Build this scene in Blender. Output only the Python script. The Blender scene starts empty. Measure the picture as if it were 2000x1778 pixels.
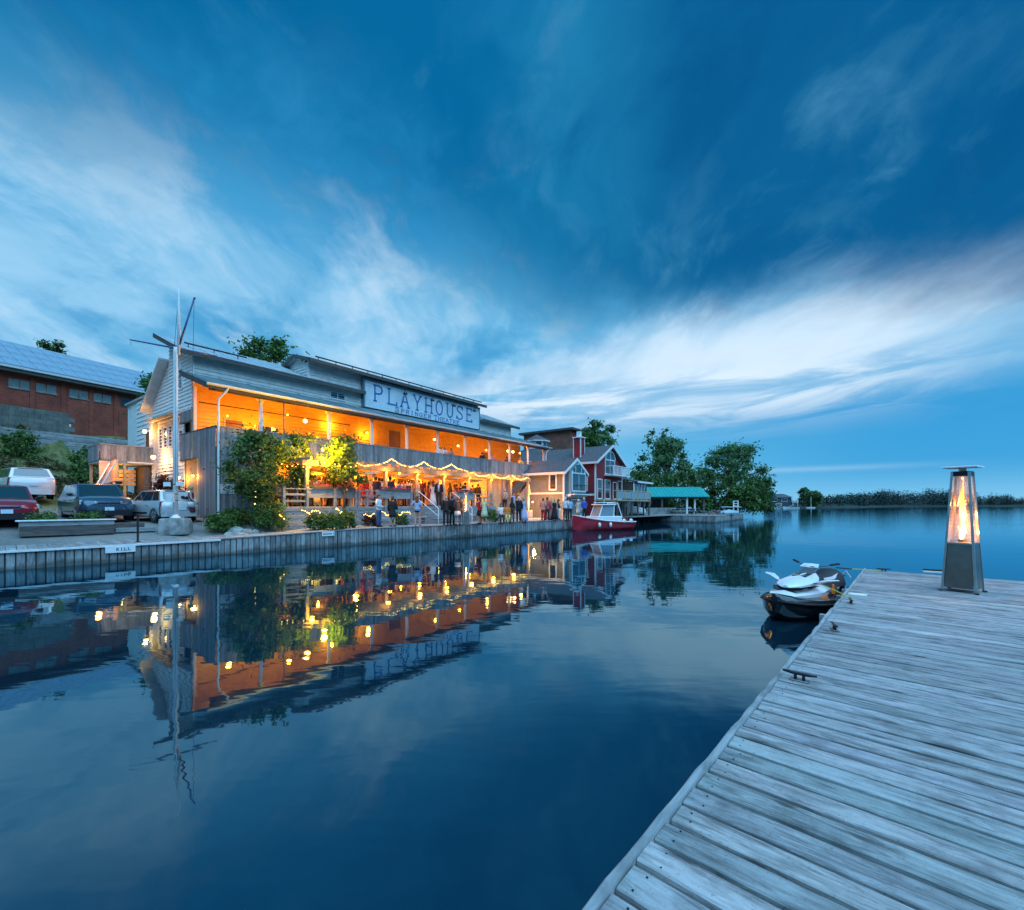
import bpy, bmesh, math, random
import numpy as np
from mathutils import Vector, Matrix
R = math.radians
SC = bpy.context.scene
COL = SC.collection
random.seed(7)

# ------------------------------------------------------------------ camera
F = 880.0 / 2000.0
cam_d = bpy.data.cameras.new('camera')
cam_d.sensor_fit = 'HORIZONTAL'
cam_d.sensor_width = 36.0
cam_d.lens = F * 36.0
cam_d.shift_y = 0.0485
cam_d.clip_start = 0.05
cam_d.clip_end = 9000
cam = bpy.data.objects.new('camera', cam_d)
COL.objects.link(cam)
CAM_H = 2.05
cam.location = (0, 0, CAM_H)
cam.rotation_euler = (R(90), 0, 0)
SC.camera = cam

# ------------------------------------------------------------------ exposure
SC.view_settings.view_transform = 'Standard'
SC.view_settings.look = 'None'
SC.view_settings.gamma = 1.0
SC.view_settings.use_curve_mapping = False
SC.view_settings.exposure = 0.2
SC.cycles.use_denoising = True
SC.cycles.max_bounces = 6
SC.cycles.diffuse_bounces = 3
SC.cycles.glossy_bounces = 4
SC.cycles.transmission_bounces = 6
SC.cycles.transparent_max_bounces = 12
SC.cycles.sample_clamp_indirect = 4.0
SC.cycles.caustics_reflective = False
SC.cycles.caustics_refractive = False

# ------------------------------------------------------------------ world: dusk sky with wind drawn cloud
SUN_EL, SUN_AZ = R(58), R(150)      # soft afterglow from behind the camera
world = bpy.data.worlds.new('World')
SC.world = world
world.use_nodes = True
NT = world.node_tree
for n in list(NT.nodes): NT.nodes.remove(n)

class G:
    """little node-graph writer"""
    def __init__(s, nt): s.nt = nt
    def n(s, t, **k):
        x = s.nt.nodes.new(t)
        for a, b in k.items(): setattr(x, a, b)
        return x
    def put(s, sock, v):
        if hasattr(v, 'is_output') or isinstance(v, bpy.types.NodeSocket): s.nt.links.new(v, sock)
        elif isinstance(v, (tuple, list)) and sock.type == 'RGBA' and len(v) == 3: sock.default_value = (*v, 1)
        else: sock.default_value = v
    def m(s, op, a, b=None, c=None, clamp=False):
        x = s.n('ShaderNodeMath', operation=op); x.use_clamp = clamp
        for i, v in enumerate((a, b, c)):
            if v is not None: s.put(x.inputs[i], v)
        return x.outputs[0]
    def mix(s, f, a, b, bt='MIX'):
        x = s.n('ShaderNodeMix', data_type='RGBA', blend_type=bt); x.clamp_factor = True
        s.put(x.inputs[0], f); s.put(x.inputs[6], a); s.put(x.inputs[7], b)
        return x.outputs[2]
    def sm(s, v, a, b, lo=0.0, hi=1.0):
        x = s.n('ShaderNodeMapRange', interpolation_type='SMOOTHSTEP'); x.clamp = True
        for i, q in enumerate((v, a, b, lo, hi)): s.put(x.inputs[i], q)
        return x.outputs[0]
    def xyz(s, a, b, c):
        x = s.n('ShaderNodeCombineXYZ')
        for i, v in enumerate((a, b, c)): s.put(x.inputs[i], v)
        return x.outputs[0]
    def noise(s, vec, scale, detail=4, rough=.55, dist=0.0, out=0):
        x = s.n('ShaderNodeTexNoise')
        if vec is not None: s.put(x.inputs['Vector'], vec)
        s.put(x.inputs['Scale'], scale); s.put(x.inputs['Detail'], detail); s.put(x.inputs['Roughness'], rough); s.put(x.inputs['Distortion'], dist)
        return x.outputs[out]
    def ramp(s, f, stops, interp='LINEAR'):
        x = s.n('ShaderNodeValToRGB'); x.color_ramp.interpolation = interp
        e = x.color_ramp.elements
        while len(e) < len(stops): e.new(0.5)
        for i, (p, c) in enumerate(stops):
            e[i].position = p; e[i].color = (*c, 1) if len(c) == 3 else c
        s.put(x.inputs[0], f)
        return x.outputs[0]
    def mapping(s, vec, scale=(1, 1, 1), loc=(0, 0, 0), rot=(0, 0, 0)):
        x = s.n('ShaderNodeMapping'); s.put(x.inputs[0], vec)
        s.put(x.inputs[1], loc); s.put(x.inputs[2], rot); s.put(x.inputs[3], scale)
        return x.outputs[0]

def build_world():
    g = G(NT)
    tc = g.n('ShaderNodeTexCoord')
    nv = g.n('ShaderNodeVectorMath', operation='NORMALIZE'); g.put(nv.inputs[0], tc.outputs['Generated'])
    sep = g.n('ShaderNodeSeparateXYZ'); g.put(sep.inputs[0], nv.outputs[0])
    x, y, z = sep.outputs
    zc = g.m('MAXIMUM', z, 0.0)
    hor = g.m('SQRT', g.m('ADD', g.m('MULTIPLY', x, x), g.m('MULTIPLY', y, y)))
    el = g.m('DIVIDE', zc, g.m('MAXIMUM', hor, .05))
    el = g.m('MINIMUM', el, 3.0)
    az = g.m('ARCTAN2', x, y)
    zz = g.m('ADD', zc, .10)
    qx, qy = g.m('DIVIDE', x, zz), g.m('DIVIDE', y, zz)
    # clouds are drawn out along the wind (y) and seen in perspective
    zn = g.m('ADD', zc, .24)
    px_, py_ = g.m('DIVIDE', x, zn), g.m('DIVIDE', y, zn)
    warp = g.noise(g.xyz(px_, py_, 3.1), 1.5, 4, .55)
    warp2 = g.noise(g.xyz(px_, py_, 11.1), 1.2, 4, .55)
    wv = g.m('SUBTRACT', warp, .5); wu = g.m('SUBTRACT', warp2, .5)
    ux, uy = g.m('ADD', px_, g.m('MULTIPLY', wu, .35)), g.m('ADD', py_, g.m('MULTIPLY', wv, .5))
    n1 = g.noise(g.xyz(ux, g.m('MULTIPLY', uy, .62), 0.0), 3.1, 8, .60, 0.0)
    n2 = g.noise(g.xyz(g.m('MULTIPLY', ux, .8), g.m('MULTIPLY', uy, .7), 7.7), 1.8, 7, .56, 0.0)
    n3 = g.noise(g.xyz(ux, g.m('MULTIPLY', uy, .55), 1.7), 5.4, 7, .60, 0.0)
    # sheets near the horizon lie flat
    n4 = g.noise(g.xyz(g.m('MULTIPLY', az, 1.9), g.m('MULTIPLY', g.m('SUBTRACT', el, g.m('MULTIPLY', az, .06)), 12.0), 2.2), 1.9, 7, .60, .5)
    eln = g.m('DIVIDE', el, 1.6)
    base = g.ramp(eln, [(0.0, (.20, .52, .78)), (.05, (.12, .46, .75)), (.11, (.07, .36, .66)), (.19, (.14, .45, .73)),
                        (.30, (.085, .38, .66)), (.46, (.022, .29, .58)), (.70, (.001, .21, .46)), (1.0, (.001, .175, .41))])
    left = g.sm(az, .30, -.50)
    veil = g.m('MULTIPLY', g.m('MULTIPLY', left, g.sm(el, .95, .25)), g.sm(n2, .30, .60))
    col = g.mix(g.m('MULTIPLY', veil, .62), base, (.33, .60, .84))
    # clear deep-blue wedge low on the right
    rb = g.m('MULTIPLY', g.sm(az, .20, .75), g.m('MULTIPLY', g.sm(el, .26, .15), g.sm(el, .0, .08)))
    col = g.mix(g.m('MULTIPLY', rb, .7), col, (.015, .28, .62))
    # the big dark cloud sheet overhead
    b = g.m('SUBTRACT', 1.78, g.m('MULTIPLY', g.m('MAXIMUM', g.m('SUBTRACT', .2, qx), 0.0), .78))
    b = g.m('SUBTRACT', b, g.m('MULTIPLY', g.m('MAXIMUM', g.m('SUBTRACT', qx, .2), 0.0), .20))
    edge = g.m('ADD', g.m('SUBTRACT', b, qy), g.m('ADD', g.m('MULTIPLY', g.m('SUBTRACT', n2, .5), 1.5), g.m('MULTIPLY', g.m('SUBTRACT', n1, .5), 1.1)))
    dark = g.sm(edge, -.46, .34)
    dk = g.mix(g.sm(n2, .40, .68), (.001, .128, .32), (.016, .235, .46))
    right_hi = g.m('MULTIPLY', g.sm(az, -.05, .5), g.sm(n1, .62, .36))
    dk = g.mix(g.m('MULTIPLY', g.sm(az, .0, .45), .85), dk, (.001, .096, .262))
    dk = g.mix(g.m('MULTIPLY', right_hi, .75), dk, (.001, .094, .26))
    dk = g.mix(g.m('MULTIPLY', g.m('MULTIPLY', g.sm(n1, .52, .72), g.sm(n2, .40, .56)), .75), dk, (.055, .245, .44))
    dk = g.mix(g.m('MULTIPLY', g.sm(n1, .45, .30), .6), dk, (.001, .078, .225))
    dk = g.mix(g.m('MULTIPLY', g.m('MULTIPLY', g.sm(n3, .52, .70), g.sm(edge, 1.1, .1)), .35), dk, (.06, .27, .48))
    def bell(v, c, w):
        d = g.m('DIVIDE', g.m('SUBTRACT', v, c), w)
        return g.m('EXPONENT', g.m('MULTIPLY', g.m('MULTIPLY', d, d), -1.0))
    # cloud lit from below, left and middle
    zone = g.m('MULTIPLY', g.m('MULTIPLY', g.sm(el, .92, .48), g.sm(el, .08, .25)), g.sm(az, .30, -.08))
    pf = g.m('MULTIPLY', g.sm(n1, .48, .70), zone)
    gaps = g.m('MULTIPLY', g.sm(n2, .52, .36), g.m('MULTIPLY', g.m('MULTIPLY', g.sm(el, .95, .5), g.sm(el, .16, .36)), g.sm(az, .2, -.2)))
    col = g.mix(g.m('MULTIPLY', gaps, .75), col, (.012, .25, .54))
    mott = g.m('MULTIPLY', g.m('MULTIPLY', g.sm(n1, .54, .38), g.sm(n3, .62, .40)), g.m('MULTIPLY', g.sm(el, .10, .22), g.sm(az, .45, .0)))
    col = g.mix(g.m('MULTIPLY', mott, .70), col, (.035, .29, .58))
    col = g.mix(dark, col, dk)
    col = g.mix(g.m('MULTIPLY', pf, g.m('SUBTRACT', .78, g.m('MULTIPLY', dark, .62))), col, (.56, .75, .91))
    fine = g.m('MULTIPLY', g.m('MULTIPLY', g.sm(n3, .50, .72), g.m('MULTIPLY', g.sm(el, .85, .35), g.sm(el, .16, .26))), g.sm(edge, .35, -.4))
    col = g.mix(g.m('MULTIPLY', fine, .40), col, (.36, .61, .84))
    # bright opening on the right, above the far shore
    e2 = g.m('ADD', g.m('SUBTRACT', el, g.m('MULTIPLY', g.m('SUBTRACT', az, .40), .05)), g.m('MULTIPLY', wu, .06))
    op = g.m('MULTIPLY', bell(e2, .285, .105), bell(az, .46, .40))
    op = g.m('ADD', op, g.m('MULTIPLY', g.m('SUBTRACT', n3, .5), g.m('MULTIPLY', bell(e2, .35, .17), g.m('MULTIPLY', g.sm(az, 1.05, .5), .85))))
    opf = g.m('MULTIPLY', g.sm(op, .05, 1.0), g.sm(az, -.25, .12))
    col = g.mix(g.m('MULTIPLY', opf, .92), col, (.64, .79, .93))
    # flat bright and grey streaks under the opening
    low = bell(el, .222, .05)
    st = g.m('MULTIPLY', g.sm(n4, .42, .60), g.m('MULTIPLY', low, g.m('MULTIPLY', g.sm(az, -.35, .05), g.sm(az, .9, .5))))
    col = g.mix(g.m('MULTIPLY', st, .9), col, (.70, .82, .93))
    sg = g.m('MULTIPLY', g.sm(n4, .54, .34), g.m('MULTIPLY', bell(el, .235, .035), g.sm(az, -.05, .25)))
    col = g.mix(g.m('MULTIPLY', sg, .8), col, (.16, .43, .70))
    # one thin pale streak low over the far shore, right
    st2 = g.m('MULTIPLY', bell(el, .066, .005), g.m('MULTIPLY', g.sm(az, .42, .52), g.sm(az, .85, .58)))
    col = g.mix(g.m('MULTIPLY', st2, .22), col, (.60, .76, .90))
    # a little of the clear-sky model under it all
    sky = g.n('ShaderNodeTexSky', sky_type='NISHITA'); sky.sun_disc = False
    sky.sun_elevation = SUN_EL; sky.sun_rotation = SUN_AZ; sky.air_density = 1.2; sky.ozone_density = 4.0
    ten = g.mix(1.0, col, (10., 10., 10.), 'MULTIPLY')
    fin = g.mix(.008, ten, sky.outputs[0])
    bg = g.n('ShaderNodeBackground'); g.put(bg.inputs[0], fin); bg.inputs[1].default_value = .098
    out = g.n('ShaderNodeOutputWorld'); g.put(out.inputs[0], bg.outputs[0])
build_world()

# ------------------------------------------------------------------ soft overcast key
sun_d = bpy.data.lights.new('sun', 'SUN'); sun_d.energy = 4.2; sun_d.angle = R(90); sun_d.color = (.35, .68, 1.0)
sun = bpy.data.objects.new('sun', sun_d); COL.objects.link(sun)
_sd = Vector((math.sin(SUN_AZ) * math.cos(SUN_EL), math.cos(SUN_AZ) * math.cos(SUN_EL), math.sin(SUN_EL)))
sun.rotation_euler = _sd.to_track_quat('Z', 'Y').to_euler()

# ------------------------------------------------------------------ mesh writer
class MB:
    def __init__(s): s.v = []; s.f = []
    def add(s, vs, fs):
        o = len(s.v); s.v += [tuple(p) for p in vs]; s.f += [tuple(i + o for i in f) for f in fs]; return s
    def box(s, x0, x1, y0, y1, z0, z1):
        return s.add([(x0,y0,z0),(x1,y0,z0),(x1,y1,z0),(x0,y1,z0),(x0,y0,z1),(x1,y0,z1),(x1,y1,z1),(x0,y1,z1)],
                     [(3,2,1,0),(4,5,6,7),(0,1,5,4),(1,2,6,5),(2,3,7,6),(3,0,4,7)])
    def cbox(s, c, d, rz=0.0):
        x, y, z = d[0]/2, d[1]/2, d[2]/2; ca, sa = math.cos(rz), math.sin(rz); vs = []
        for dz in (-z, z):
            for dx, dy in ((-x,-y),(x,-y),(x,y),(-x,y)):
                vs.append((c[0]+dx*ca-dy*sa, c[1]+dx*sa+dy*ca, c[2]+dz))
        return s.add(vs, [(3,2,1,0),(4,5,6,7),(0,1,5,4),(1,2,6,5),(2,3,7,6),(3,0,4,7)])
    def bbox(s, x0, x1, y0, y1, z0, z1, b=.01):
        """box with chamfered upper edges"""
        vs = [(x0,y0,z0),(x1,y0,z0),(x1,y1,z0),(x0,y1,z0),(x0,y0,z1-b),(x1,y0,z1-b),(x1,y1,z1-b),(x0,y1,z1-b),
              (x0+b,y0+b,z1),(x1-b,y0+b,z1),(x1-b,y1-b,z1),(x0+b,y1-b,z1)]
        fs = [(3,2,1,0)]
        for a in (0, 4):
            for i in range(4): fs.append((a+i, a+(i+1)%4, a+4+(i+1)%4, a+4+i))
        fs.append((8,9,10,11)); return s.add(vs, fs)
    def prism(s, poly, axis, a, b):
        """polygon (2D) pushed along an axis from a to b; 2D order: x->(y,z), y->(x,z), z->(x,y)"""
        n = len(poly)
        def P(p, q):
            return {'x': (q, p[0], p[1]), 'y': (p[0], q, p[1]), 'z': (p[0], p[1], q)}[axis]
        vs = [P(p, a) for p in poly] + [P(p, b) for p in poly]
        fs = [tuple(range(n))[::-1], tuple(range(n, 2*n))] + [(i, (i+1)%n, n+(i+1)%n, n+i) for i in range(n)]
        return s.add(vs, fs)
    def loft(s, rings, cap=True, closed=True):
        n = len(rings[0]); vs = [p for r in rings for p in r]; fs = []
        for k in range(len(rings)-1):
            for i in range(n if closed else n-1):
                j = (i+1) % n
                fs.append((k*n+i, k*n+j, (k+1)*n+j, (k+1)*n+i))
        if cap and closed:
            fs.append(tuple(range(n))[::-1]); fs.append(tuple((len(rings)-1)*n+i for i in range(n)))
        return s.add(vs, fs)
    def tube(s, pts, rad, n=8, cap=True):
        pts = [Vector(p) for p in pts]
        if not isinstance(rad, (list, tuple)): rad = [rad]*len(pts)
        rings = []; u = None
        for i, p in enumerate(pts):
            d = (pts[min(i+1, len(pts)-1)] - pts[max(i-1, 0)])
            d = d.normalized() if d.length > 1e-9 else Vector((0,0,1))
            if u is None:
                u = d.cross(Vector((0,0,1)))
                if u.length < 1e-3: u = d.cross(Vector((0,1,0)))
            u = (u - d*u.dot(d)); u.normalize(); w = d.cross(u)
            rings.append([p + (u*math.cos(6.28318*k/n) + w*math.sin(6.28318*k/n))*rad[i] for k in range(n)])
        return s.loft(rings, cap)
    def cyl(s, x, y, z0, z1, r, r1=None, n=16):
        r1 = r if r1 is None else r1
        return s.loft([[(x+r*math.cos(6.28318*k/n), y+r*math.sin(6.28318*k/n), z0) for k in range(n)],
                       [(x+r1*math.cos(6.28318*k/n), y+r1*math.sin(6.28318*k/n), z1) for k in range(n)]])
    def lathe(s, prof, n=16, c=(0,0,0), axis='z'):
        rings = []
        for r, h in prof:
            ring = []
            for k in range(n):
                a = 6.28318*k/n; p = (r*math.cos(a), r*math.sin(a), h)
                if axis == 'y': p = (p[0], p[2], p[1])
                if axis == 'x': p = (p[2], p[0], p[1])
                ring.append((c[0]+p[0], c[1]+p[1], c[2]+p[2]))
            rings.append(ring)
        return s.loft(rings)
    def ball(s, c, r, n=10, m=6):
        if not isinstance(r, (list, tuple)): r = (r, r, r)
        prof = []
        rings = []
        for j in range(m+1):
            t = math.pi*j/m - math.pi/2; rr, h = max(math.cos(t), .02), math.sin(t)
            rings.append([(c[0]+r[0]*rr*math.cos(6.28318*k/n), c[1]+r[1]*rr*math.sin(6.28318*k/n), c[2]+r[2]*h) for k in range(n)])
        return s.loft(rings)
    def quad(s, a, b, c, d): return s.add([a,b,c,d], [(0,1,2,3)])
    def slab(s, pts, th):
        """planar polygon given thickness along its normal, downwards"""
        p = [Vector(q) for q in pts]; nrm = Vector((0,0,0))
        for i in range(len(p)): nrm += p[i].cross(p[(i+1) % len(p)])
        nrm.normalize(); n = len(p)
        return s.add([tuple(q) for q in p] + [tuple(q - nrm*th) for q in p],
                     [tuple(range(n)), tuple(range(n, 2*n))[::-1]] + [(i, n+i, n+(i+1)%n, (i+1)%n) for i in range(n)])
    def mesh(s, name, fix=True, smooth=False):
        me = bpy.data.meshes.new(name); me.from_pydata(s.v, [], s.f)
        if fix:
            bm = bmesh.new(); bm.from_mesh(me); bmesh.ops.recalc_face_normals(bm, faces=bm.faces); bm.to_mesh(me); bm.free()
        if smooth: me.shade_smooth()
        me.update(); return me
    def build(s, name, mat=None, parent=None, smooth=False, loc=None, rz=None, fix=True, angle=None):
        me = s.mesh(name, fix, smooth)
        if angle is not None:
            me.shade_smooth()
            try: me.set_sharp_from_angle(angle=R(angle))
            except Exception: pass
        return obj(name, me, mat, parent, loc, rz)

def obj(name, me, mat=None, parent=None, loc=None, rz=None):
    o = bpy.data.objects.new(name, me); COL.objects.link(o)
    if mat is not None:
        if len(me.materials) == 0: me.materials.append(mat)
    if parent is not None: o.parent = parent
    if loc is not None: o.location = loc
    if rz is not None: o.rotation_euler = (0, 0, rz)
    return o
def tag(o, label=None, cat=None, group=None, kind=None):
    if label: o['label'] = label
    if cat: o['category'] = cat
    if group: o['group'] = group
    if kind: o['kind'] = kind
    return o
def thing(name, label, cat, loc=(0,0,0), rz=0.0, group=None):
    o = bpy.data.objects.new(name, None); COL.objects.link(o); o.location = loc; o.rotation_euler = (0,0,rz)
    o.empty_display_size = .2
    return tag(o, label, cat, group)
KIDS = {}
def copy_tree(o, parent=None):
    c = o.copy(); COL.objects.link(c); c.parent = parent
    for ch in [k for k in bpy.data.objects if k.parent == o]: copy_tree(ch, c)
    return c
def piece(proto, loc, rz=None, parent=None, scale=None):
    c = proto.copy(); COL.objects.link(c); c.location = loc
    if rz is not None: c.rotation_euler = (0, 0, rz)
    if scale is not None: c.scale = scale
    if parent is not None: c.parent = parent
    return c
def lamp(name, loc, energy, color=(1.0, .40, .05), r=.06, parent=None):
    d = bpy.data.lights.new(name, 'POINT'); d.energy = energy; d.color = color; d.shadow_soft_size = r
    o = bpy.data.objects.new(name, d); COL.objects.link(o); o.location = loc
    if parent is not None: o.parent = parent
    return o

# ------------------------------------------------------------------ materials
def pbr(name):
    m = bpy.data.materials.new(name); m.use_nodes = True
    nt = m.node_tree; b = nt.nodes['Principled BSDF']
    return m, G(nt), b
def mat(name, col, rough=.6, var=.18, scale=6.0, metal=0.0, bump=0.0, bscale=30.0, obj_rand=0.0, spec=None, stretch=(1,1,1), coat=0.0):
    """plain surface: colour with uneven wear and fine relief"""
    m, g, b = pbr(name)
    tc = g.n('ShaderNodeTexCoord').outputs['Object']
    v = g.mapping(tc, stretch)
    c = col
    if var > 0:
        n = g.noise(v, scale, 5, .6)
        lo = tuple(max(0, k*(1-var)) for k in col); hi = tuple(min(1, k*(1+var)) for k in col)
        c = g.mix(g.sm(n, .3, .7), lo, hi)
    if obj_rand > 0:
        oi = g.n('ShaderNodeObjectInfo').outputs['Random']
        c = g.mix(1.0, c, g.ramp(oi, [(0, (1-obj_rand,)*3), (1, (1+obj_rand,)*3)]), 'MULTIPLY')
    g.put(b.inputs['Base Color'], c if not isinstance(c, tuple) else (*c, 1))
    b.inputs['Roughness'].default_value = rough; b.inputs['Metallic'].default_value = metal
    if spec is not None: b.inputs['Specular IOR Level'].default_value = spec
    if coat: b.inputs['Coat Weight'].default_value = coat; b.inputs['Coat Roughness'].default_value = .06
    if bump > 0:
        bn = g.n('ShaderNodeBump'); bn.inputs['Strength'].default_value = bump; bn.inputs['Distance'].default_value = .02
        g.put(bn.inputs['Height'], g.noise(v, bscale, 4, .6)); g.put(b.inputs['Normal'], bn.outputs[0])
    return m
def glow(name, col, strength):
    m, g, b = pbr(name)
    b.inputs['Base Color'].default_value = (*col, 1); b.inputs['Emission Color'].default_value = (*col, 1); b.inputs['Emission Strength'].default_value = strength
    return m
def wood(name, dark, light, along='x', grain=1.0, rough=.75, knots=False, rand=.22, bump=.25, tide=.0, green=0.0):
    """weathered timber; each plank gets its own tone and its own bit of grain"""
    m, g, b = pbr(name)
    tc = g.n('ShaderNodeTexCoord').outputs['Object']
    oi = g.n('ShaderNodeObjectInfo').outputs['Random']
    off = g.xyz(g.m('MULTIPLY', oi, 37.0), g.m('MULTIPLY', oi, 91.0), g.m('MULTIPLY', oi, 53.0))
    va = g.n('ShaderNodeVectorMath', operation='ADD'); g.put(va.inputs[0], tc); g.put(va.inputs[1], off)
    st = {'x': (2.6, 20, 20), 'y': (20, 2.6, 20), 'z': (20, 20, 2.6)}[along]
    st = tuple(k*grain for k in st)
    v = g.mapping(va.outputs[0], st)
    n = g.noise(v, 1.6, 8, .68, .8)
    v2 = g.mapping(va.outputs[0], tuple(k*.30 for k in st)); patch = g.noise(v2, 1.4, 6, .62, .4)
    big = g.noise(va.outputs[0], 2.3, 5, .62)
    c = g.mix(g.sm(n, .30, .72), dark, light)
    c = g.mix(g.m('MULTIPLY', g.sm(patch, .40, .66), .50), c, tuple(min(1, k*1.22) for k in light))
    c = g.mix(g.m('MULTIPLY', g.sm(big, .50, .74), .60), c, tuple(k*.50 for k in dark))
    if green: c = g.mix(g.m('MULTIPLY', g.sm(g.noise(va.outputs[0], 1.4, 5, .65), .48, .7), green), c, (.10, .14, .11))
    if knots:
        # dark knots and split marks drawn out with the grain
        for (a_, b__, thr, wide) in ((1.3, 4.6, .62, .13), (2.6, 9.0, .55, .10)):
            vo = g.n('ShaderNodeTexVoronoi'); g.put(vo.inputs['Vector'], g.mapping(va.outputs[0], {'x': (a_, b__, 1)}.get(along, (b__, a_, 1)))); vo.inputs['Scale'].default_value = 1.0
            sp = g.n('ShaderNodeSeparateColor'); g.put(sp.inputs[0], vo.outputs['Color'])
            pick = g.m('GREATER_THAN', sp.outputs[0], thr)
            dd = g.m('ADD', vo.outputs['Distance'], g.m('MULTIPLY', g.m('SUBTRACT', n, .5), .22))
            c = g.mix(g.m('MULTIPLY', g.m('MULTIPLY', g.sm(dd, wide*2.2, wide*.5), pick), .78), c, tuple(k*.20 for k in dark))
    if knots:
        sp2 = g.noise(va.outputs[0], 60.0, 4, .7)
        c = g.mix(g.m('MULTIPLY', g.sm(sp2, .56, .72), .5), c, tuple(k*.5 for k in dark))
        c = g.mix(1.0, c, g.ramp(g.m('FRACT', g.m('MULTIPLY', oi, 7.31)), [(0, (.80, .90, .90)), (.3, (1.06, 1.0, 1.04)), (.6, (.90, .98, .98)), (.8, (1.0, .96, 1.03)), (1, (1.2, 1.17, 1.15))]), 'MULTIPLY')
    c = g.mix(1.0, c, g.ramp(oi, [(0, (1-rand, 1-rand, 1-rand)), (.5, (1.0, 1.0, .99)), (1, (1+rand, 1+rand, 1+rand))]), 'MULTIPLY')
    if tide:   # slime and stain up to the high water line
        ps = g.n('ShaderNodeNewGeometry').outputs['Position']; sp = g.n('ShaderNodeSeparateXYZ'); g.put(sp.inputs[0], ps)
        h = g.m('ADD', sp.outputs[2], g.m('MULTIPLY', g.m('SUBTRACT', g.noise(ps, 1.1, 5, .65), .5), -.55))
        c = g.mix(g.m('MULTIPLY', g.sm(h, tide+.10, tide-.06), .72), c, (.035, .04, .032))
        c = g.mix(g.m('MULTIPLY', g.m('MULTIPLY', g.sm(h, tide+.34, tide+.12), g.sm(g.noise(g.mapping(ps, (3, 3, .6)), 1.0, 5, .65), .45, .65)), .5), c, (.10, .055, .035))
    g.put(b.inputs['Base Color'], c); b.inputs['Roughness'].default_value = rough
    bn = g.n('ShaderNodeBump'); bn.inputs['Strength'].default_value = bump; bn.inputs['Distance'].default_value = .012
    g.put(bn.inputs['Height'], n); g.put(b.inputs['Normal'], bn.outputs[0])
    return m
def leafmat(name, a, b_, c, trans=.35, rough=.55):
    m, g, b = pbr(name)
    geo = g.n('ShaderNodeNewGeometry')
    col = g.ramp(geo.outputs['Random Per Island'], [(0, a), (.5, b_), (1, c)])
    big = g.noise(g.n('ShaderNodeTexCoord').outputs['Object'], .9, 3, .5)
    col = g.mix(1.0, col, g.ramp(big, [(.3, (.6, .62, .6)), (.7, (1.3, 1.25, 1.2))]), 'MULTIPLY')
    g.put(b.inputs['Base Color'], col); b.inputs['Roughness'].default_value = rough
    tr = g.n('ShaderNodeBsdfTranslucent'); g.put(tr.inputs[0], col)
    mx = g.n('ShaderNodeMixShader'); mx.inputs[0].default_value = trans
    g.put(mx.inputs[1], b.outputs[0]); g.put(mx.inputs[2], tr.outputs[0])
    g.put(g.nt.nodes['Material Output'].inputs[0], mx.outputs[0])
    return m
def glassmat(name, tint=(.02, .03, .04), rough=.05):
    m, g, b = pbr(name)
    b.inputs['Base Color'].default_value = (*tint, 1); b.inputs['Roughness'].default_value = rough
    b.inputs['IOR'].default_value = 1.9; b.inputs['Specular IOR Level'].default_value = .8
    return m

M = {}
M['white'] = mat('white_paint', (.78, .80, .80), .5, .06, 5)
M['cream'] = mat('cream_siding', (.80, .81, .79), .55, .08, 3)
M['trim'] = mat('painted_trim', (.72, .75, .76), .5, .1, 9)
M['darkmetal'] = mat('dark_metal', (.03, .032, .038), .4, .2, 9, .6)
M['black'] = mat('black_plastic', (.014, .014, .017), .35, .15, 9)
M['rubber'] = mat('rubber', (.018, .018, .02), .8, .2, 14)
M['steel'] = mat('brushed_steel', (.25, .235, .23), .42, .12, 4, 1.0, .05, 120, stretch=(1,1,.05))
M['roofmetal'] = mat('roof_metal', (.46, .52, .54), .42, .14, 1.4, .25, .05, 8)
M['glass'] = glassmat('window_glass')
M['concrete'] = mat('concrete', (.25, .25, .235), .85, .28, 2.2, 0, .3, 22)
M['stone'] = mat('rough_stone', (.30, .30, .29), .9, .4, 3.4, 0, .6, 9, .2)
M['asphalt'] = mat('asphalt', (.13, .135, .13), .9, .28, .8, 0, .4, 60)
M['gravel'] = mat('gravel_soil', (.17, .165, .145), .95, .4, 1.2, 0, .6, 40)
M['dockwood'] = wood('dock_wood', (.13, .125, .125), (.43, .42, .415), 'y', 1.0, .74, True, .15, .6, 0, .25)
M['greywood'] = wood('grey_boards', (.11, .12, .13), (.27, .285, .30), 'z', .6, .8, False, .28, .3)
M['seawood'] = wood('sea_wall_boards', (.10, .12, .13), (.34, .37, .38), 'z', .5, .8, False, .28, .3, .12)
M['deckwood'] = wood('boardwalk_boards', (.13, .135, .14), (.33, .335, .34), 'y', .6, .8, False, .2, .3)
M['railwood'] = wood('rail_wood', (.15, .165, .17), (.34, .36, .37), 'x', .6, .75, False, .18, .3)
M['tanwood'] = wood('tan_timber', (.34, .23, .12), (.58, .42, .24), 'z', .5, .6, False, .12, .2)
M['pinewood'] = wood('pine_ceiling', (.46, .30, .13), (.64, .45, .22), 'x', .5, .55, False, .1, .15)
M['darkwood'] = wood('dark_timber', (.05, .045, .045), (.12, .11, .105), 'x', .5, .8, False, .2, .3)
M['bark'] = wood('bark', (.05, .042, .035), (.13, .11, .09), 'z', .5, .9, False, .15, .6)
M['leaf_mid'] = leafmat('leaf_mid', (.035, .09, .018), (.075, .165, .03), (.14, .25, .05))
M['leaf_dark'] = leafmat('leaf_dark', (.034, .08, .022), (.066, .145, .034), (.12, .22, .055))
M['leaf_light'] = leafmat('leaf_light', (.04, .10, .018), (.08, .17, .03), (.15, .25, .05))
M['leaf_teal'] = leafmat('leaf_teal', (.055, .135, .05), (.10, .22, .085), (.17, .31, .13))
M['leaf_red'] = leafmat('leaf_red', (.035, .010, .012), (.075, .022, .022), (.12, .05, .03))
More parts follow.
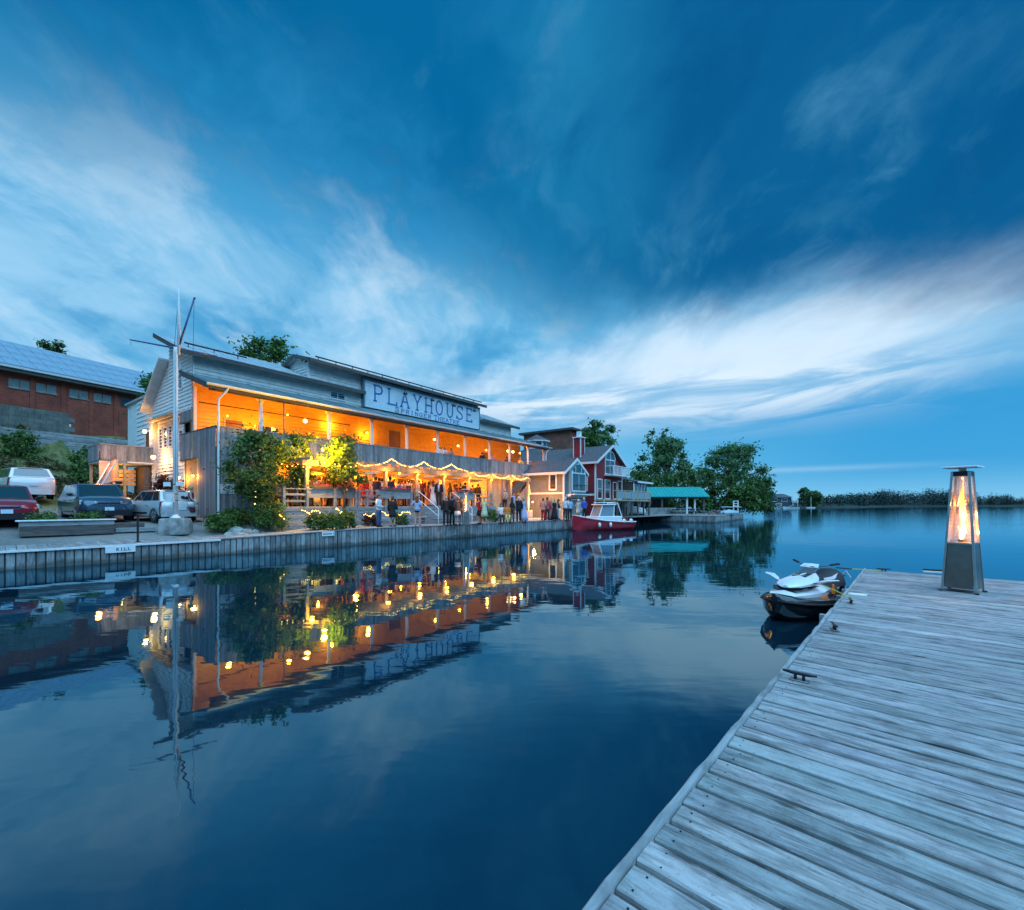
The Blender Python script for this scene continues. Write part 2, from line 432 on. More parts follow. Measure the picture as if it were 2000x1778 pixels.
M['bulb'] = glow('lit_bulb', (1.0, .42, .08), 4)
M['bulbw'] = glow('lit_globe', (1.0, .58, .20), 5)
M['fairy'] = glow('fairy_light', (1.0, .52, .10), 6)
M['red'] = mat('red_paint', (.40, .012, .022), .35, .12, 4)
# ------------------------------------------------------------------ water
def water_mat():
    m, g, b = pbr('water')
    df = g.n('ShaderNodeBsdfDiffuse'); df.inputs[0].default_value = (.004, .020, .034, 1)
    gl = g.n('ShaderNodeBsdfGlossy'); gl.inputs['Color'].default_value = (.56, .88, 1.0, 1); gl.inputs['Roughness'].default_value = .02
    fr = g.n('ShaderNodeFresnel'); fr.inputs[0].default_value = 2.3
    mx = g.n('ShaderNodeMixShader'); g.put(mx.inputs[0], fr.outputs[0]); g.put(mx.inputs[1], df.outputs[0]); g.put(mx.inputs[2], gl.outputs[0])
    g.put(g.nt.nodes['Material Output'].inputs[0], mx.outputs[0])
    pos = g.n('ShaderNodeNewGeometry').outputs['Position']
    # calm by the dock, a light breeze further out
    sep = g.n('ShaderNodeSeparateXYZ'); g.put(sep.inputs[0], pos)
    far = g.sm(sep.outputs[1], 10.0, 90.0)
    open_ = g.m('MULTIPLY', g.sm(sep.outputs[0], 6.0, 34.0), g.sm(sep.outputs[1], 8.0, 40.0))
    wide = g.noise(g.mapping(pos, (.05, .10, 1)), 1.0, 2, .5)
    n1 = g.noise(g.mapping(pos, (.55, 1.35, 1), rot=(0, 0, R(12))), 1.0, 3, .5, .3)
    n2 = g.noise(g.mapping(pos, (2.2, 5.0, 1), rot=(0, 0, R(-8))), 1.0, 3, .55)
    h = g.m('ADD', g.m('MULTIPLY', n1, g.m('ADD', .017, g.m('MULTIPLY', open_, .02))), g.m('MULTIPLY', n2, g.m('ADD', .0007, g.m('MULTIPLY', open_, .012))))
    h = g.m('MULTIPLY', h, g.m('ADD', .55, g.m('MULTIPLY', wide, .8)))
    bn = g.n('ShaderNodeBump'); bn.inputs['Strength'].default_value = .30; bn.inputs['Distance'].default_value = 1.0
    g.put(bn.inputs['Height'], h); [g.put(k.inputs['Normal'], bn.outputs[0]) for k in (gl, fr, df)]
    return m
mw = MB(); mw.quad((-2500, -400, 0), (3500, -400, 0), (3500, 5000, 0), (-2500, 5000, 0))
tag(mw.build('water', water_mat(), fix=False), 'calm dark blue river water reflecting the theatre lights', kind='structure')

# ------------------------------------------------------------------ frames of reference on the ground plan
A_WALL, A_TH = math.atan2(.747, .665), math.atan2(.8, .6)
A_DOCK = math.atan2(.7436, .6686)
W0, T0, D0 = (-15.8, 14.1), (-15.1, 23.0), (.284, 1.667)
def rot2(a, o, s, t, z=0.0):
    c, d = math.cos(a), math.sin(a)
    return (o[0] + c*s - d*t, o[1] + d*s + c*t, z)
def Wp(s, t, z=0.0): return rot2(A_WALL, W0, s, t, z)
def Tp(s, t, z=0.0): return rot2(A_TH, T0, s, t, z)
def Dp(s, t, z=0.0): return rot2(A_DOCK, D0, s, t, z)
def inv2(a, o, x, y):
    c, d = math.cos(a), math.sin(a); x -= o[0]; y -= o[1]
    return (c*x + d*y, -d*x + c*y)
def at(px, Y, z=0.0): return ((px - 1000.0)*Y/880.0, Y, z)      # ground plan spot seen in that direction at depth Y
def lerp(a, b, f): return a + (b-a)*f
def pw(x, pts):
    if x <= pts[0][0]: return pts[0][1]
    for (a, u), (b, v) in zip(pts, pts[1:]):
        if x <= b: return lerp(u, v, (x-a)/(b-a))
    return pts[-1][1]
def wall_top(s): return pw(s, [(-40, .60), (0, .63), (5.8, .66), (12, .83), (33, .82)])

# ------------------------------------------------------------------ ground behind the sea wall
def ground_z(s, t):
    b = wall_top(s) - .06
    walk = pw(s, [(5, 2.4), (9, 2.0), (14, 9.0), (40, 12.0)])
    if t < walk: z = b
    else:
        z = b + pw(t-walk, [(0, 0), (2.6, .58), (5.6, .72), (11.6, 1.35), (13.6, 1.75), (16, 2.0), (40, 2.2)]) if s < 9 else b + pw(t-walk, [(0, 0), (2.6, .42), (6, .60), (12, .66), (40, .7)])
    x, y, _ = Wp(s, t)
    # hillside on the left, behind the car park
    hs, ht = inv2(math.atan2(.906, .424), (-43.5, 45.0), x, y)
    lift = pw(ht, [(-15.5, 0), (-11.0, 1.0), (-5.5, 3.0), (-3.45, 3.5), (-3.15, 6.0), (0, 6.2), (30, 8.0)])
    lift *= pw(hs, [(8, 1.0), (16, .75), (40, .3)])
    return z + lift
def make_ground():
    ss = [-70, -50, -36, -28, -22, -18] + [-15 + i*.8 for i in range(62)] + [36, 42, 50, 62, 74, 84, 92]
    ts = [.22, .6, 1.2, 1.8, 2.4, 2.8, 3.2, 3.8, 4.4, 5, 5.6, 6.4, 7.2, 8, 9] + [10 + i*1.2 for i in range(46)] + [68, 80, 110, 160]
    mb = MB(); vs = []
    for s in ss:
        for t in ts:
            x, y, z = Wp(s, t); z = ground_z(s, t)
            if t > 9: z += .22*math.sin(x*.9+1)*math.sin(y*.7)*min(1, max(0, (z-2.2)/2))
            vs.append((x, y, z))
    n = len(ts); fs = [(i*n+j, (i+1)*n+j, (i+1)*n+j+1, i*n+j+1) for i in range(len(ss)-1) for j in range(n-1)]
    mb.add(vs, fs)
    m, g, b = pbr('ground')
    pos = g.n('ShaderNodeNewGeometry').outputs['Position']
    sep = g.n('ShaderNodeSeparateXYZ'); g.put(sep.inputs[0], pos)
    n1 = g.noise(pos, .35, 6, .65); n2 = g.noise(pos, 2.6, 5, .65); n3 = g.noise(pos, 14, 3, .6)
    lot = g.mix(g.sm(n1, .3, .7), (.13, .135, .13), (.23, .225, .21))
    lot = g.mix(g.m('MULTIPLY', g.sm(n3, .4, .7), .4), lot, (.30, .29, .27))
    hill = g.mix(g.sm(n2, .35, .65), (.06, .08, .02), (.20, .17, .07))
    hill = g.mix(g.m('MULTIPLY', g.sm(n1, .42, .6), .75), hill, (.05, .11, .02))
    up = g.sm(g.m('ADD', sep.outputs[2], g.m('MULTIPLY', n1, .8)), 1.9, 2.6)
    g.put(b.inputs['Base Color'], g.mix(up, lot, hill)); b.inputs['Roughness'].default_value = .95
    bn = g.n('ShaderNodeBump'); bn.inputs['Strength'].default_value = .6; bn.inputs['Distance'].default_value = .08
    g.put(bn.inputs['Height'], g.m('ADD', n2, g.m('MULTIPLY', n3, .5))); g.put(b.inputs['Normal'], bn.outputs[0])
    tag(mb.build('ground', m, smooth=True), 'gravel car park and grassy hillside behind the wooden sea wall', kind='structure')
make_ground()

# ------------------------------------------------------------------ sea wall of upright boards
def sea_wall():
    root = thing('sea_wall', 'long low sea wall of upright pale boards along the water', 'sea wall', (*W0, 0), A_WALL)
    root['kind'] = 'structure'
    bk = MB()
    ss = [-46, 0, 5.8, 12, 33.2]
    for a, b in zip(ss, ss[1:]):
        bk.loft([[(q, .06, -1.0), (q, .30, -1.0), (q, .30, wall_top(q)-.07), (q, .06, wall_top(q)-.07)] for q in (a, b)])
    bk.build('backing', M['darkwood'], root)
    protos = []
    for k in range(5):
        mb = MB(); w = .182 + .006*math.sin(k*2.1)
        mb.bbox(0, w, .0 - .008*(k % 3), .062, -.9, 0, .008); protos.append(mb.mesh('board'))
        protos[-1].materials.append(M['seawood'])
    s = -26.0; i = 0
    while s < 33.0:
        o = obj('board', protos[(i*7) % 5], None, root)
        o.location = (s, random.uniform(-.006, .004), wall_top(s+.1) - (.09 if s < 5.75 else .045) + random.uniform(-.008, .006))
        s += .222; i += 1
    c = MB()
    for a, b in ((-46, -4), (-4, 0), (0, 5.8)):
        c.loft([[(q, -.10, wall_top(q)-.085), (q, .045, wall_top(q)-.085), (q, .045, wall_top(q)-.02), (q, -.10, wall_top(q)-.02)] for q in (a, b)])
    c.build('cap_rail', M['trim'], root)
    e = MB()
    for a, b in ((5.85, 12), (12, 22), (22, 33.2)):
        e.loft([[(q, -.05, wall_top(q)-.042), (q, .30, wall_top(q)-.042), (q, .30, wall_top(q)+.004), (q, -.05, wall_top(q)+.004)] for q in (a, b)])
    e.build('edge_beam', M['railwood'], root)
    # return face at the far end
    e = MB(); e.box(33.0, 33.3, .06, 9.0, -1, .78); e.build('end_face', M['seawood'], root)
    return root
sea_wall()
def boardwalk():
    root = thing('boardwalk', 'plank boardwalk along the top of the sea wall', 'boardwalk', (*W0, 0), A_WALL); root['kind'] = 'structure'
    mb = MB(); mb.bbox(0, .232, .05, 2.35, -.05, 0, .008); me = mb.mesh('plank'); me.materials.append(M['deckwood'])
    s = -16.0
    while s < 33.0:
        o = obj('plank', me, None, root)
        wide = pw(s, [(5, 1.0), (9, .85), (14, 2.2), (32, 2.4)])
        o.location = (s, 0.0, wall_top(s) + random.uniform(-.004, .004)); o.scale = (1, wide, 1)
        o.rotation_euler = (0, -math.atan((wall_top(s+.2)-wall_top(s))/.2), random.uniform(-.006, .006))
        s += .242
boardwalk()

# ------------------------------------------------------------------ dock under the camera
DOCK_Z = CAM_H - 1.5
def dock():
    root = thing('dock', 'weathered grey plank dock in front, with a rounded edge rail', 'dock', (*D0, DOCK_Z), A_DOCK); root['kind'] = 'structure'
    rnd = random.Random(3)
    s = -3.0; k = 0; Lr = 8.6; starts = []
    while s < 11.72:
        w = .150 + rnd.uniform(-.014, .012); starts.append((s, w))
        ga, gb = rnd.uniform(-.004, .004), rnd.uniform(-.004, .004)
        skew = pw(s, [(8.0, 0), (11.8, .28)])
        rings = []; N = 14
        x0 = -.020 - rnd.uniform(0, .012)
        for i in range(N+1):
            f = i/N; y = x0 - (Lr+x0)*f
            wa = s + ga*f*2 + rnd.uniform(-.0022, .0022) + skew*f; wb = s + w + gb*f + rnd.uniform(-.0022, .0022) + skew*f
            zt = rnd.uniform(-.002, .002) + .006*math.sin(k*1.7)*.3
            b = .006
            rings.append([(wa, y, -.045), (wa, y, zt-b), (wa+b, y, zt), (lerp(wa, wb, .5), y, zt+.0015), (wb-b, y, zt), (wb, y, zt-b), (wb, y, -.045)])
        mb = MB(); mb.loft(rings)
        mb.build('plank', M['dockwood'], root, angle=40)
        s += w + .029 + rnd.uniform(-.006, .006); k += 1
    # rounded, chipped edge rail
    rings = []; N = 90
    for i in range(N+1):
        q = -3.0 + (11.9+3.0)*i/N
        j = rnd.uniform(-.006, .006); hh = .018 + rnd.uniform(-.006, .006)
        if rnd.random() < .12: j -= .016; hh -= .008
        rings.append([(q, -.018+j*.4, -.14), (q, .018+j*.6, -.14), (q, .026+j*.6, -.05), (q, .022+j*.6, hh-.012), (q, .012+j*.6, hh), (q, -.006+j*.4, hh), (q, -.018+j*.4, hh-.012)])
    mb = MB(); mb.loft(rings); mb.build('edge_rail', M['railwood'], root, angle=50)
    mb = MB(); mb.box(-3, 11.85, -.019, .03, -.30, -.142); mb.box(-3, 11.85, -8.6, -8.5, -.3, -.05)
    mb.build('fascia', M['darkwood'], root)
    mb = MB(); mb.loft([[(11.74, -.02, -.30), (11.79, -.02, -.30), (11.79, -.02, -.01), (11.74, -.02, -.01)], [(12.02, -8.6, -.30), (12.07, -8.6, -.30), (12.07, -8.6, -.01), (12.02, -8.6, -.01)]])
    mb.build('end_fascia', M['railwood'], root)
    for q in (0, 3, 6, 9):
        mb = MB(); mb.box(q, q+2.2, -7.5, -.25, -.62, -.30); mb.build('float', M['black'], root)
    # short brackets proud of the edge
    for q in (6.1, 7.85, 8.6):
        mb = MB(); mb.box(q, q+.09, .03, .11, -.16, -.03); mb.build('edge_bracket', M['railwood'], root)
    nh = MB()
    for ss, w in starts:
        for q in (-.10,):
            for d in (.03, w-.03):
                nh.cyl(ss+d+rnd.uniform(-.008, .008), q+rnd.uniform(-.02, .02), .001, .0035, .005, n=6)
    o = nh.build('nail_head', M['darkmetal'], root); o['kind'] = 'stuff'
    return root
dock()
def cleat(s, t, label, rz=0.0):
    x, y, z = Dp(s, t, DOCK_Z+.004)
    r = thing('mooring_cleat', label, 'cleat', (x, y, z), A_DOCK+rz, 'mooring cleats on the dock')
    m = MB(); m.bbox(-.07, .07, -.035, .035, 0, .012, .004); m.build('base_plate', M['steel'], r)
    m = MB(); m.cyl(-.03, 0, .012, .06, .013, .011); m.build('post', M['darkmetal'], r); m = MB(); m.cyl(.03, 0, .012, .06, .013, .011); m.build('post', M['darkmetal'], r)
    m = MB(); m.tube([(-.125, 0, .066), (-.06, 0, .06), (.06, 0, .06), (.125, 0, .066)], [.009, .014, .014, .009], 8); m.build('horn', M['darkmetal'], r, smooth=True)
    return r
cleat(3.05, -.16, 'dark metal cleat nearest the camera on the dock edge', R(90))
cleat(5.15, -.17, 'grey metal cleat half way along the dock edge', R(20))
cleat(7.05, -.16, 'grey metal cleat on the dock edge just before the jet ski', R(15))
cleat(11.6, -.35, 'metal cleat at the far corner of the dock holding the taut rope', R(-80))
# ------------------------------------------------------------------ the theatre
M['clap'] = mat('clapboard_paint', (.72, .74, .70), .55, .10, 2.5, 0, .08, 30)
M['soffit'] = mat('dark_soffit', (.075, .07, .068), .8, .2, 4)
M['porchroof'] = mat('porch_roof_metal', (.16, .24, .26), .42, .2, 1.6, .35, .05, 8)
M['signblue'] = mat('sign_lettering', (.02, .14, .38), .5, .12, 8)
M['signboard'] = mat('sign_boards', (.60, .72, .78), .5, .06, 3)
M['lamplit_wall'] = mat('balcony_wall_lamplit', (.60, .42, .11), .6, .10, 2.5, 0, .08, 30)  # warm lamplight put into the siding colour of the lit walls
M['door'] = mat('brown_door', (.14, .08, .045), .5, .2, 6)
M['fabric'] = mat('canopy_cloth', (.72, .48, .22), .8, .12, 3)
M['tanpaint'] = mat('tan_trim', (.42, .34, .22), .6, .15, 6)

def clap(mb, axis, pos, a0, a1, z0, z1, pitch=.21, cut=None):
    """clapboard courses; axis 't': wall plane t=pos facing -t running along s; axis 's': plane s=pos facing -s running along t"""
    z = z0
    while z < z1 - .02:
        h = min(pitch, z1-z)
        u0, u1 = (a0, a1) if cut is None else cut(z + h)
        if u1 - u0 > .05:
            if axis == 't':
                mb.loft([[(u, pos+.02, z), (u, pos-.055, z), (u, pos-.006, z+h), (u, pos+.02, z+h)] for u in (u0, u1)])
            else:
                mb.loft([[(pos+.02, u, z), (pos-.055, u, z), (pos-.006, u, z+h), (pos+.02, u, z+h)] for u in (u0, u1)])
        z += pitch
    return mb
def window(parent, axis, pos, a, b, z0, z1, mats=('white', 'glass'), arch=False, mull=1, rows=1, fw=.07):
    """framed window on a wall plane: frame part with pane sub-part"""
    f = MB(); p = MB()
    def B(mb, u0, u1, q0, q1, w0, w1):
        if axis == 't': mb.box(u0, u1, q0, q1, w0, w1)
        else: mb.box(q0, q1, u0, u1, w0, w1)
    d0, d1 = pos-.07, pos+.01
    B(f, a-fw, a, d0, d1, z0-fw, z1+fw); B(f, b, b+fw, d0, d1, z0-fw, z1+fw)
    B(f, a, b, d0, d1, z0-fw-.03, z0); B(f, a, b, d0, d1, z1, z1+fw)
    for i in range(1, mull+1 if mull > 1 else 1):
        if mull > 1 and i < mull: u = lerp(a, b, i/mull); B(f, u-.02, u+.02, d0+.012, d1, z0, z1)
    for i in range(1, rows):
        w = lerp(z0, z1, i/rows); B(f, a, b, d0+.015, d1, w-.02, w+.02)
    if arch:
        c, r = (a+b)/2, (b-a)/2 + fw
        pts = [(c+r*math.cos(math.pi*k/8), z1+r*1.2*math.sin(math.pi*k/8)) for k in range(9)]
        if axis == 't': f.prism([(u, w) for u, w in pts], 'y', d0, d1)
        else: f.prism([(u, w) for u, w in pts], 'x', d0, d1)
    fr = f.build('window_frame', M[mats[0]], parent)
    B(p, a, b, pos-.03, pos-.02, z0, z1); p.build('pane', M[mats[1]], fr)
    return fr

def theatre():
    root = thing('theatre', 'long two storey white and grey theatre with lit balcony above the water', 'theatre', (*T0, 0), A_TH)
    # ---- walls
    mb = MB(); clap(mb, 't', 3.2, 0.0, 29.2, 9.2, 10.45); o = mb.build('siding', M['clap'], root); o['kind'] = 'stuff'
    mb = MB(); clap(mb, 't', 3.2, 0.0, 30.9, 5.0, 9.2); o = mb.build('balcony_siding', M['lamplit_wall'], root); o['kind'] = 'stuff'
    roofz = lambda t: pw(t, [(2.6, 10.28), (6.9, 11.95)])
    leanz = lambda t: pw(t, [(6.85, 10.75), (10.6, 8.25)])
    def cut(z):
        t0 = 3.2
        t1 = 6.9 if z < 10.7 else 6.9
        if z > 10.5:
            t0 = 2.6 + (z-10.28)/(11.95-10.28)*4.3; t0 = max(3.2, t0)
        if z > 11.9: return (0, 0)
        return (t0, 6.9)
    mb = MB(); clap(mb, 's', 0.0, 3.2, 6.9, 7.45, 11.9, .21, cut)
    def cut2(z): return (6.9, min(10.2, 6.85 + (10.75-z)/(2.5)*3.75) if z > 8.3 else 10.2)
    clap(mb, 's', 0.015, 6.9, 10.2, 7.45, 10.6, .21, cut2)
    clap(mb, 's', 0.25, 5.2, 9.9, 1.2, 7.45)
    o = mb.build('end_siding', M['cream'], root); o['kind'] = 'stuff'
    mb = MB()
    for t in (3.2, 6.9, 10.2): mb.box(-.035, .06, t-.07, t+.06, 7.45, {3.2: 10.35, 6.9: 10.7, 10.2: 8.45}[t])
    mb.box(-.03, .05, 3.1, 10.25, 7.36, 7.47)
    mb.build('corner_board', M['white'], root)
    mb = MB(); mb.box(.45, 28.9, 3.3, 12, 1.0, 9.0); mb.box(.1, 29.0, 3.3, 6.8, 9.0, 10.35); mb.box(.1, 29, 6.9, 10.1, 7.5, 8.4)
    mb.build('wall', M['soffit'], root)
    # ---- lean-to roof behind and the small pent roof over the end windows
    mb = MB(); mb.slab([(-.55, 10.75, 8.10), (-.55, 6.92, 10.78), (14, 6.92, 10.78), (14, 10.75, 8.10)], .14)
    mb.build('lean_roof', M['roofmetal'], root)
    mb = MB(); mb.slab([(-.42, 5.2, 7.34), (.20, 5.2, 7.62), (.20, 10.1, 7.62), (-.42, 10.1, 7.34)], .06)
    mb.build('pent_roof', M['tanpaint'], root)
    # ---- main shed roof either side of the raised block
    sl = lambda t: 10.36 + (t-2.6)*(1.78/4.4)
    for s0, s1, t1 in ((-.75, 6.6, 7.0), (6.6, 10.75, 3.25), (23.85, 29.95, 7.0)):
        mb = MB(); mb.slab([(s0, 2.6, sl(2.6)), (s1, 2.6, sl(2.6)), (s1, t1, sl(t1)), (s0, t1, sl(t1))], .16)
        q = s0 + .3
        while q < s1:
            mb.loft([[(q-.02, t, sl(t)), (q+.02, t, sl(t)), (q+.015, t, sl(t)+.035), (q-.015, t, sl(t)+.035)] for t in (2.6, t1)]); q += .6
        mb.build('roof', M['roofmetal'], root)
    mb = MB(); mb.box(23.9, 29.98, 2.54, 2.60, 10.14, 10.38); mb.build('fascia', M['soffit'], root)
    mb = MB(); mb.box(-.78, 10.7, 2.54, 2.60, 10.14, 10.38)
    mb.loft([[(-.79, t, sl(t)-.22), (-.74, t, sl(t)-.22), (-.74, t, sl(t)+.03), (-.79, t, sl(t)+.03)] for t in (2.54, 7.03)])
    mb.build('fascia', M['soffit'], root)
    # ---- raised block with a shallow gable
    mb = MB(); clap(mb, 't', 3.3, 6.7, 24.0, 10.2, 11.8, .21)
    def cutg(z): 
        if z < 11.7: return (3.3, 6.1)
        f = (z-11.7)/.62; return (lerp(3.3, 4.6, f), lerp(6.1, 4.6, f))
    clap(mb, 's', 6.7, 3.3, 6.1, 10.2, 12.2, .21, cutg)
    o = mb.build('block_siding', M['clap'], root); o['kind'] = 'stuff'
    mb = MB(); mb.box(6.8, 23.9, 3.4, 6.0, 9, 11.6); mb.build('block_wall', M['clap'], root)
    g1 = lambda t: 12.34 - (4.6-t)*.30; g2 = lambda t: 12.34 - (t-4.6)*.34
    mb = MB(); mb.slab([(6.35, 2.5, g1(2.5)), (24.3, 2.5, g1(2.5)), (24.3, 4.6, g1(4.6)), (6.35, 4.6, g1(4.6))], .14)
    q = 6.6
    while q < 24.2:
        mb.loft([[(q-.02, t, g1(t)), (q+.02, t, g1(t)), (q+.015, t, g1(t)+.035), (q-.015, t, g1(t)+.035)] for t in (2.5, 4.6)]); q += .6
    mb.build('block_roof', M['roofmetal'], root)
    mb = MB(); mb.slab([(6.35, 4.6, g2(4.6)), (24.3, 4.6, g2(4.6)), (24.3, 6.7, g2(6.7)), (6.35, 6.7, g2(6.7))], .14)
    mb.build('block_roof', M['roofmetal'], root)
    mb = MB(); mb.box(6.3, 24.35, 2.44, 2.50, 11.48, 11.72)
    mb.loft([[(6.30, t, z-.24), (6.35, t, z-.24), (6.35, t, z+.02), (6.30, t, z+.02)] for t, z in ((2.44, g1(2.44)), (4.6, g1(4.6)), (6.72, g2(6.72)))])
    mb.build('fascia', M['soffit'], root)
    mb = MB(); mb.box(6.64, 6.78, 3.22, 3.34, 10.3, 11.7); mb.build('corner_board', M['trim'], root)
    # rails for panels standing on the two roofs
    for s0, s1, t, z in ((6.9, 23.9, 2.75, g1(2.75)), (-.1, 3.2, 4.2, sl(4.2))):
        mb = MB(); mb.box(s0, s1, t-.03, t+.03, z+.16, z+.24)
        q = s0 + .2
        while q < s1: mb.box(q-.02, q+.02, t-.02, t+.02, z, z+.16); q += 1.3
        mb.build('roof_rail', M['darkmetal'], root)
    # ---- porch roof
    pz = lambda t: 9.32 - (3.2-t)*(1.22/3.65)
    mb = MB(); mb.slab([(-.55, -.45, pz(-.45)), (31.5, -.45, pz(-.45)), (31.5, 3.2, pz(3.2)), (-.55, 3.2, pz(3.2))], .10)
    q = -.3
    while q < 31.4:
        mb.loft([[(q-.02, t, pz(t)), (q+.02, t, pz(t)), (q+.015, t, pz(t)+.035), (q-.015, t, pz(t)+.035)] for t in (-.45, 3.18)]); q += 1.55
    mb.build('porch_roof', M['porchroof'], root)
    mb = MB(); mb.slab([(-.4, -.40, pz(-.4)-.13), (31.3, -.40, pz(-.4)-.13), (31.3, 3.17, pz(3.17)-.13), (-.4, 3.17, pz(3.17)-.13)], .04)
    mb.build('porch_ceiling', M['pinewood'], root)
    mb = MB(); mb.box(-.55, 31.5, -.50, -.455, 7.86, 8.11); mb.box(-.3, 31.3, -.05, .12, 7.86, 8.02)
    mb.loft([[(-.58, t, pz(t)-.26), (-.52, t, pz(t)-.26), (-.52, t, pz(t)+.02), (-.58, t, pz(t)+.02)] for t in (-.5, 3.2)])
    mb.build('eave_beam', M['soffit'], root)
    mb = MB(); mb.loft([[(q, -.60, 8.02), (q, -.505, 7.98), (q, -.505, 8.10), (q, -.62, 8.10)] for q in (-.6, 31.55)])
    mb.build('gutter', M['trim'], root)
    mb = MB(); mb.tube([(.35, -.55, 8.0), (.30, -.50, 7.85), (.06, -.14, 7.45), (.06, -.12, 7.2), (.06, -.12, 1.3)], .055, 8)
    mb.build('downpipe', M['white'], root, angle=50)
    mb = MB(); mb.tube([(31.2, -.55, 8.0), (31.0, -.2, 7.6), (31.0, -.12, 7.2), (31.0, -.12, 1.0)], .05, 8)
    mb.build('downpipe', M['white'], root, angle=50)
    # ---- balcony
    mb = MB(); mb.box(.02, 31.0, .06, 3.18, 4.78, 5.0); mb.build('balcony_floor', M['pinewood'], root)
    mb = MB(); mb.box(-.06, 31.1, -.07, .08, 6.05, 6.10); mb.build('balcony_cap', M['railwood'], root)
    mb = MB(); mb.bbox(0, .19, -.034, 0, 0, 1.0, .005); me = mb.mesh('rail_board'); me.materials.append(M['greywood'])
    s = .0
    while s < 31.0:
        low = 1.25 if s < 3.0 else (1.0 if s > 28.4 else 4.70 + random.uniform(-.015, .015))
        o = obj('rail_board', me, None, root, (s, random.uniform(-.008, .004), low)); o.scale = (1, 1, 6.05-low)
        s += .2
    mb = MB(); mb.bbox(-.034, 0, 0, .19, 0, 1.0, .005); me = mb.mesh('end_board'); me.materials.append(M['greywood'])
    t = .04
    while t < 5.0:
        low = 1.25 if t < 2.25 else 4.62
        o = obj('end_board', me, None, root, (random.uniform(-.006, .004), t, low)); o.scale = (1, 1, 6.05-low)
        if t < 5.1 and t > 3.2:
            o = obj('end_board', me, None, root, (0, t, 6.75)); o.scale = (1, 1, .60)
        t += .2
    mb = MB(); mb.box(-.05, .07, -.06, 5.1, 6.05, 6.11); mb.box(-.05, .07, 3.1, 5.1, 6.69, 6.75); mb.box(-.045, .07, 2.2, 5.1, 4.54, 4.62); mb.build('end_rail_cap', M['darkwood'], root)
    mb = MB(); mb.bbox(-.075, .075, -.075, .075, 0, 2.0, .01)
    for dx in (-1, 1): mb.prism([(dx*.075, 1.95), (dx*.075, 1.55), (dx*.14, 1.72), (dx*.32, 1.93)], 'y', -.03, .03)
    me = mb.mesh('column'); me.materials.append(M['white'])
    for s in (2.23, 6.29, 9.42, 12.46, 15.5, 18.7, 21.9, 24.9, 28.0, 30.9): obj('column', me, None, root, (s, .12, 6.0))
    mb = MB(); mb.box(-.02, .12, 2.95, 3.09, 5.0, 8.6); mb.build('corner_post', M['white'], root)
    mb = MB(); mb.box(-.05, .13, 3.1, 3.32, 4.6, 7.45); mb.box(-.05, .12, 2.22, 2.40, 1.2, 4.6); mb.build('corner_post', M['tanwood'], root)
    mb = MB(); mb.cyl(3.45, .05, 4.8, 8.0, .035, n=8); mb.build('stay_pipe', M['steel'], root)
    # back wall openings on the balcony
    for a, b, z0, z1, mt in ((1.6, 2.5, 5.05, 7.0, 'door'), (13.2, 14.3, 5.05, 7.9, 'door'), (24.6, 25.6, 5.05, 7.2, 'door')):
        f = MB(); f.box(a-.08, a, 3.10, 3.18, z0, z1+.08); f.box(b, b+.08, 3.10, 3.18, z0, z1+.08); f.box(a, b, 3.10, 3.18, z1, z1+.08)
        fr = f.build('door_frame', M['tanpaint'], root); p = MB(); p.box(a, b, 3.13, 3.16, z0, z1); p.build('door_leaf', M[mt], fr)
    window(root, 't', 3.17, 3.4, 4.6, 5.7, 6.9, ('tanpaint', 'glass'), mull=3, rows=2)
    mb = MB(); mb.tube([(-.1, 2.0, 7.55), (9, 2.0, 7.6)], .03, 6); mb.tube([(.3, .3, 6.35), (2.1, .3, 6.35)], .02, 6); mb.build('pipe_rail', M['darkmetal'], root)
    # windows
    window(root, 's', -.02, 4.62, 5.12, 8.75, 9.75, ('white', 'glass'), arch=True, rows=2)
    for t in (7.15, 8.05, 8.95): window(root, 's', .235, t, t+.52, 5.65, 6.85, ('white', 'glass'), rows=2)
    window(root, 't', 3.18, 8.25, 9.3, 9.55, 9.95, ('white', 'glass'), mull=2)
    window(root, 's', .23, 5.35, 5.9, 5.2, 6.4, ('white', 'glass'), rows=2)
    # ---- ground floor under the balcony
    mb = MB(); mb.box(3.0, 30.8, 2.75, 2.95, 1.9, 4.78); mb.build('ground_wall', M['lamplit_wall'], root)
    mb = MB(); mb.box(.3, 30.9, .1, 2.75, 4.66, 4.75); mb.build('ground_ceiling', M['pinewood'], root)
    mb = MB(); mb.box(3.0, 3.12, .05, 2.75, 1.5, 4.7); mb.box(.25, .36, 2.5, 5.0, 1.2, 4.6); mb.build('side_wall', M['tanwood'], root)
    for a, b in ((5.2, 6.6), (13.9, 15.9), (17.2, 18.2)):
        f = MB(); f.box(a-.1, a, 2.62, 2.74, 1.95, 4.1); f.box(b, b+.1, 2.62, 2.74, 1.95, 4.1); f.box(a, b, 2.62, 2.74, 4.0, 4.1)
        fr = f.build('door_frame', M['darkwood'], root); p = MB(); p.box(a, b, 2.68, 2.73, 1.95, 4.0); p.build('door_leaf', M['door'], fr)
    mb = MB(); mb.bbox(-.08, .08, -.08, .08, 0, 2.8, .01); me = mb.mesh('porch_post'); me.materials.append(M['tanwood'])
    for s in (6.3, 9.4, 12.5, 15.5, 18.7): obj('porch_post', me, None, root, (s, .3, 1.95))
    # ---- boarded stair enclosure at the far end
    mb = MB(); i = 0; s = 23.8
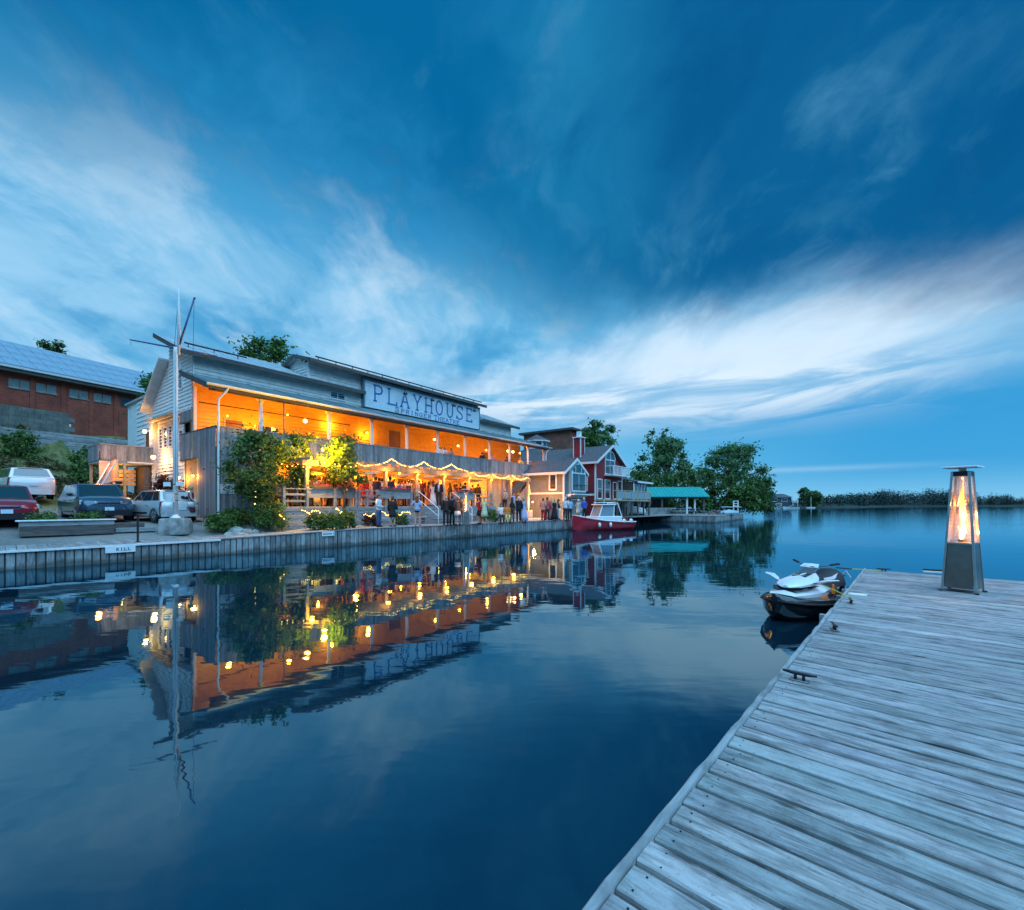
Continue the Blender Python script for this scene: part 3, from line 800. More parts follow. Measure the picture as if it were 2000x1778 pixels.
    while s < 28.4:
        top = 4.68; bot = pw(s, [(23.8, 2.0), (24.2, 2.5), (26.6, 4.3)]) if s < 26.6 else pw(s, [(26.6, 1.0), (30, 1.0)])
        if s < 26.6:
            o = obj('stair_board', MBOARD, None, root, (s, -.72, .85)); o.scale = (1, 1, pw(s, [(23.8, .9), (26.6, 3.2)]))
        else:
            o = obj('stair_board', MBOARD, None, root, (s, -.72, .85)); o.scale = (1, 1, 3.83)
        s += .2
    mb = MB(); mb.slab([(23.6, -.74, 1.8), (23.6, .2, 1.8), (26.8, .2, 4.6), (26.8, -.74, 4.6)], .12); mb.build('stair_soffit', M['darkwood'], root)
    mb = MB(); mb.box(26.6, 30.6, -.68, -.1, .85, 4.6); mb.build('stair_core', M['darkwood'], root)
    return root
_m = MB(); _m.bbox(0, .19, -.034, 0, 0, 1.0, .005); MBOARD = _m.mesh('stair_board'); MBOARD.materials.append(M['greywood'])
theatre()

# ------------------------------------------------------------------ sign
GLYPH = {  # strokes on a unit cell (x 0..1, y 0..1)
 'P': [[(.12,0),(.12,1)], [(.12,1),(.55,1),(.80,.92),(.90,.75),(.80,.56),(.55,.48),(.12,.48)], [(0,0),(.26,0)], [(0,1),(.12,1)]],
 'L': [[(.12,1),(.12,0)], [(.12,0),(.95,0),(.95,.16)], [(0,1),(.26,1)], [(0,0),(.12,0)]],
 'A': [[(.06,0),(.50,1)], [(.50,1),(.94,0)], [(.22,.36),(.78,.36)], [(-.04,0),(.18,0)], [(.82,0),(1.04,0)]],
 'Y': [[(.06,1),(.5,.48)], [(.94,1),(.5,.48)], [(.5,.48),(.5,0)], [(-.02,1),(.18,1)], [(.82,1),(1.02,1)], [(.36,0),(.64,0)]],
 'H': [[(.12,0),(.12,1)], [(.88,0),(.88,1)], [(.12,.5),(.88,.5)], [(0,0),(.24,0)], [(0,1),(.24,1)], [(.76,0),(1,0)], [(.76,1),(1,1)]],
 'O': [[(.5+.42*math.cos(k*math.pi/8), .5+.5*math.sin(k*math.pi/8)) for k in range(17)]],
 'U': [[(.10,1),(.10,.34),(.18,.14),(.36,.01),(.5,0),(.64,.01),(.82,.14),(.90,.34),(.90,1)], [(0,1),(.22,1)], [(.78,1),(1,1)]],
 'S': [[(.90,.80),(.78,.94),(.52,1),(.26,.94),(.13,.78),(.24,.62),(.5,.52),(.78,.40),(.90,.22),(.76,.06),(.48,0),(.22,.05),(.08,.2)], [(.90,.80),(.90,.96)], [(.08,.2),(.08,.04)]],
 'E': [[(.12,0),(.12,1)], [(.12,1),(.88,1),(.88,.86)], [(.12,.52),(.66,.52)], [(.12,0),(.92,0),(.92,.15)], [(0,0),(.12,0)], [(0,1),(.12,1)]],
 'R': [[(.12,0),(.12,1)], [(.12,1),(.6,1),(.84,.9),(.88,.74),(.8,.58),(.55,.5),(.12,.5)], [(.5,.5),(.92,0)], [(0,0),(.24,0)]],
 'I': [[(.5,0),(.5,1)], [(.36,0),(.64,0)], [(.36,1),(.64,1)]],
 'N': [[(.12,0),(.12,1)], [(.12,1),(.88,0)], [(.88,0),(.88,1)]],
 'G': [[(.90,.80),(.72,.96),(.5,1),(.25,.93),(.1,.7),(.08,.5),(.1,.28),(.26,.06),(.5,0),(.74,.05),(.9,.2),(.9,.42),(.6,.42)]],
 'T': [[(.5,0),(.5,1)], [(.06,.88),(.06,1),(.94,1),(.94,.88)], [(.36,0),(.64,0)]],
 'K': [[(.12,0),(.12,1)], [(.88,1),(.14,.42)], [(.36,.58),(.92,0)]],
 'M': [[(.08,0),(.08,1)], [(.08,1),(.5,.3)], [(.5,.3),(.92,1)], [(.92,1),(.92,0)]],
 'V': [[(.06,1),(.5,0)], [(.5,0),(.94,1)]], 'D': [[(.12,0),(.12,1)], [(.12,1),(.5,1),(.82,.84),(.9,.5),(.82,.16),(.5,0),(.12,0)]],
 'C': [[(.90,.80),(.72,.96),(.5,1),(.25,.93),(.1,.7),(.08,.5),(.1,.28),(.26,.06),(.5,0),(.74,.05),(.9,.2)]],
 '0': [[(.5+.36*math.cos(k*math.pi/6), .5+.5*math.sin(k*math.pi/6)) for k in range(13)]],
 '1': [[(.25,.8),(.5,1),(.5,0)]], '4': [[(.7,0),(.7,1),(.1,.32),(.95,.32)]], '5': [[(.85,1),(.2,1),(.15,.55),(.6,.6),(.88,.35),(.7,.04),(.15,.04)]],
}
def stroke(mb, pts, wd, P):
    for (a, b) in zip(pts, pts[1:]):
        dx, dy = b[0]-a[0], b[1]-a[1]; L = math.hypot(dx, dy) or 1; ux, uy = dx/L*wd*.45, dy/L*wd*.45; nx, ny = -dy/L*wd/2, dx/L*wd/2
        q = [(a[0]-ux+nx, a[1]-uy+ny), (b[0]+ux+nx, b[1]+uy+ny), (b[0]+ux-nx, b[1]+uy-ny), (a[0]-ux-nx, a[1]-uy-ny)]
        mb.add([P(*k, 0) for k in q] + [P(*k, 1) for k in q], [(0,1,2,3), (4,5,6,7), (0,1,5,4), (1,2,6,5), (2,3,7,6), (3,0,4,7)])
def text(parent, txt, x0, w, gap, z0, h, wd, m, plane, name='letter', depth=.012):
    """stroke lettering; plane(u, z, d) gives the point"""
    x = x0
    for ch in txt:
        if ch != ' ':
            mb = MB()
            for st in GLYPH[ch]:
                stroke(mb, [(x+w*p[0], z0+h*p[1]) for p in st], wd, lambda u, v, d: plane(u, v, d*depth))
            mb.build(name, m, parent)
        x += w + gap
def sign():
    r = thing('theatre_sign', 'big pale blue sign board reading PLAYHOUSE SPRINGER THEATRE over the balcony roof', 'sign', (*T0, 0), A_TH)
    mb = MB(); z = 9.34
    while z < 11.3:
        mb.bbox(10.84, 23.72, 2.90, 3.16, z, z+.194, .004); z += .2
    mb.build('board', M['signboard'], r)
    mb = MB(); mb.box(10.72, 10.84, 2.86, 3.18, 9.3, 11.42); mb.box(23.72, 23.8, 2.86, 3.18, 9.3, 11.42); mb.box(10.7, 23.82, 2.84, 3.18, 11.36, 11.46)
    mb.build('frame', M['porchroof'], r)
    P = lambda u, v, d: (u, 2.897-d, v)
    for ch, s0, w in zip('PLAYHOUSE', (11.63, 12.92, 14.17, 15.49, 16.75, 17.97, 19.30, 20.54, 21.88), (.84, .90, .87, .82, .86, .88, .84, .90, .84)):
        text(r, ch, s0, w, 0, 9.92, 1.18, .118, M['signblue'], P)
    text(r, 'S', 13.62, .38, 0, 9.40, .42, .06, M['signblue'], P)
    text(r, 'PRINGER', 14.22, .34, .14, 9.42, .31, .05, M['signblue'], P)
    text(r, 'T', 17.78, .40, 0, 9.40, .40, .06, M['signblue'], P)
    text(r, 'HEATRE', 18.28, .34, .12, 9.42, .31, .05, M['signblue'], P)
sign()
for i, (s, lb) in enumerate(((14.1, 'black gooseneck lamp over the sign between L and A'), (17.0, 'black gooseneck lamp over the sign by the letter H'),
                             (19.6, 'black gooseneck lamp over the sign by the letter U'), (22.3, 'black gooseneck lamp over the sign by the letter E'))):
    r = thing('sign_lamp', lb, 'lamp', Tp(s, 2.3, 11.1), A_TH, 'gooseneck lamps over the sign')
    m = MB(); m.lathe([(.03, .02), (.05, 0), (.17, -.20), (.19, -.27)], 12, (0, -.05, -.05)); m.build('shade', M['black'], r, smooth=True)
    m = MB(); m.tube([(0, .3, .38), (0, .12, .28), (0, -.02, .12), (0, -.05, -.04)], .02, 6); m.build('arm', M['black'], r)

# ------------------------------------------------------------------ patio in front of the ground floor
PZ = 1.95
def patio():
    r = thing('patio', 'raised plank patio under the balcony with timber front', 'patio', (*T0, 0), A_TH); r['kind'] = 'structure'
    mb = MB(); mb.bbox(0, .24, -2.95, 2.7, -.05, 0, .006); me = mb.mesh('plank'); me.materials.append(M['deckwood'])
    s = 1.3
    while s < 19.0: obj('plank', me, None, r, (s, 0, PZ)); s += .25
    for a, b in ((1.3, 10.75), (14.25, 19.0)):
        z = .75
        while z < 1.88:
            mb = MB(); mb.bbox(a, b, -3.0 + random.uniform(-.012, .012), -2.9, z, z+.185, .01); mb.build('front_timber', M['railwood'], r); z += .192
    mb = MB(); mb.box(1.35, 18.9, -2.9, 2.7, .5, 1.88); mb.build('fill', M['darkwood'], r)
    # seven steps
    for k in range(7):
        t0 = -4.75 + k*.26; z = .83 + (k+1)*.16
        mb = MB(); mb.bbox(10.8, 14.2, t0, t0+.31, z-.05, z, .01); mb.build('tread', M['railwood'], r)
        mb = MB(); mb.box(10.82, 14.18, t0+.03, t0+.29, .6, z-.05); mb.build('riser', M['railwood'], r)
    # small stage to the right
    mb = MB(); mb.box(19.02, 24.4, -2.9, 2.6, .8, 1.55); mb.build('stage_floor', M['railwood'], r)
patio()
def railing(name, label, posts, solid, t, z0, hgt=.95):
    r = thing(name, label, 'railing', Tp(posts[0], t, z0), A_TH, 'patio railings')
    o = posts[0]
    mb = MB(); mb.bbox(-.065, .065, -.065, .065, 0, hgt+.06, .012); me = mb.mesh('post'); me.materials.append(M['railwood'])
    for p in posts: obj('post', me, None, r, (p-o, 0, 0))
    for (a, b), so in zip(zip(posts, posts[1:]), solid):
        a += .07-o; b -= .07+o
        mb = MB(); mb.bbox(a, b, -.05, .05, hgt-.05, hgt, .008); mb.build('top_rail', M['railwood'], r)
        if so:
            q = a
            mb = MB(); mb.box(a, b, -.03, .02, .47, hgt-.05); mb.build('board', M['railwood'], r)
        else:
            for h in (.24, .58):
                mb = MB(); mb.bbox(a, b, -.025, .025, h, h+.10, .008); mb.build('rail', M['railwood'], r)
    return r
railing('patio_railing', 'grey plank railing on the patio edge behind the round shrub, left part', (2.02, 3.26, 4.87, 6.17), (0, 1, 1), -2.86, PZ)
railing('patio_railing', 'grey plank railing on the patio edge beside the stairs', (6.40, 6.95, 7.66, 10.35), (0, 0, 1), -2.86, PZ)
railing('patio_railing', 'grey plank railing on the patio right of the stairs behind the tall heater', (14.5, 16.4, 18.6), (1, 0), -2.86, PZ)
def handrail(label, s, far=False):
    r = thing('handrail', label, 'handrail', Tp(s, 0, 0), A_TH, 'white pipe handrails of the stairs')
    m = MB(); m.tube([(0, -2.7, 2.2), (0, -2.75, 2.92), (0, -2.95, 2.94), (0, -4.75, 1.86), (0, -4.82, 1.78), (0, -4.82, .84)], .026, 8); m.build('top_tube', M['white'], r, angle=50)
    m = MB(); m.tube([(0, -2.85, 2.45), (0, -4.78, 1.35)], .02, 8); m.build('mid_tube', M['white'], r)
handrail('white pipe handrail on the left side of the wooden stairs', 10.9)
handrail('white pipe handrail on the right side of the wooden stairs by the heater', 14.1)

# ------------------------------------------------------------------ pergola and canopies
def pergola():
    r = thing('pergola', 'timber pergola beam and posts along the front of the patio', 'pergola', (*T0, 0), A_TH)
    posts = (3.3, 5.9, 8.4, 10.9, 13.4, 16.0, 18.6, 21.3, 23.9)
    mb = MB(); mb.bbox(-.09, .09, -.09, .09, 0, 2.1, .012); me = mb.mesh('post'); me.materials.append(M['tanwood'])
    for p in posts: 
        o = obj('post', me, None, r, (p, -2.72, PZ if p < 19 else .85)); o.scale = (1, 1, 1.08 if p < 19 else 1.6)
    mb = MB(); mb.bbox(3.0, 24.2, -2.86, -2.58, 4.14, 4.42, .01); mb.build('beam', M['tanwood'], r)
    mb = MB(); mb.bbox(-.05, .05, -3.2, -.05, 0, .16, .01); me = mb.mesh('rafter'); me.materials.append(M['tanwood'])
    s = 3.3
    while s < 24: obj('rafter', me, None, r, (s, 0, 4.425)); s += .65
pergola()
def canopy(a, b, i):
    mb = MB(); rings = []
    for ks in range(9):
        s = lerp(a, b, ks/8); ring = []
        for kt in range(9):
            t = lerp(-2.55, .0, kt/8)
            sag = .34*(1-(2*ks/8-1)**2)*(.55+.45*(1-(2*kt/8-1)**2)) + .05*math.sin(kt*2+i)
            ring.append((s, t, 4.12 - sag + .03*kt/8))
        rings.append(ring)
    mb.loft(rings, False, False)
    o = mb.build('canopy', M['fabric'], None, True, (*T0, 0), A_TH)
    order = ('nearest the grey corner wall', 'by the second tree', 'between the trees and the stairs', 'above the stairs', 'right of the stairs', 'before the curtain of lights', 'at the end of the pergola')
    tag(o, 'sagging cream cloth canopy slung under the pergola ' + order[i], 'canopy', 'cloth canopies under the pergola')
for i, (a, b) in enumerate(zip((3.4, 6.0, 8.5, 11.0, 13.5, 16.1), (5.8, 8.3, 10.8, 13.3, 15.9, 18.5))): canopy(a, b, i)
def stage_wall():
    r = thing('stage_wall', 'brown plank wall beside the patio lit from the left', 'wall', Tp(18.7, -2.3, 1.5), A_TH)
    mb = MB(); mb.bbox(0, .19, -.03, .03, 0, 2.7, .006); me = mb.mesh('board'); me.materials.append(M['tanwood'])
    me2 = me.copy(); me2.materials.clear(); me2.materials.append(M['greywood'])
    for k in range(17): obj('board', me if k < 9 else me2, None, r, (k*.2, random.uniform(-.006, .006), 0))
stage_wall()

# ------------------------------------------------------------------ lights that the photograph shows lit, and one added
def globe(label, s, t, z, big=.09, e=60, col=(1, .31, .015), light=True, group='lit lamps along the balcony', p=None):
    loc = Tp(s, t, z) if p is None else p
    r = thing('globe_lamp', label, 'lamp', loc, A_TH, group)
    m = MB(); m.ball((0, 0, 0), big, 12, 8); m.build('globe', M['bulbw'] if big > .085 else M['bulb'], r, smooth=True)
    m = MB(); m.cyl(0, 0, big*.8, big*1.5, big*.45, n=8); m.build('socket', M['darkmetal'], r)
    if light: lamp('lamp_light', (0, -big-.12, -.05), e, col, .12, r)
bal = [(1.35, 2.2, 7.05, .055, 'lamp on the balcony nearest the downpipe'), (3.0, 2.6, 6.75, .055, 'low lamp on the balcony between the first two columns'),
       (4.6, 1.9, 7.6, .055, 'lamp on the balcony pipe before the third column'), (5.35, 1.2, 7.25, .13, 'big bright white globe on the balcony left of the third column'),
       (8.1, 2.9, 7.7, .055, 'wall lamp on the balcony above the second tree'), (11.0, 2.9, 7.4, .08, 'wall lamp on the balcony under the letter P of the sign'),
       (16.4, 1.4, 7.4, .10, 'globe on the balcony above the couple at the rail'), (19.4, 1.6, 7.2, .09, 'globe on the balcony before the seventh column'),
       (23.2, 1.6, 7.2, .08, 'lamp on the balcony left of the pair of red lamps'), (27.8, 1.0, 7.3, .08, 'last lamp on the balcony at the far end')]
for s, t, z, b, lb in bal: globe(lb, s, t, z, b, 125 if b < .12 else 170)
for s, lb in ((25.7, 'left of the two reddish globes at the far end of the balcony'), (26.5, 'right of the two reddish globes at the far end of the balcony')):
    globe(lb, s, .9, 7.3, .13, 45, (1, .22, .08))
per = ('by the grey corner wall', 'by the yellow lit tree', 'beside the second tree trunk', 'left of the stairs', 'above the top of the stairs', 'right of the stairs', 'left of the curtain of lights', 'at the corner of the plank wall', 'at the far end of the garland')
for i, s in enumerate((3.35, 5.95, 8.3, 10.85, 13.35, 15.95, 18.55, 21.25)):
    globe('small bare bulb under the pergola beam ' + per[i], s, -2.95, 4.05, .06, 60, (1, .30, .02), group='bare bulbs along the pergola beam')
# lamps in the ceiling of the ground floor, hidden by the fringe of the canopies in part
for s in (5.0, 9.0, 13.0, 17.0): globe('ceiling lamp inside the ground floor %s' % {5.0: 'behind the first tree', 9.0: 'behind the patio tables', 13.0: 'over the head of the stairs', 17.0: 'beside the dark door'}[s], s, 1.6, 4.45, .08, 230, (1, .29, .015), group='ceiling lamps of the ground floor')
globe('added lamp at the foot of the stair enclosure throwing orange light on the boardwalk', 24.4, -2.9, 2.3, .06, 700, (1, .36, .07), group='ceiling lamps of the ground floor')  # source is unseen; globe added to throw the orange glow on the boards

for s, lb in ((4.6, 'behind the big dark tree'), (7.2, 'beside the slim tree'), (9.7, 'left of the stairs'), (12.2, 'above the stair head'), (14.8, 'right of the stairs'), (17.4, 'before the dark door')):
    globe('bulb hanging below the canopies ' + lb, s, -1.3, 3.72, .06, 130, (1, .30, .015), group='bulbs hanging below the canopies')
def fairy_path(name, label, pts, every=.13, size=.022, cat='fairy lights', group='strings of fairy lights', closed=False):
    """cable with tiny lamps, world points"""
    r = thing(name, label, cat, pts[0], 0, group); o = Vector(pts[0])
    v = [Vector(p)-o for p in pts]
    m = MB(); m.tube(v, .007, 4); m.build('cable', M['black'], r)
    b = MB(); acc = 0.0; rr = random.Random(len(pts))
    for a, c in zip(v, v[1:]):
        L = (c-a).length; q = (every - acc)
        while q < L:
            p = a.lerp(c, q/L); z = size*rr.uniform(.8, 1.3)
            p = p + Vector((rr.uniform(-.02, .02), rr.uniform(-.02, .02), rr.uniform(-.03, .02)))
            b.add([(p.x+z, p.y, p.z), (p.x-z, p.y, p.z), (p.x, p.y+z, p.z), (p.x, p.y-z, p.z), (p.x, p.y, p.z+z), (p.x, p.y, p.z-z)],
                  [(0,2,4),(2,1,4),(1,3,4),(3,0,4),(2,0,5),(1,2,5),(3,1,5),(0,3,5)])
            q += every
        acc = (acc + L) % every
    o2 = b.build('bulbs', M['fairy'], r, fix=False); o2['kind'] = 'stuff'
    return r
gp = []
knots = [(6.1, 4.5), (7.2, 4.42), (8.7, 4.92), (10.0, 4.5), (11.35, 4.95), (12.6, 4.55), (13.9, 4.95), (15.4, 4.58), (16.3, 4.5), (17.2, 4.28), (18.4, 4.55), (19.8, 4.22), (21.0, 4.60), (22.4, 4.24), (23.7, 4.62)]
for (a, za), (b, zb) in zip(knots, knots[1:]):
    for k in range(6):
        f = k/6; gp.append(Tp(lerp(a, b, f), -3.0, lerp(za, zb, f) - .10*math.sin(math.pi*f)))
gp += [Tp(23.7, -3.0, 4.62), Tp(24.2, -2.6, 4.1), Tp(24.9, -2.2, 3.6), Tp(25.6, -1.8, 3.05)]
fairy_path('light_garland', 'yellow light garland looping in waves along the pergola beam', gp, .11, .038, 'light garland')
def light_curtain():
    r = thing('light_curtain', 'curtain of tiny yellow lights hanging on the far wall of the patio', 'light curtain', Tp(21.0, 2.45, 0), A_TH)
    c = MB(); b = MB(); rr = random.Random(5)
    for k in range(24):
        x = k*.155; c.tube([(x, 0, 4.55), (x+rr.uniform(-.03, .03), .02, 2.05)], .006, 4)
        z = 4.5
        while z > 2.1:
            w = .02; px = x + rr.uniform(-.03, .03)
            b.add([(px+w, 0, z), (px-w, 0, z), (px, .02, z), (px, -w, z), (px, 0, z+w), (px, 0, z-w)], [(0,2,4),(2,1,4),(1,3,4),(3,0,4),(2,0,5),(1,2,5),(3,1,5),(0,3,5)])
            z -= rr.uniform(.08, .16)
    o = c.build('strand', M['black'], r); o['kind'] = 'stuff'; o = b.build('bulbs', M['fairy'], r, fix=False); o['kind'] = 'stuff'
    m = MB(); m.box(-.1, 3.8, .22, .26, 2.0, 4.66); m.build('backing_cloth', M['fabric'], r)
    lamp('lamp_light', (1.8, -1.0, 3.6), 170, (1,.42,.02), .4, r)
light_curtain()
# ------------------------------------------------------------------ left side: brick hall on the hill
def brickmat():
    m, g, b = pbr('brick_wall')
    tc = g.n('ShaderNodeTexCoord').outputs['Object']
    sep = g.n('ShaderNodeSeparateXYZ'); g.put(sep.inputs[0], tc)
    v = g.xyz(sep.outputs[0], sep.outputs[2], 0.0)
    bt = g.n('ShaderNodeTexBrick'); g.put(bt.inputs['Vector'], v); bt.inputs['Scale'].default_value = 1.0
    bt.inputs['Brick Width'].default_value = .23; bt.inputs['Row Height'].default_value = .08; bt.inputs['Mortar Size'].default_value = .006
    bt.inputs['Color1'].default_value = (.34, .065, .035, 1); bt.inputs['Color2'].default_value = (.22, .042, .026, 1); bt.inputs['Mortar'].default_value = (.20, .13, .10, 1)
    n = g.noise(tc, .7, 5, .6)
    c = g.mix(1.0, bt.outputs['Color'], g.ramp(n, [(.3, (.65, .65, .65)), (.7, (1.35, 1.3, 1.25))]), 'MULTIPLY')
    g.put(b.inputs['Base Color'], c); b.inputs['Roughness'].default_value = .9
    return m
M['brick'] = brickmat()
M['panel'] = mat('solar_panel', (.30, .40, .48), .30, .12, 1.2, .1)
M['paleglass'] = glassmat('pale_window_glass', (.17, .22, .20), .2)
HB, HA = (-43.5, 45.0), math.atan2(.906, .424)
def brick_hall():
    r = thing('brick_building', 'long red brick hall on the hill with a roof covered in solar panels', 'building', (*HB, 0), HA)
    m = MB(); m.box(-24, 12, 0, 10, 6.5, 14.5); m.build('wall', M['brick'], r)
    m = MB(); m.slab([(-24.6, -.9, 14.45), (12.6, -.9, 14.45), (12.6, 5.5, 18.2), (-24.6, 5.5, 18.2)], .15); m.build('roof', M['roofmetal'], r)
    m = MB(); m.slab([(-24.6, 5.5, 18.2), (12.6, 5.5, 18.2), (12.6, 11, 14.6), (-24.6, 11, 14.6)], .15); m.build('roof', M['roofmetal'], r)
    m = MB(); m.loft([[(q, -.9, 14.28), (q, -1.05, 14.30), (q, -1.07, 14.46), (q, -.9, 14.44)] for q in (-24.6, 12.6)]); m.build('gutter', M['trim'], r)
    m = MB(); m.box(-24.4, 12.4, -.88, -.02, 14.0, 14.28); m.build('eave_board', M['darkwood'], r)
    th = math.atan2(3.75, 6.4); L = math.hypot(3.75, 6.4)
    m = MB(); m.bbox(.02, 1.0, .02, 1.66, .04, .075, .008); me = m.mesh('solar_panel'); me.materials.append(M['panel'])
    m = MB()
    for k in range(4):
        for i in range(35):
            o = obj('solar_panel', me, None, r); d = .25 + k*1.72
            o.location = (-23.4 + i*1.02, -.9 + d*math.cos(th), 14.45 + d*math.sin(th)); o.rotation_euler = (th, 0, 0)
    for s in (-7.0, -4.7, -2.9, -.5, 1.4):
        for d in (0, .74):
            f = window(r, 't', 0.0, s+d, s+d+.58, 12.82, 13.45, ('concrete', 'paleglass'), mull=2, rows=2, fw=.05)
        m = MB(); m.box(s-.1, s+1.45, -.09, .01, 12.62, 12.74); m.build('sill', M['concrete'], r)
    window(r, 't', 0.0, 3.7, 4.9, 12.7, 13.5, ('darkwood', 'glass'), mull=4, rows=2, fw=.06)
    for s in (-9.2, -3.2, -1.0, 1.15, 3.2, 5.6):
        m = MB(); m.box(s-.18, s+.18, -.09, .02, 6.5, 14.0); m.build('pilaster', M['brick'], r)
    m = MB(); m.box(-1.1, -.55, -.35, -.05, 9.7, 9.95); m.tube([(-.8, -.1, 9.95), (-.8, -.02, 10.1)], .03, 6); m.build('wall_lamp', M['white'], r)
brick_hall()
def timber_wall(name, label, s0, s1, t, z0, z1, m, loc=(*HB, 0), a=HA, h=.22):
    r = thing(name, label, 'retaining wall', loc, a)
    z = z0
    while z < z1:
        q = s0
        while q < s1 - .3:
            e = min(s1, q + random.uniform(2.2, 3.4))
            b = MB(); b.bbox(q+.01, e-.01, t + random.uniform(-.03, .03), t+.25, z, z+h-.015, .015); b.build('timber', M[m], r); q = e
        z += h
    return r
timber_wall('timber_retaining_wall', 'weathered timber retaining wall on the hillside below the brick hall', -16, 7.5, -3.4, 6.2, 8.5, 'railwood')
M['darkblock'] = mat('old_block', (.13, .14, .125), .9, .3, 1.5, 0, .3, 20)
r = thing('block_wall', 'plain grey concrete block wall against the brick hall', 'wall', (*HB, 0), HA)
for k in range(5):
    z = 8.5 + k*.42
    for i in range(15):
        m = MB(); m.bbox(-13.6 + i*.8 + (.4 if k % 2 else 0), -12.82 + i*.8 + (.4 if k % 2 else 0), -2.9, -2.5, z, z+.41, .015); m.build('block', M['darkblock'], r)

# ------------------------------------------------------------------ annex, porch and lean-to at the theatre's left end
def annex():
    r = thing('annex', 'plain white flat roofed annex behind the left end of the theatre', 'building', (*T0, 0), A_TH)
    m = MB(); clap(m, 's', .05, 10.25, 13.6, 1.4, 9.25, .3); o = m.build('siding', M['cream'], r); o['kind'] = 'stuff'
    m = MB(); m.box(.08, 10, 10.25, 16, 1.2, 9.2); m.build('wall', M['cream'], r)
    m = MB(); m.box(-.08, 10.1, 10.2, 16.1, 9.2, 9.32); m.build('roof', M['roofmetal'], r)
    f = MB(); f.box(-.05, .03, 10.5, 10.6, 4.75, 6.9); f.box(-.05, .03, 11.45, 11.55, 4.75, 6.9); f.box(-.05, .03, 10.6, 11.45, 6.8, 6.9)
    fr = f.build('door_frame', M['white'], r); p = MB(); p.box(-.02, .0, 10.6, 11.45, 4.75, 6.8); p.build('door_leaf', M['door'], fr)
annex()
globe('bright globe lamp on the white annex above the raised porch', 0, 0, 0, .12, 60, (1, .42, .08), group='lamps at the left end of the theatre', p=Tp(-.35, 10.35, 6.75))
globe('flaring flood lamp under the three narrow windows', 0, 0, 0, .13, 120, (1, .44, .09), group='lamps at the left end of the theatre', p=Tp(-.32, 8.75, 5.0))
globe('small orange lamp inside the open corner passage', 0, 0, 0, .08, 60, (1, .36, .06), group='lamps at the left end of the theatre', p=Tp(-.15, 2.75, 3.62))
globe('orange lamp half hidden behind the flagpole', 0, 0, 0, .09, 40, (1, .40, .07), group='lamps at the left end of the theatre', p=Tp(-.1, 5.0, 3.6))
def raised_porch():
    r = thing('raised_porch', 'raised grey plank porch on posts beside the annex door', 'porch', (*T0, 0), A_TH)
    m = MB(); m.box(-2.6, .0, 10.0, 12.8, 4.58, 4.7); m.build('floor', M['railwood'], r)
    mb = MB(); mb.bbox(0, .145, -.03, 0, 0, .95, .005); me = mb.mesh('board'); me.materials.append(M['greywood'])
    for k in range(17): obj('board', me, None, r, (-2.55 + k*.15, 10.0, 4.72))
    for k in range(18):
        o = obj('board', me, None, r, (-2.6, 12.75 - k*.15, 4.72)); o.rotation_euler = (0, 0, R(-90))
    m = MB(); m.box(-2.66, .0, 9.94, 10.05, 5.67, 5.73); m.box(-2.66, -2.55, 9.94, 12.8, 5.67, 5.73); m.build('cap', M['railwood'], r)
    m = MB(); m.box(-1.3, .0, 9.93, 9.965, 4.66, 4.72); m.build('trim_strip', M['white'], r)
    for s, t in ((-2.5, 10.1), (-1.4, 10.1), (-2.5, 12.6)):
        m = MB(); m.box(s-.07, s+.07, t-.07, t+.07, 1.2, 4.58); m.build('post', M['tanwood'], r)
    for k in range(4):
        m = MB(); m.box(-2.3, -.5, 11.6, 11.68, 3.3 + k*.27, 3.5 + k*.27); m.build('slat', M['tanwood'], r)
    m = MB(); m.box(-.4, -.1, 10.3, 12.4, 1.5, 4.5); m.build('side_board', M['darkwood'], r)
    lamp('lamp_light', (-1.4, 10.9, 4.0), 45, (1, .40, .07), .15, r)
raised_porch()
def stair_shed():
    r = thing('stair_shed', 'small timber stair shed with a glowing orange plank wall', 'shed', at(226, 26.6), A_TH)
    zb = 1.9
    for k in range(9):
        m = MB(); m.bbox(-.05, -.02, -.75 + k*.165, -.59 + k*.165, 3.62, 4.62, .004); m.build('plank', M['tanwood'], r)
    m = MB(); m.box(-.6, .0, .72, .80, zb, 4.65); m.box(-.05, 0.0, -.8, .8, 4.62, 4.70); m.build('frame', M['railwood'], r)
    for k in range(8):
        m = MB(); m.bbox(-.9 + k*.11, -.62 + k*.11, -.75, .7, 2.0 + k*.2, 2.05 + k*.2, .008); m.build('tread', M['railwood'], r)
        m = MB(); m.box(-.64 + k*.11, -.62 + k*.11, -.75, .7, 1.86 + k*.2, 2.0 + k*.2); m.build('riser', M['darkwood'], r)
    for t in (-.72, .60):
        m = MB(); m.tube([(-.95, t-.1, 2.75), (-.12, t+.12, 4.55)], .04, 6); m.tube([(-.95, t-.1, zb), (-.95, t-.1, 2.78)], .035, 6); m.build('hand_rail', M['trim'], r)
    lamp('lamp_light', (-.75, 0, 4.35), 85, (1, .27, .02), .12, r)
stair_shed()

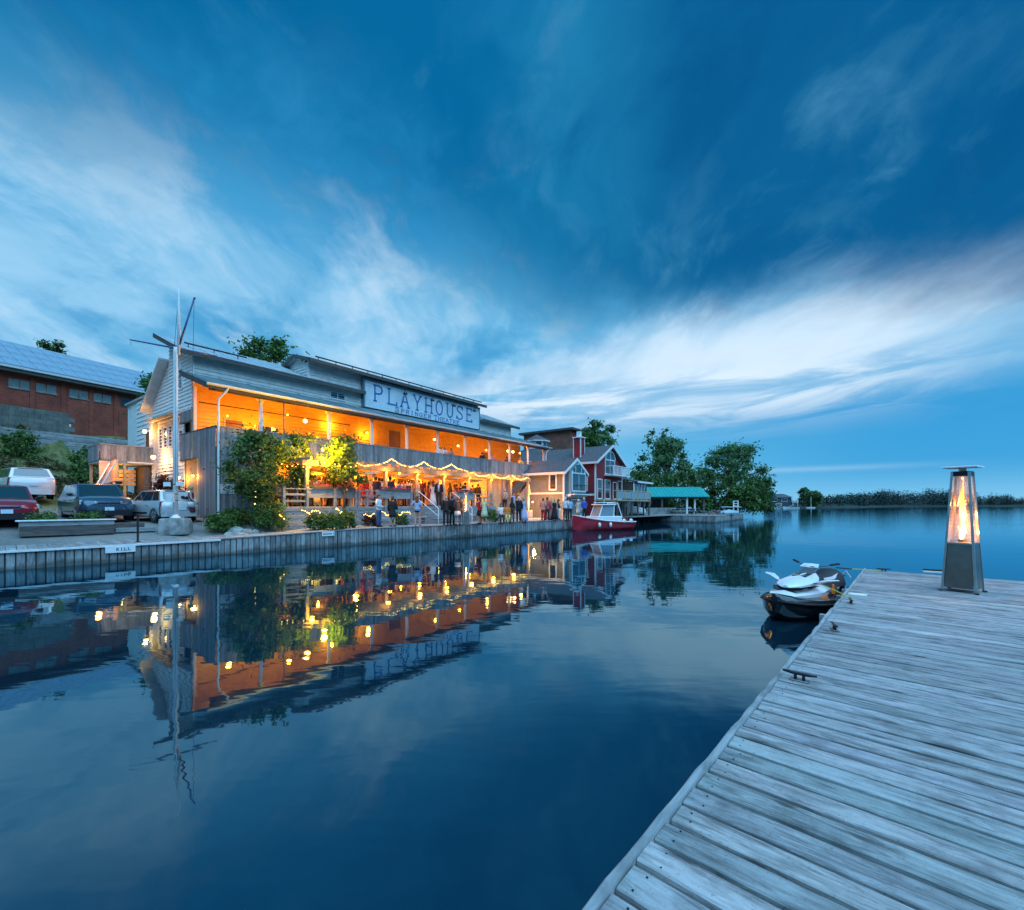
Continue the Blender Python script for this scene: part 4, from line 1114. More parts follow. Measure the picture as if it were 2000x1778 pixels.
# ------------------------------------------------------------------ cars
def carpaint(name, col, metal=.35): return mat(name, col, .28, .05, 3, metal, coat=.8)
M['car_red'] = carpaint('dark_red_car_paint', (.30, .010, .022)); M['car_white'] = carpaint('white_car_paint', (.62, .64, .66), .1)
M['car_blue'] = carpaint('dark_blue_car_paint', (.03, .075, .12)); M['car_silver'] = carpaint('silver_car_paint', (.60, .62, .64), .35)
M['carglass'] = glassmat('car_glass', (.012, .016, .02), .04)
M['lens'] = mat('clear_lens', (.62, .66, .70), .12, .05, 9, .3, coat=.6)
M['redlens'] = mat('red_lens', (.42, .012, .02), .2, .1, 9, coat=.6)
M['amber'] = mat('amber_lens', (.60, .22, .02), .25, .1, 9)
M['rim'] = mat('alloy_rim', (.42, .43, .45), .35, .1, 9, .8)
M['plate'] = mat('number_plate', (.55, .68, .78), .5, .05, 9)
M['chrome'] = mat('chrome', (.66, .68, .70), .18, .05, 9, 1.0)
def car(name, label, loc, heading, paint, L, W, H, hood, belt, wb, cowl, rf, rr, rb, rear=False, cladding=False, rack=False):
    """x forward from the middle. cowl/rb: base of front and rear glass, rf/rr: front and rear of the roof"""
    a = math.atan2(heading[1], heading[0])
    r = thing(name, label, 'car', loc, a, 'cars parked behind the sea wall')
    w = W/2; st = []
    ends = [(-L/2, .80, .42, belt-.20), (-L/2+.10, .92, .32, belt-.03), (-L/2+.5, .98, .26, belt), (rb, 1.0, .24, belt), (0, 1.0, .22, belt-.02), (cowl, 1.0, .22, lerp(hood, belt, .75)),
            (cowl+.35, .995, .23, hood), (L/2-.45, .97, .25, hood-.10), (L/2-.14, .90, .28, hood-.22), (L/2, .76, .36, hood-.36)]
    for x, wf, zb, zt in ends:
        ww = w*wf; zm = lerp(zb, zt, .45); ring = []
        half = [(ww*.86, zb), (ww*.98, zb+.06), (ww, zm), (ww*.985, zt-.10), (ww*.93, zt-.02), (ww*.6, zt+.025), (0, zt+.04)]
        ring = [(x, y, z) for y, z in half] + [(x, -y, z) for y, z in half[::-1][1:]]
        st.append(ring)
    m = MB(); m.loft(st); m.build('body', paint, r, angle=38)
    # cabin
    yb, yr = w*.93, w*.74
    base = [(rb, belt-.02), (cowl, lerp(hood, belt, .75)-.01)]
    zr = H
    m = MB()
    lo = [(rb, -yb, belt-.03), (cowl, -yb*.96, base[1][1]-.02), (cowl, yb*.96, base[1][1]-.02), (rb, yb, belt-.03)]
    mid = [(lerp(rb, rr, .93), -lerp(yb, yr, .93), lerp(belt, zr, .92)), (lerp(cowl, rf, .93), -lerp(yb, yr, .93), lerp(belt, zr, .92)), (lerp(cowl, rf, .93), lerp(yb, yr, .93), lerp(belt, zr, .92)), (lerp(rb, rr, .93), lerp(yb, yr, .93), lerp(belt, zr, .92))]
    top = [(rr+.05, -yr*.9, zr-.02), (rf-.05, -yr*.9, zr-.02), (rf-.05, yr*.9, zr-.02), (rr+.05, yr*.9, zr-.02)]
    cr = [(rr+.35, -yr*.5, zr+.015), (rf-.3, -yr*.5, zr+.015), (rf-.3, yr*.5, zr+.015), (rr+.35, yr*.5, zr+.015)]
    m.loft([lo, mid, top, cr]); m.build('cabin', paint, r, angle=30)
    def face(p0, p1, p2, p3, u0, u1, v0, v1, off=.008):
        p = [Vector(q) for q in (p0, p1, p2, p3)]
        def P(u, v): return p[0].lerp(p[1], u).lerp(p[3].lerp(p[2], u), v)
        n = (p[1]-p[0]).cross(p[3]-p[0]).normalized(); c = (p[0]+p[1]+p[2]+p[3])/4
        if n.dot(c - Vector((0, 0, .9))) < 0: n = -n
        return [P(u0, v0)+n*off, P(u1, v0)+n*off, P(u1, v1)+n*off, P(u0, v1)+n*off]
    def pane(nm, q, mt='carglass', par=None):
        b = MB(); b.slab(q, .006); return b.build(nm, M[mt], par or r)
    pane('windscreen', face(lo[1], lo[2], mid[2], mid[1], .05, .95, .08, .97))
    pane('rear_window', face(lo[0], lo[3], mid[3], mid[0], .08, .92, .20 if rear else .1, .92))
    for sd in (0, 1):
        A = (lo[0], lo[1], mid[1], mid[0]) if sd == 0 else (lo[3], lo[2], mid[2], mid[3])
        for u0, u1 in ((.05, .28), (.31, .62), (.65, .95)): pane('side_window', face(*A, u0, u1, .10, .93))
    wr = .33
    for sx in (-1, 1):
        for sy in (-1, 1):
            x, y = sx*wb/2 + (.05 if sx > 0 else -.02), sy*(w-.10)
            t = MB(); t.lathe([(.02, -.11), (wr-.07, -.11), (wr-.015, -.10), (wr, -.06), (wr, .06), (wr-.015, .10), (wr-.07, .11), (.02, .11)], 20, (x, y, wr), 'y')
            wo = t.build('wheel', M['rubber'], r, angle=40)
            b = MB(); b.lathe([(.02, .112), (.05, .118), (wr-.11, .108), (wr-.085, .116), (wr-.08, .10)], 16, (x, y, wr), 'y') if sy > 0 else b.lathe([(.02, -.112), (.05, -.118), (wr-.11, -.108), (wr-.085, -.116), (wr-.08, -.10)], 16, (x, y, wr), 'y')
            for k in range(5):
                an = 6.283*k/5; b.cbox((x + .13*math.cos(an), y + sy*.115, wr + .13*math.sin(an)), (.05, .02, .05))
            b.build('rim', M['rim'], wo, smooth=True)
            g = MB(); g.lathe([(.02, .0), (wr+.065, 0.0), (wr+.065, .012), (.02, .012)], 20, (x, sy*(w-.012) - (.012 if sy > 0 else 0), wr+.02), 'y'); g.build('wheel_arch', M['black'], r)
    for sy in (-1, 1):
        b = MB(); b.ball((cowl-.12, sy*(w+.10), base[1][1]+.10), (.07, .11, .075), 10, 6); b.cbox((cowl-.10, sy*(w+.0), base[1][1]+.06), (.06, .12, .04)); b.build('mirror', M['black'] if not rear else paint, r, smooth=True)
        for x in (.45, -.65):
            b = MB(); b.cbox((x, sy*(w+.012), belt-.17), (.20, .03, .03)); b.build('door_handle', paint, r)
        b = MB(); b.cbox((0.1, sy*(w+.004), .42), (wb*.62, .02, .07)); b.build('side_strip', M['black'], r)
    xf, xr = L/2, -L/2
    for sy in (-1, 1):
        b = MB(); b.loft([[(xf-.30, sy*w*.97, hood-.20), (xf-.30, sy*w*.97, hood-.36), (xf-.02, sy*w*.44, hood-.40), (xf-.06, sy*w*.44, hood-.24)], [(xf-.33, sy*w*.93, hood-.18), (xf-.36, sy*w*.93, hood-.36), (xf-.12, sy*w*.42, hood-.40), (xf-.14, sy*w*.42, hood-.23)]]); b.build('headlight', M['lens'], r)
        z1 = belt - .02
        b = MB(); b.loft([[(xr+.02, sy*w*.60, z1-.14), (xr+.02, sy*w*.66, z1-.34), (xr+.22, sy*w*.985, z1-.32), (xr+.16, sy*w*.95, z1-.04)], [(xr+.12, sy*w*.60, z1-.14), (xr+.12, sy*w*.66, z1-.34), (xr+.28, sy*w*.93, z1-.32), (xr+.24, sy*w*.90, z1-.04)]]); b.build('tail_light', M['redlens'], r)
    b = MB(); b.cbox((xf-.05, 0, hood-.33), (.10, W*.40, .12)); gr = b.build('grille', M['black'], r)
    b = MB(); b.cbox((xf-.005, 0, hood-.28), (.04, W*.42, .025)); b.cbox((xf-.005, 0, hood-.37), (.04, W*.40, .02)); b.build('grille_bar', M['chrome'], gr)
    for x, s_ in ((xf, 1), (xr, -1)):
        b = MB(); b.loft([[(x-s_*.16, -w*.92, z), (x+s_*.03, -w*.74, z), (x+s_*.06, 0, z), (x+s_*.03, w*.74, z), (x-s_*.16, w*.92, z), (x-s_*.22, 0, z)] for z in (.24, .34, .50)]); b.build('bumper', paint if rear else M['black'], r, angle=40)
        b = MB(); b.cbox((x+s_*.075 if s_ > 0 else x-.045, 0, .55 if s_ > 0 else belt-.36), (.015, .32, .155)); pl = b.build('number_plate', M['plate'], r)
    b = MB(); b.cbox((rr-.02 if rear else rr+.1, 0, zr-.02), (.14, yr*1.4, .03)); b.build('rear_spoiler', paint, r)
    if rack:
        for sy in (-1, 1):
            b = MB(); b.tube([(rr+.15, sy*yr*.86, zr+.01), (rr+.2, sy*yr*.86, zr+.06), (rf-.25, sy*yr*.86, zr+.06), (rf-.2, sy*yr*.86, zr)], .018, 6); b.build('roof_bar', M['darkmetal'], r)
    b = MB(); b.tube([(cowl+.08, -.1, base[1][1]+.03), (cowl-.02, .45, base[1][1]+.05)], .010, 5); b.build('wiper', M['black'], r)
    return r
def gat(px, Y):
    x, y, _ = at(px, Y); s, t = inv2(A_WALL, W0, x, y); return (x, y, ground_z(s, t))
car('parked_minivan', 'dark blue minivan facing the water beside the silver hatchback', gat(186, 21.6), (.81, -.59), M['car_blue'], 4.75, 1.92, 1.72, 1.12, 1.10, 2.9, 1.15, .35, -1.95, -2.15, rack=True)
car('parked_car', 'dark red people carrier cut off at the edge behind the planter', gat(4, 18.6), (.78, -.62), M['car_red'], 4.6, 1.82, 1.62, 1.02, 1.04, 2.8, 1.0, .2, -1.7, -2.05)
car('parked_car', 'small silver hatchback seen from behind by the flagpole', gat(313, 22.2), (-.885, .46), M['car_silver'], 3.85, 1.70, 1.50, .98, .98, 2.45, .95, .25, -1.35, -1.75, rear=True)
car('parked_suv', 'white sport utility car seen from behind the red car', gat(42, 25.4), (-.85, .52), M['car_white'], 4.6, 1.88, 1.70, 1.12, 1.15, 2.7, 1.0, .3, -1.7, -2.1, rear=True, rack=True)

# ------------------------------------------------------------------ flagpole and things on the quay at the left
def flagpole():
    x, y, z = gat(343, 20.0)
    r = thing('stone_plinth', 'rough grey stone plinth under the flagpole', 'plinth', (x, y, z-.05), R(20))
    rr = random.Random(4); rings = []
    for h, f in ((0, 1.0), (.2, 1.03), (.45, 1.0), (.66, .95), (.70, .90)):
        rings.append([(f*(.56+rr.uniform(-.03, .03))*math.copysign(min(1, abs(1.35*math.cos(q))), math.cos(q)), f*(.5+rr.uniform(-.03, .03))*math.copysign(min(1, abs(1.35*math.sin(q))), math.sin(q)), h+rr.uniform(-.015, .015)) for q in [6.283*k/14 for k in range(14)]])
    m = MB(); m.loft(rings); m.build('stone', M['stone'], r, angle=30)
    p = thing('flagpole', 'tall white ship style flagpole with yard and gaff', 'flagpole', (x, y, z+.65))
    m = MB(); m.lathe([(.20, 0), (.20, .05), (.11, .12), (.10, .2)], 14); m.build('foot', M['white'], p, smooth=True)
    m = MB(); m.lathe([(.105, .1), (.095, 4), (.085, 7.3), (.075, 7.6)], 14); m.build('mast', M['white'], p, smooth=True)
    m = MB(); m.lathe([(.058, 7.3), (.05, 9.2), (.028, 10.15), (.01, 10.2)], 12, (.11, .04, 0)); m.build('topmast', M['white'], p, smooth=True)
    M['spar'] = mat('blue_spar', (.035, .07, .19), .4, .15, 5)
    m = MB(); m.tube([(-1.15, -1.05, 7.55), (0, .10, 7.58), (1.15, 1.05, 7.55)], [.025, .045, .025], 8); m.build('yard', M['spar'], p, smooth=True)
    m = MB(); m.tube([(.06, .05, 7.50), (.78, .06, 9.78)], [.045, .03], 8); m.ball((.80, .06, 9.8), .05, 8, 5); m.build('gaff', M['spar'], p, smooth=True)
    for a, b in (((.1, .04, 9.9), (-.06, 0, 7.6)), ((.78, .06, 9.7), (.55, .2, 3.0)), ((-1.12, -1.02, 7.5), (-1.12, -1.02, 7.32)), ((.06, -.12, 8.0), (.08, -.12, 1.5))):
        m = MB(); m.tube([a, b], .008, 4); m.build('halyard', M['rubber'], p)
    m = MB(); m.bbox(-.43, -.12, -.155, -.125, 1.42, 1.60, .004); m.build('small_board', M['white'], p)
    m = MB(); m.bbox(.12, .44, -.155, -.125, 1.44, 1.62, .004); m.build('small_board', M['white'], p)
    m = MB(); m.bbox(-.20, .04, -.28, -.11, .72, 1.08, .01); m.build('line_box', M['trim'], p)
    for h in (1.5, .78, 1.06):
        m = MB(); m.cyl(0, 0, h, h+.03, .108, n=14); m.build('band', M['darkmetal'], p)
flagpole()
def planter_box():
    z = ground_z(1.6, 3.9) - .06
    r = thing('timber_planter', 'long raised timber planter in front of the parked minivan', 'planter', Wp(0, 0, z), A_WALL)
    for k in range(3):
        m = MB(); m.bbox(.30, 2.95, 3.38 + k*.01, 3.50 + k*.01, .02+k*.185, .195+k*.185, .012); m.build('timber', M['darkwood'] if k < 2 else M['railwood'], r)
        m = MB(); m.bbox(.30, .44, 3.51, 4.75, .02+k*.185, .195+k*.185, .012); m.build('timber', M['railwood'], r)
        m = MB(); m.bbox(2.82, 2.95, 3.51, 4.75, .02+k*.185, .195+k*.185, .012); m.build('timber', M['railwood'], r)
        m = MB(); m.bbox(.30, 2.95, 4.76, 4.88, .02+k*.185, .195+k*.185, .012); m.build('timber', M['darkwood'], r)
    m = MB(); m.bbox(.2, 3.0, 3.30, 3.58, .575, .62, .01); m.build('cap', M['trim'], r)
    m = MB(); m.box(.44, 2.82, 3.5, 4.76, .0, .50); m.build('soil', M['gravel'], r)
    r = thing('timber_steps', 'two low dark timber steps beside the planter', 'steps', Wp(0, 0, z), A_WALL)
    m = MB(); m.bbox(3.0, 4.3, 3.5, 3.85, .05, .22, .012); m.build('step', M['railwood'], r)
    m = MB(); m.bbox(3.0, 4.0, 3.87, 4.3, .12, .42, .012); m.build('step', M['darkwood'], r)
planter_box()
r = thing('mooring_post', 'thin black post standing at the edge of the boardwalk', 'post', Wp(3.25, .45, wall_top(3.2)), A_WALL)
m = MB(); m.cyl(0, 0, 0, 1.02, .035, n=8); m.build('tube', M['black'], r); m = MB(); m.cyl(0, 0, 0, .03, .09, n=10); m.build('base', M['black'], r)
m = MB(); m.cyl(0, 0, 1.02, 1.06, .045, n=8); m.build('cap', M['black'], r)
def wall_sign(label, s0, s1, z0, z1, txt=None, bars=None):
    r = thing('wall_sign', label, 'sign', Wp(0, 0, 0), A_WALL, 'small white signs on the sea wall')
    m = MB(); m.bbox(s0, s1, -.115, -.105, z0, z1, .002); m.build('board', M['white'], r)
    P = lambda u, v, d: (u, -.117-d, v); k = mat('sign_ink', (.02, .04, .12), .6, 0)
    if txt: text(r, txt, s0+.36*(s1-s0), .07, .035, z0+.32*(z1-z0), .09, .02, k, P, depth=.003)
    if bars:
        for i in range(8):
            m = MB(); u = s0+.06+i*.055; m.box(u, u+.034, -.1205, -.117, z0+.07, z0+.14); m.build('letter', k, r)
        m = MB(); m.box(s1-.07, s1-.045, -.1205, -.117, z0+.06, z0+.16); m.build('letter', k, r)
wall_sign('white sign with dark lettering high on the left part of the sea wall', 2.28, 3.10, .35, .58, 'KILL')
wall_sign('small white sign with a line of faint lettering on the sea wall below the bench', 10.0, 10.62, .54, .76, None, True)
r = thing('notice_board', 'white notice with a blue emblem on the grey corner wall', 'sign', (*T0, 0), A_TH)
m = MB(); m.bbox(.12, .82, -.062, -.046, 2.62, 3.10, .003); m.build('board', M['white'], r)
m = MB(); m.prism([(.36, 2.92), (.40, 2.99), (.45, 3.03), (.51, 3.03), (.56, 2.99), (.60, 2.92), (.48, 2.85)], 'y', -.068, -.063); m.build('emblem', M['signblue'], r)
m = MB(); m.prism([(.44, 2.97), (.48, 3.01), (.52, 2.97), (.48, 2.94)], 'y', -.071, -.0685); m.build('emblem_centre', M['white'], r)
for z, a, b in ((2.79, .30, .66), (2.745, .32, .64), (2.68, .28, .76)):
    m = MB(); m.box(a, b, -.066, -.0625, z, z+.022); m.build('print_line', M['signblue'], r)
# ------------------------------------------------------------------ houses beyond the theatre
M['redclap'] = mat('red_siding', (.27, .022, .028), .6, .12, 3, 0, .08, 30)
M['greyclap'] = mat('grey_green_siding', (.20, .21, .19), .65, .12, 3, 0, .08, 30)
M['tealclap'] = mat('teal_siding', (.16, .27, .29), .6, .1, 3)
M['shingle'] = mat('dark_shingles', (.085, .09, .10), .85, .3, 5, 0, .5, 26)
M['greenroof'] = mat('green_metal_roof', (.02, .33, .30), .4, .08, 1.5)
M['skyglass'] = glassmat('blue_window_glass', (.015, .05, .07), .03)
def frame_pt(x, y): return (x, y)
def gable_roof(parent, x0, x1, y0, y1, ze, zr, ov=.35, m='shingle', trim='white', th=.14):
    """ridge runs along y, gable ends face -y and +y"""
    xc = (x0+x1)/2; k = (zr-ze)/(xc-x0); zo = ze - ov*k
    for s_ in (-1, 1):
        xe = x0-ov if s_ < 0 else x1+ov
        q = [(xe, y0-ov, zo), (xc, y0-ov, zr), (xc, y1+ov, zr), (xe, y1+ov, zo)]
        mb = MB(); mb.slab(q if s_ < 0 else q[::-1], th)
        mb.build('roof', M[m], parent)
        t = MB(); t.loft([[(xe, y0-ov-.04, zo-.22), (xe, y0-ov+.02, zo-.22), (xe, y0-ov+.02, zo+.03), (xe, y0-ov-.04, zo+.03)],
                          [(xc, y0-ov-.04, zr-.24), (xc, y0-ov+.02, zr-.24), (xc, y0-ov+.02, zr+.03), (xc, y0-ov-.04, zr+.03)]]); t.build('barge_board', M[trim], parent)
        t = MB(); t.box(xe-.04 if s_ < 0 else xe, xe if s_ < 0 else xe+.04, y0-ov, y1+ov, zo-.20, zo+.02); t.build('eave_board', M[trim], parent)
def clapbox(parent, x0, x1, y0, y1, z0, z1, m, gable=None, pitch=.2):
    """sided box; gable=(ridge z) closes the -y end with a triangle"""
    mb = MB(); clap(mb, 't', y0, x0, x1, z0, z1, pitch); clap(mb, 's', x0, y0, y1, z0, z1, pitch)
    if gable:
        xc = (x0+x1)/2
        def cut(z):
            f = min(1, max(0, (z-z1)/(gable-z1))); return (lerp(x0, xc, f), lerp(x1, xc, f))
        clap(mb, 't', y0, x0, x1, z1, gable-.05, pitch, cut)
    o = mb.build('siding', M[m], parent); o['kind'] = 'stuff'
    mb = MB(); mb.box(x0+.04, x1, y0+.04, y1, z0, z1)
    if gable: mb.prism([(x0+.04, z1), (x1, z1), ((x0+x1)/2, gable-.02)], 'y', y0+.04, y1)
    mb.build('wall', M[m], parent)
    t = MB(); t.box(x0-.05, x0+.10, y0-.05, y0+.10, z0, z1); t.box(x1-.1, x1+.03, y0-.05, y0+.05, z0, z1); o = t.build('corner_board', M['white'], parent); o['kind'] = 'stuff'

def grey_house():
    r = thing('grey_house', 'grey green boathouse with a blue bay window under a small gable', 'house', (4.83, 42.0, 0), A_TH)
    clapbox(r, 0, 3.95, 0, 9, .7, 5.25, 'greyclap', 6.45); gable_roof(r, 0, 3.95, 0, 9, 5.3, 6.5, .35)
    b = MB(); b.box(.45, 3.55, -.45, .0, 3.05, 5.2); b.prism([(.45, 5.2), (3.55, 5.2), (2.0, 6.15)], 'y', -.44, .0); b.build('bay', M['tealclap'], r)
    window(r, 't', -.46, .75, 3.25, 3.4, 5.0, ('white', 'skyglass'), mull=2, fw=.09)
    for k, (u, w, z1) in enumerate(((.95, 1.35, 5.42), (1.5, 2.5, 5.78), (2.65, 3.05, 5.42))):
        p = MB(); p.prism([(u, 5.12), (w, 5.12), (w, z1 if k != 0 else z1+.12), ((u+w)/2, z1+.15), (u, z1 if k != 2 else z1+.12)], 'y', -.50, -.47); p.build('gable_pane', M['skyglass'], r)
    t = MB(); t.prism([(.6, 5.06), (3.4, 5.06), (2.0, 6.0)], 'y', -.468, -.452); t.build('gable_trim', M['white'], r)
    t = MB(); t.box(.35, 3.65, -.50, .0, 2.82, 3.05); t.build('bay_sill', M['white'], r)
    t = MB(); t.tube([(.55, -.95, 3.9), (3.4, -.95, 3.9)], .03, 6); t.build('bay_rail', M['darkmetal'], r)
    t = MB(); t.box(.3, 3.7, -1.0, -.46, 2.98, 3.05); t.build('bay_ledge', M['white'], r)
    for k in range(11):
        t = MB(); t.cyl(.58+k*.28, -.95, 3.05, 3.9, .012, n=5); t.build('baluster', M['darkmetal'], r)
    window(r, 's', -.03, .85, 1.45, 3.55, 4.85, ('white', 'glass'), fw=.14)
    t = MB(); t.box(-.06, .0, 0, 9, 3.05, 3.22); t.box(0, 3.95, -.06, -.0, 2.70, 2.80); o = t.build('band', M['white'], r); o['kind'] = 'stuff'
    f = MB(); f.box(.8, .95, -.08, .0, .75, 2.6); f.box(3.1, 3.25, -.08, 0, .75, 2.6); f.box(.95, 3.1, -.08, 0, 2.5, 2.6)
    f = f.build('garage_frame', M['white'], r)
    for k in range(4):
        p = MB(); p.bbox(.95, 3.1, -.06, -.02, .78+k*.43, 1.20+k*.43, .01); p.build('door_panel', M['greyclap'], f)
grey_house()
def red_house():
    r = thing('red_house', 'red boathouse with white trim, balcony, chimney and deck over the water', 'house', (8.7, 47.0, 0), A_TH)
    clapbox(r, 0, 6.9, 0, 8, .7, 6.75, 'redclap', 8.55); gable_roof(r, 0, 6.9, 0, 8, 6.75, 8.6, .45)
    # arched balcony door
    window(r, 't', -.02, 2.3, 4.6, 5.45, 6.9, ('white', 'skyglass'), mull=2, fw=.12)
    p = MB(); p.prism([(3.45+1.15*math.cos(math.pi*k/10), 7.02+.85*math.sin(math.pi*k/10)) for k in range(11)], 'y', -.10, -.06); p.build('arch_pane', M['skyglass'], r)
    t = MB(); t.tube([(3.45+1.22*math.cos(math.pi*k/12), -.10, 7.0+.92*math.sin(math.pi*k/12)) for k in range(13)], .07, 6); t.box(3.40, 3.50, -.14, -.05, 7.0, 7.9); t.build('arch_trim', M['white'], r)
    b = MB(); b.box(2.0, 6.4, -1.1, -.0, 5.18, 5.34); b.build('balcony_floor', M['white'], r)
    b = MB(); b.box(2.0, 6.4, -1.12, -1.06, 6.18, 6.26); b.box(2.0, 6.4, -1.10, -1.07, 5.42, 5.47); b.box(2.0, 2.06, -1.1, 0, 6.18, 6.26); b.box(6.34, 6.4, -1.1, 0, 6.18, 6.26)
    for q in (2.03, 3.1, 4.2, 5.3, 6.37): b.box(q-.04, q+.04, -1.12, -1.05, 5.34, 6.2)
    b.build('balcony_rail', M['white'], r)
    for k in range(26):
        q = MB(); q.box(2.12+k*.165, 2.15+k*.165, -1.10, -1.07, 5.45, 6.2); q.build('baluster', M['white'], r)
    # ground storey openings over the deck
    for a, c, z1 in ((.4, 1.4, 4.7), (2.2, 3.4, 4.7), (4.3, 5.1, 4.5), (5.6, 6.5, 4.7)):
        window(r, 't', -.02, a, c, 2.75, z1, ('white', 'glass'), rows=2, fw=.10)
    window(r, 's', -.03, 1.0, 1.9, 3.6, 5.1, ('white', 'glass'), mull=2, fw=.14)
    t = MB(); t.box(-.07, 0, 0, 8, 3.0, 3.2); t.box(-.07, 0, 1.35, 1.5, .7, 3.0); o = t.build('band', M['white'], r); o['kind'] = 'stuff'
    c = MB(); c.bbox(.9, 1.8, 2.2, 3.1, 6.5, 9.35, .02); c.build('chimney', M['redclap'], r)
    for x, y in ((.88, 2.18), (1.74, 2.18), (.88, 3.04)):
        t = MB(); t.box(x, x+.1, y, y+.1, 6.6, 9.36); t.build('chimney_trim', M['white'], r)
    t = MB(); t.bbox(.8, 1.9, 2.1, 3.2, 9.36, 9.48, .02); t.box(1.15, 1.55, 2.45, 2.85, 9.48, 10.1); t.build('chimney_cap', M['white'], r)
    # deck on posts
    d = MB(); d.box(-.1, 9.6, -2.4, -.05, 2.42, 2.58); d.build('deck', M['tanwood'], r)
    d = MB(); d.box(-.1, 9.6, -2.42, -2.36, 3.48, 3.56); d.build('deck_rail', M['tanwood'], r)
    for q in (0, 1.9, 3.8, 5.7, 7.6, 9.5):
        t = MB(); t.box(q-.05, q+.05, -2.44, -2.34, 2.58, 3.5); t.build('rail_post', M['tanwood'], r)
    for q in (0, 1.9, 3.8, 5.7, 7.6):
        t = MB(); t.box(q+.08, q+1.82, -2.40, -2.385, 2.68, 3.42); t.build('glass_panel', M['railglass'], r)
    for q in (.3, 2.2, 4.0, 5.8, 7.6, 9.3):
        for y in (-2.3, -.2):
            t = MB(); t.box(q-.08, q+.08, y-.08, y+.08, -.6, 2.42); t.build('pile', M['darkwood'], r)
        t = MB(); t.tube([(q, -2.25, 1.4), (q+.9, -2.25, 2.4)], .06, 5); t.build('brace', M['darkwood'], r)
    # screened room
    s = MB(); s.box(7.0, 11.2, -1.4, 2.2, 2.5, 2.62); s.build('room_floor', M['white'], r)
    s = MB(); s.box(7.02, 11.18, -1.38, -1.30, 2.62, 3.4); s.build('room_panel', M['redclap'], r)
    for q in (7.05, 8.1, 9.2, 10.2, 11.1):
        t = MB(); t.box(q-.06, q+.06, -1.42, -1.30, 2.6, 4.75); t.build('room_post', M['white'], r)
    for q in (7.11, 8.16, 9.26, 10.26):
        t = MB(); t.box(q, q+.84, -1.36, -1.34, 3.44, 4.68); t.build('pane', M['glass'], r)
    t = MB(); t.box(7.0, 11.2, -1.43, -1.33, 3.36, 3.44); t.box(7.0, 11.2, -1.43, -1.33, 4.68, 4.8); o = t.build('room_trim', M['white'], r); o['kind'] = 'stuff'
    t = MB(); t.box(7.05, 11.15, -1.2, 2.1, 2.62, 4.7); t.build('room_wall', M['darkwood'], r)
    t = MB(); t.slab([(6.9, -1.9, 4.72), (11.7, -1.9, 4.72), (11.7, 3.0, 5.7), (6.9, 3.0, 5.7)], .14); t.build('room_roof', M['shingle'], r)
    t = MB(); t.box(6.9, 11.7, -1.95, -1.88, 4.55, 4.76); t.build('room_fascia', M['white'], r)
    t = MB(); t.box(9.2, 11.0, .6, 2.2, .8, 2.4); t.build('store', M['white'], r)
M['railglass'] = mat('rail_glass', (.22, .30, .34), .08, .05, 3)
red_house()
def villa():
    r = thing('turreted_house', 'dark roofed house with a white windowed cupola behind the grey boathouse', 'house', (4.2, 57.0, 0), A_TH)
    clapbox(r, -3, 4.5, -2, 6, .8, 7.3, 'redclap')
    m = MB(); m.loft([[(-3.6, -2.6, 7.2), (5.1, -2.6, 7.2), (5.1, 6.6, 7.2), (-3.6, 6.6, 7.2)], [(-.2, .8, 9.3), (1.9, .8, 9.3), (1.9, 2.9, 9.3), (-.2, 2.9, 9.3)]]); m.build('roof', M['shingle'], r)
    m = MB(); m.box(-3.65, 5.15, -2.65, -2.58, 7.05, 7.25); m.box(-3.65, -3.58, -2.6, 6.6, 7.05, 7.25); o = m.build('eave_board', M['white'], r); o['kind'] = 'stuff'
    def ring(rad, z): return [(.85+rad*math.cos(6.283*(k+.5)/8), 1.85+rad*math.sin(6.283*(k+.5)/8), z) for k in range(8)]
    m = MB(); m.loft([ring(1.35, 9.2), ring(1.35, 10.25)]); c = m.build('cupola', M['white'], r)
    for k in range(8):
        a = 6.283*(k+1)/8; p = MB(); p.cbox((.85+1.27*math.cos(a), 1.85+1.27*math.sin(a), 9.78), (.03, .72, .62), a); p.build('cupola_pane', M['glass'], c)
    m = MB(); m.loft([ring(1.75, 10.22), ring(1.75, 10.36), ring(.9, 10.75), ring(.12, 11.15)]); m.build('cupola_roof', M['shingle'], c)
    m = MB(); m.loft([ring(1.78, 10.18), ring(1.78, 10.30)]); m.build('cupola_trim', M['white'], c)
    for x0, x1 in ((-2.9, -.2), (.9, 4.3)):
        xc = (x0+x1)/2
        m = MB(); m.prism([(x0, 7.2), (x1, 7.2), (xc, 8.5)], 'y', -2.9, 0); m.build('gable', M['redclap'], r)
        for s_ in (-1, 1):
            e = x0-.25 if s_ < 0 else x1+.25
            q = [(e, -3.2, 7.05), (xc, -3.2, 8.6), (xc, 1.2, 8.6), (e, 1.2, 7.05)]; m = MB(); m.slab(q if s_ < 0 else q[::-1], .12); m.build('gable_roof', M['shingle'], r)
            m = MB(); m.tube([(e, -3.22, 7.02), (xc, -3.22, 8.57)], .08, 4); m.build('barge_board', M['white'], r)
        m = MB(); m.lathe([(.02, -2.99), (.32, -2.99), (.32, -2.9), (.02, -2.9)], 14, (xc, 0, 7.75), 'y'); m.build('round_window', M['white'], r)
        m = MB(); m.lathe([(.02, -3.01), (.2, -3.01), (.2, -2.9), (.02, -2.9)], 14, (xc, 0, 7.75), 'y'); m.build('round_pane', M['glass'], r)
    for k in range(6): window(r, 't', -2.02, -2.6+k*1.15, -1.9+k*1.15, 5.6, 6.7, ('white', 'glass'), fw=.08)
villa()
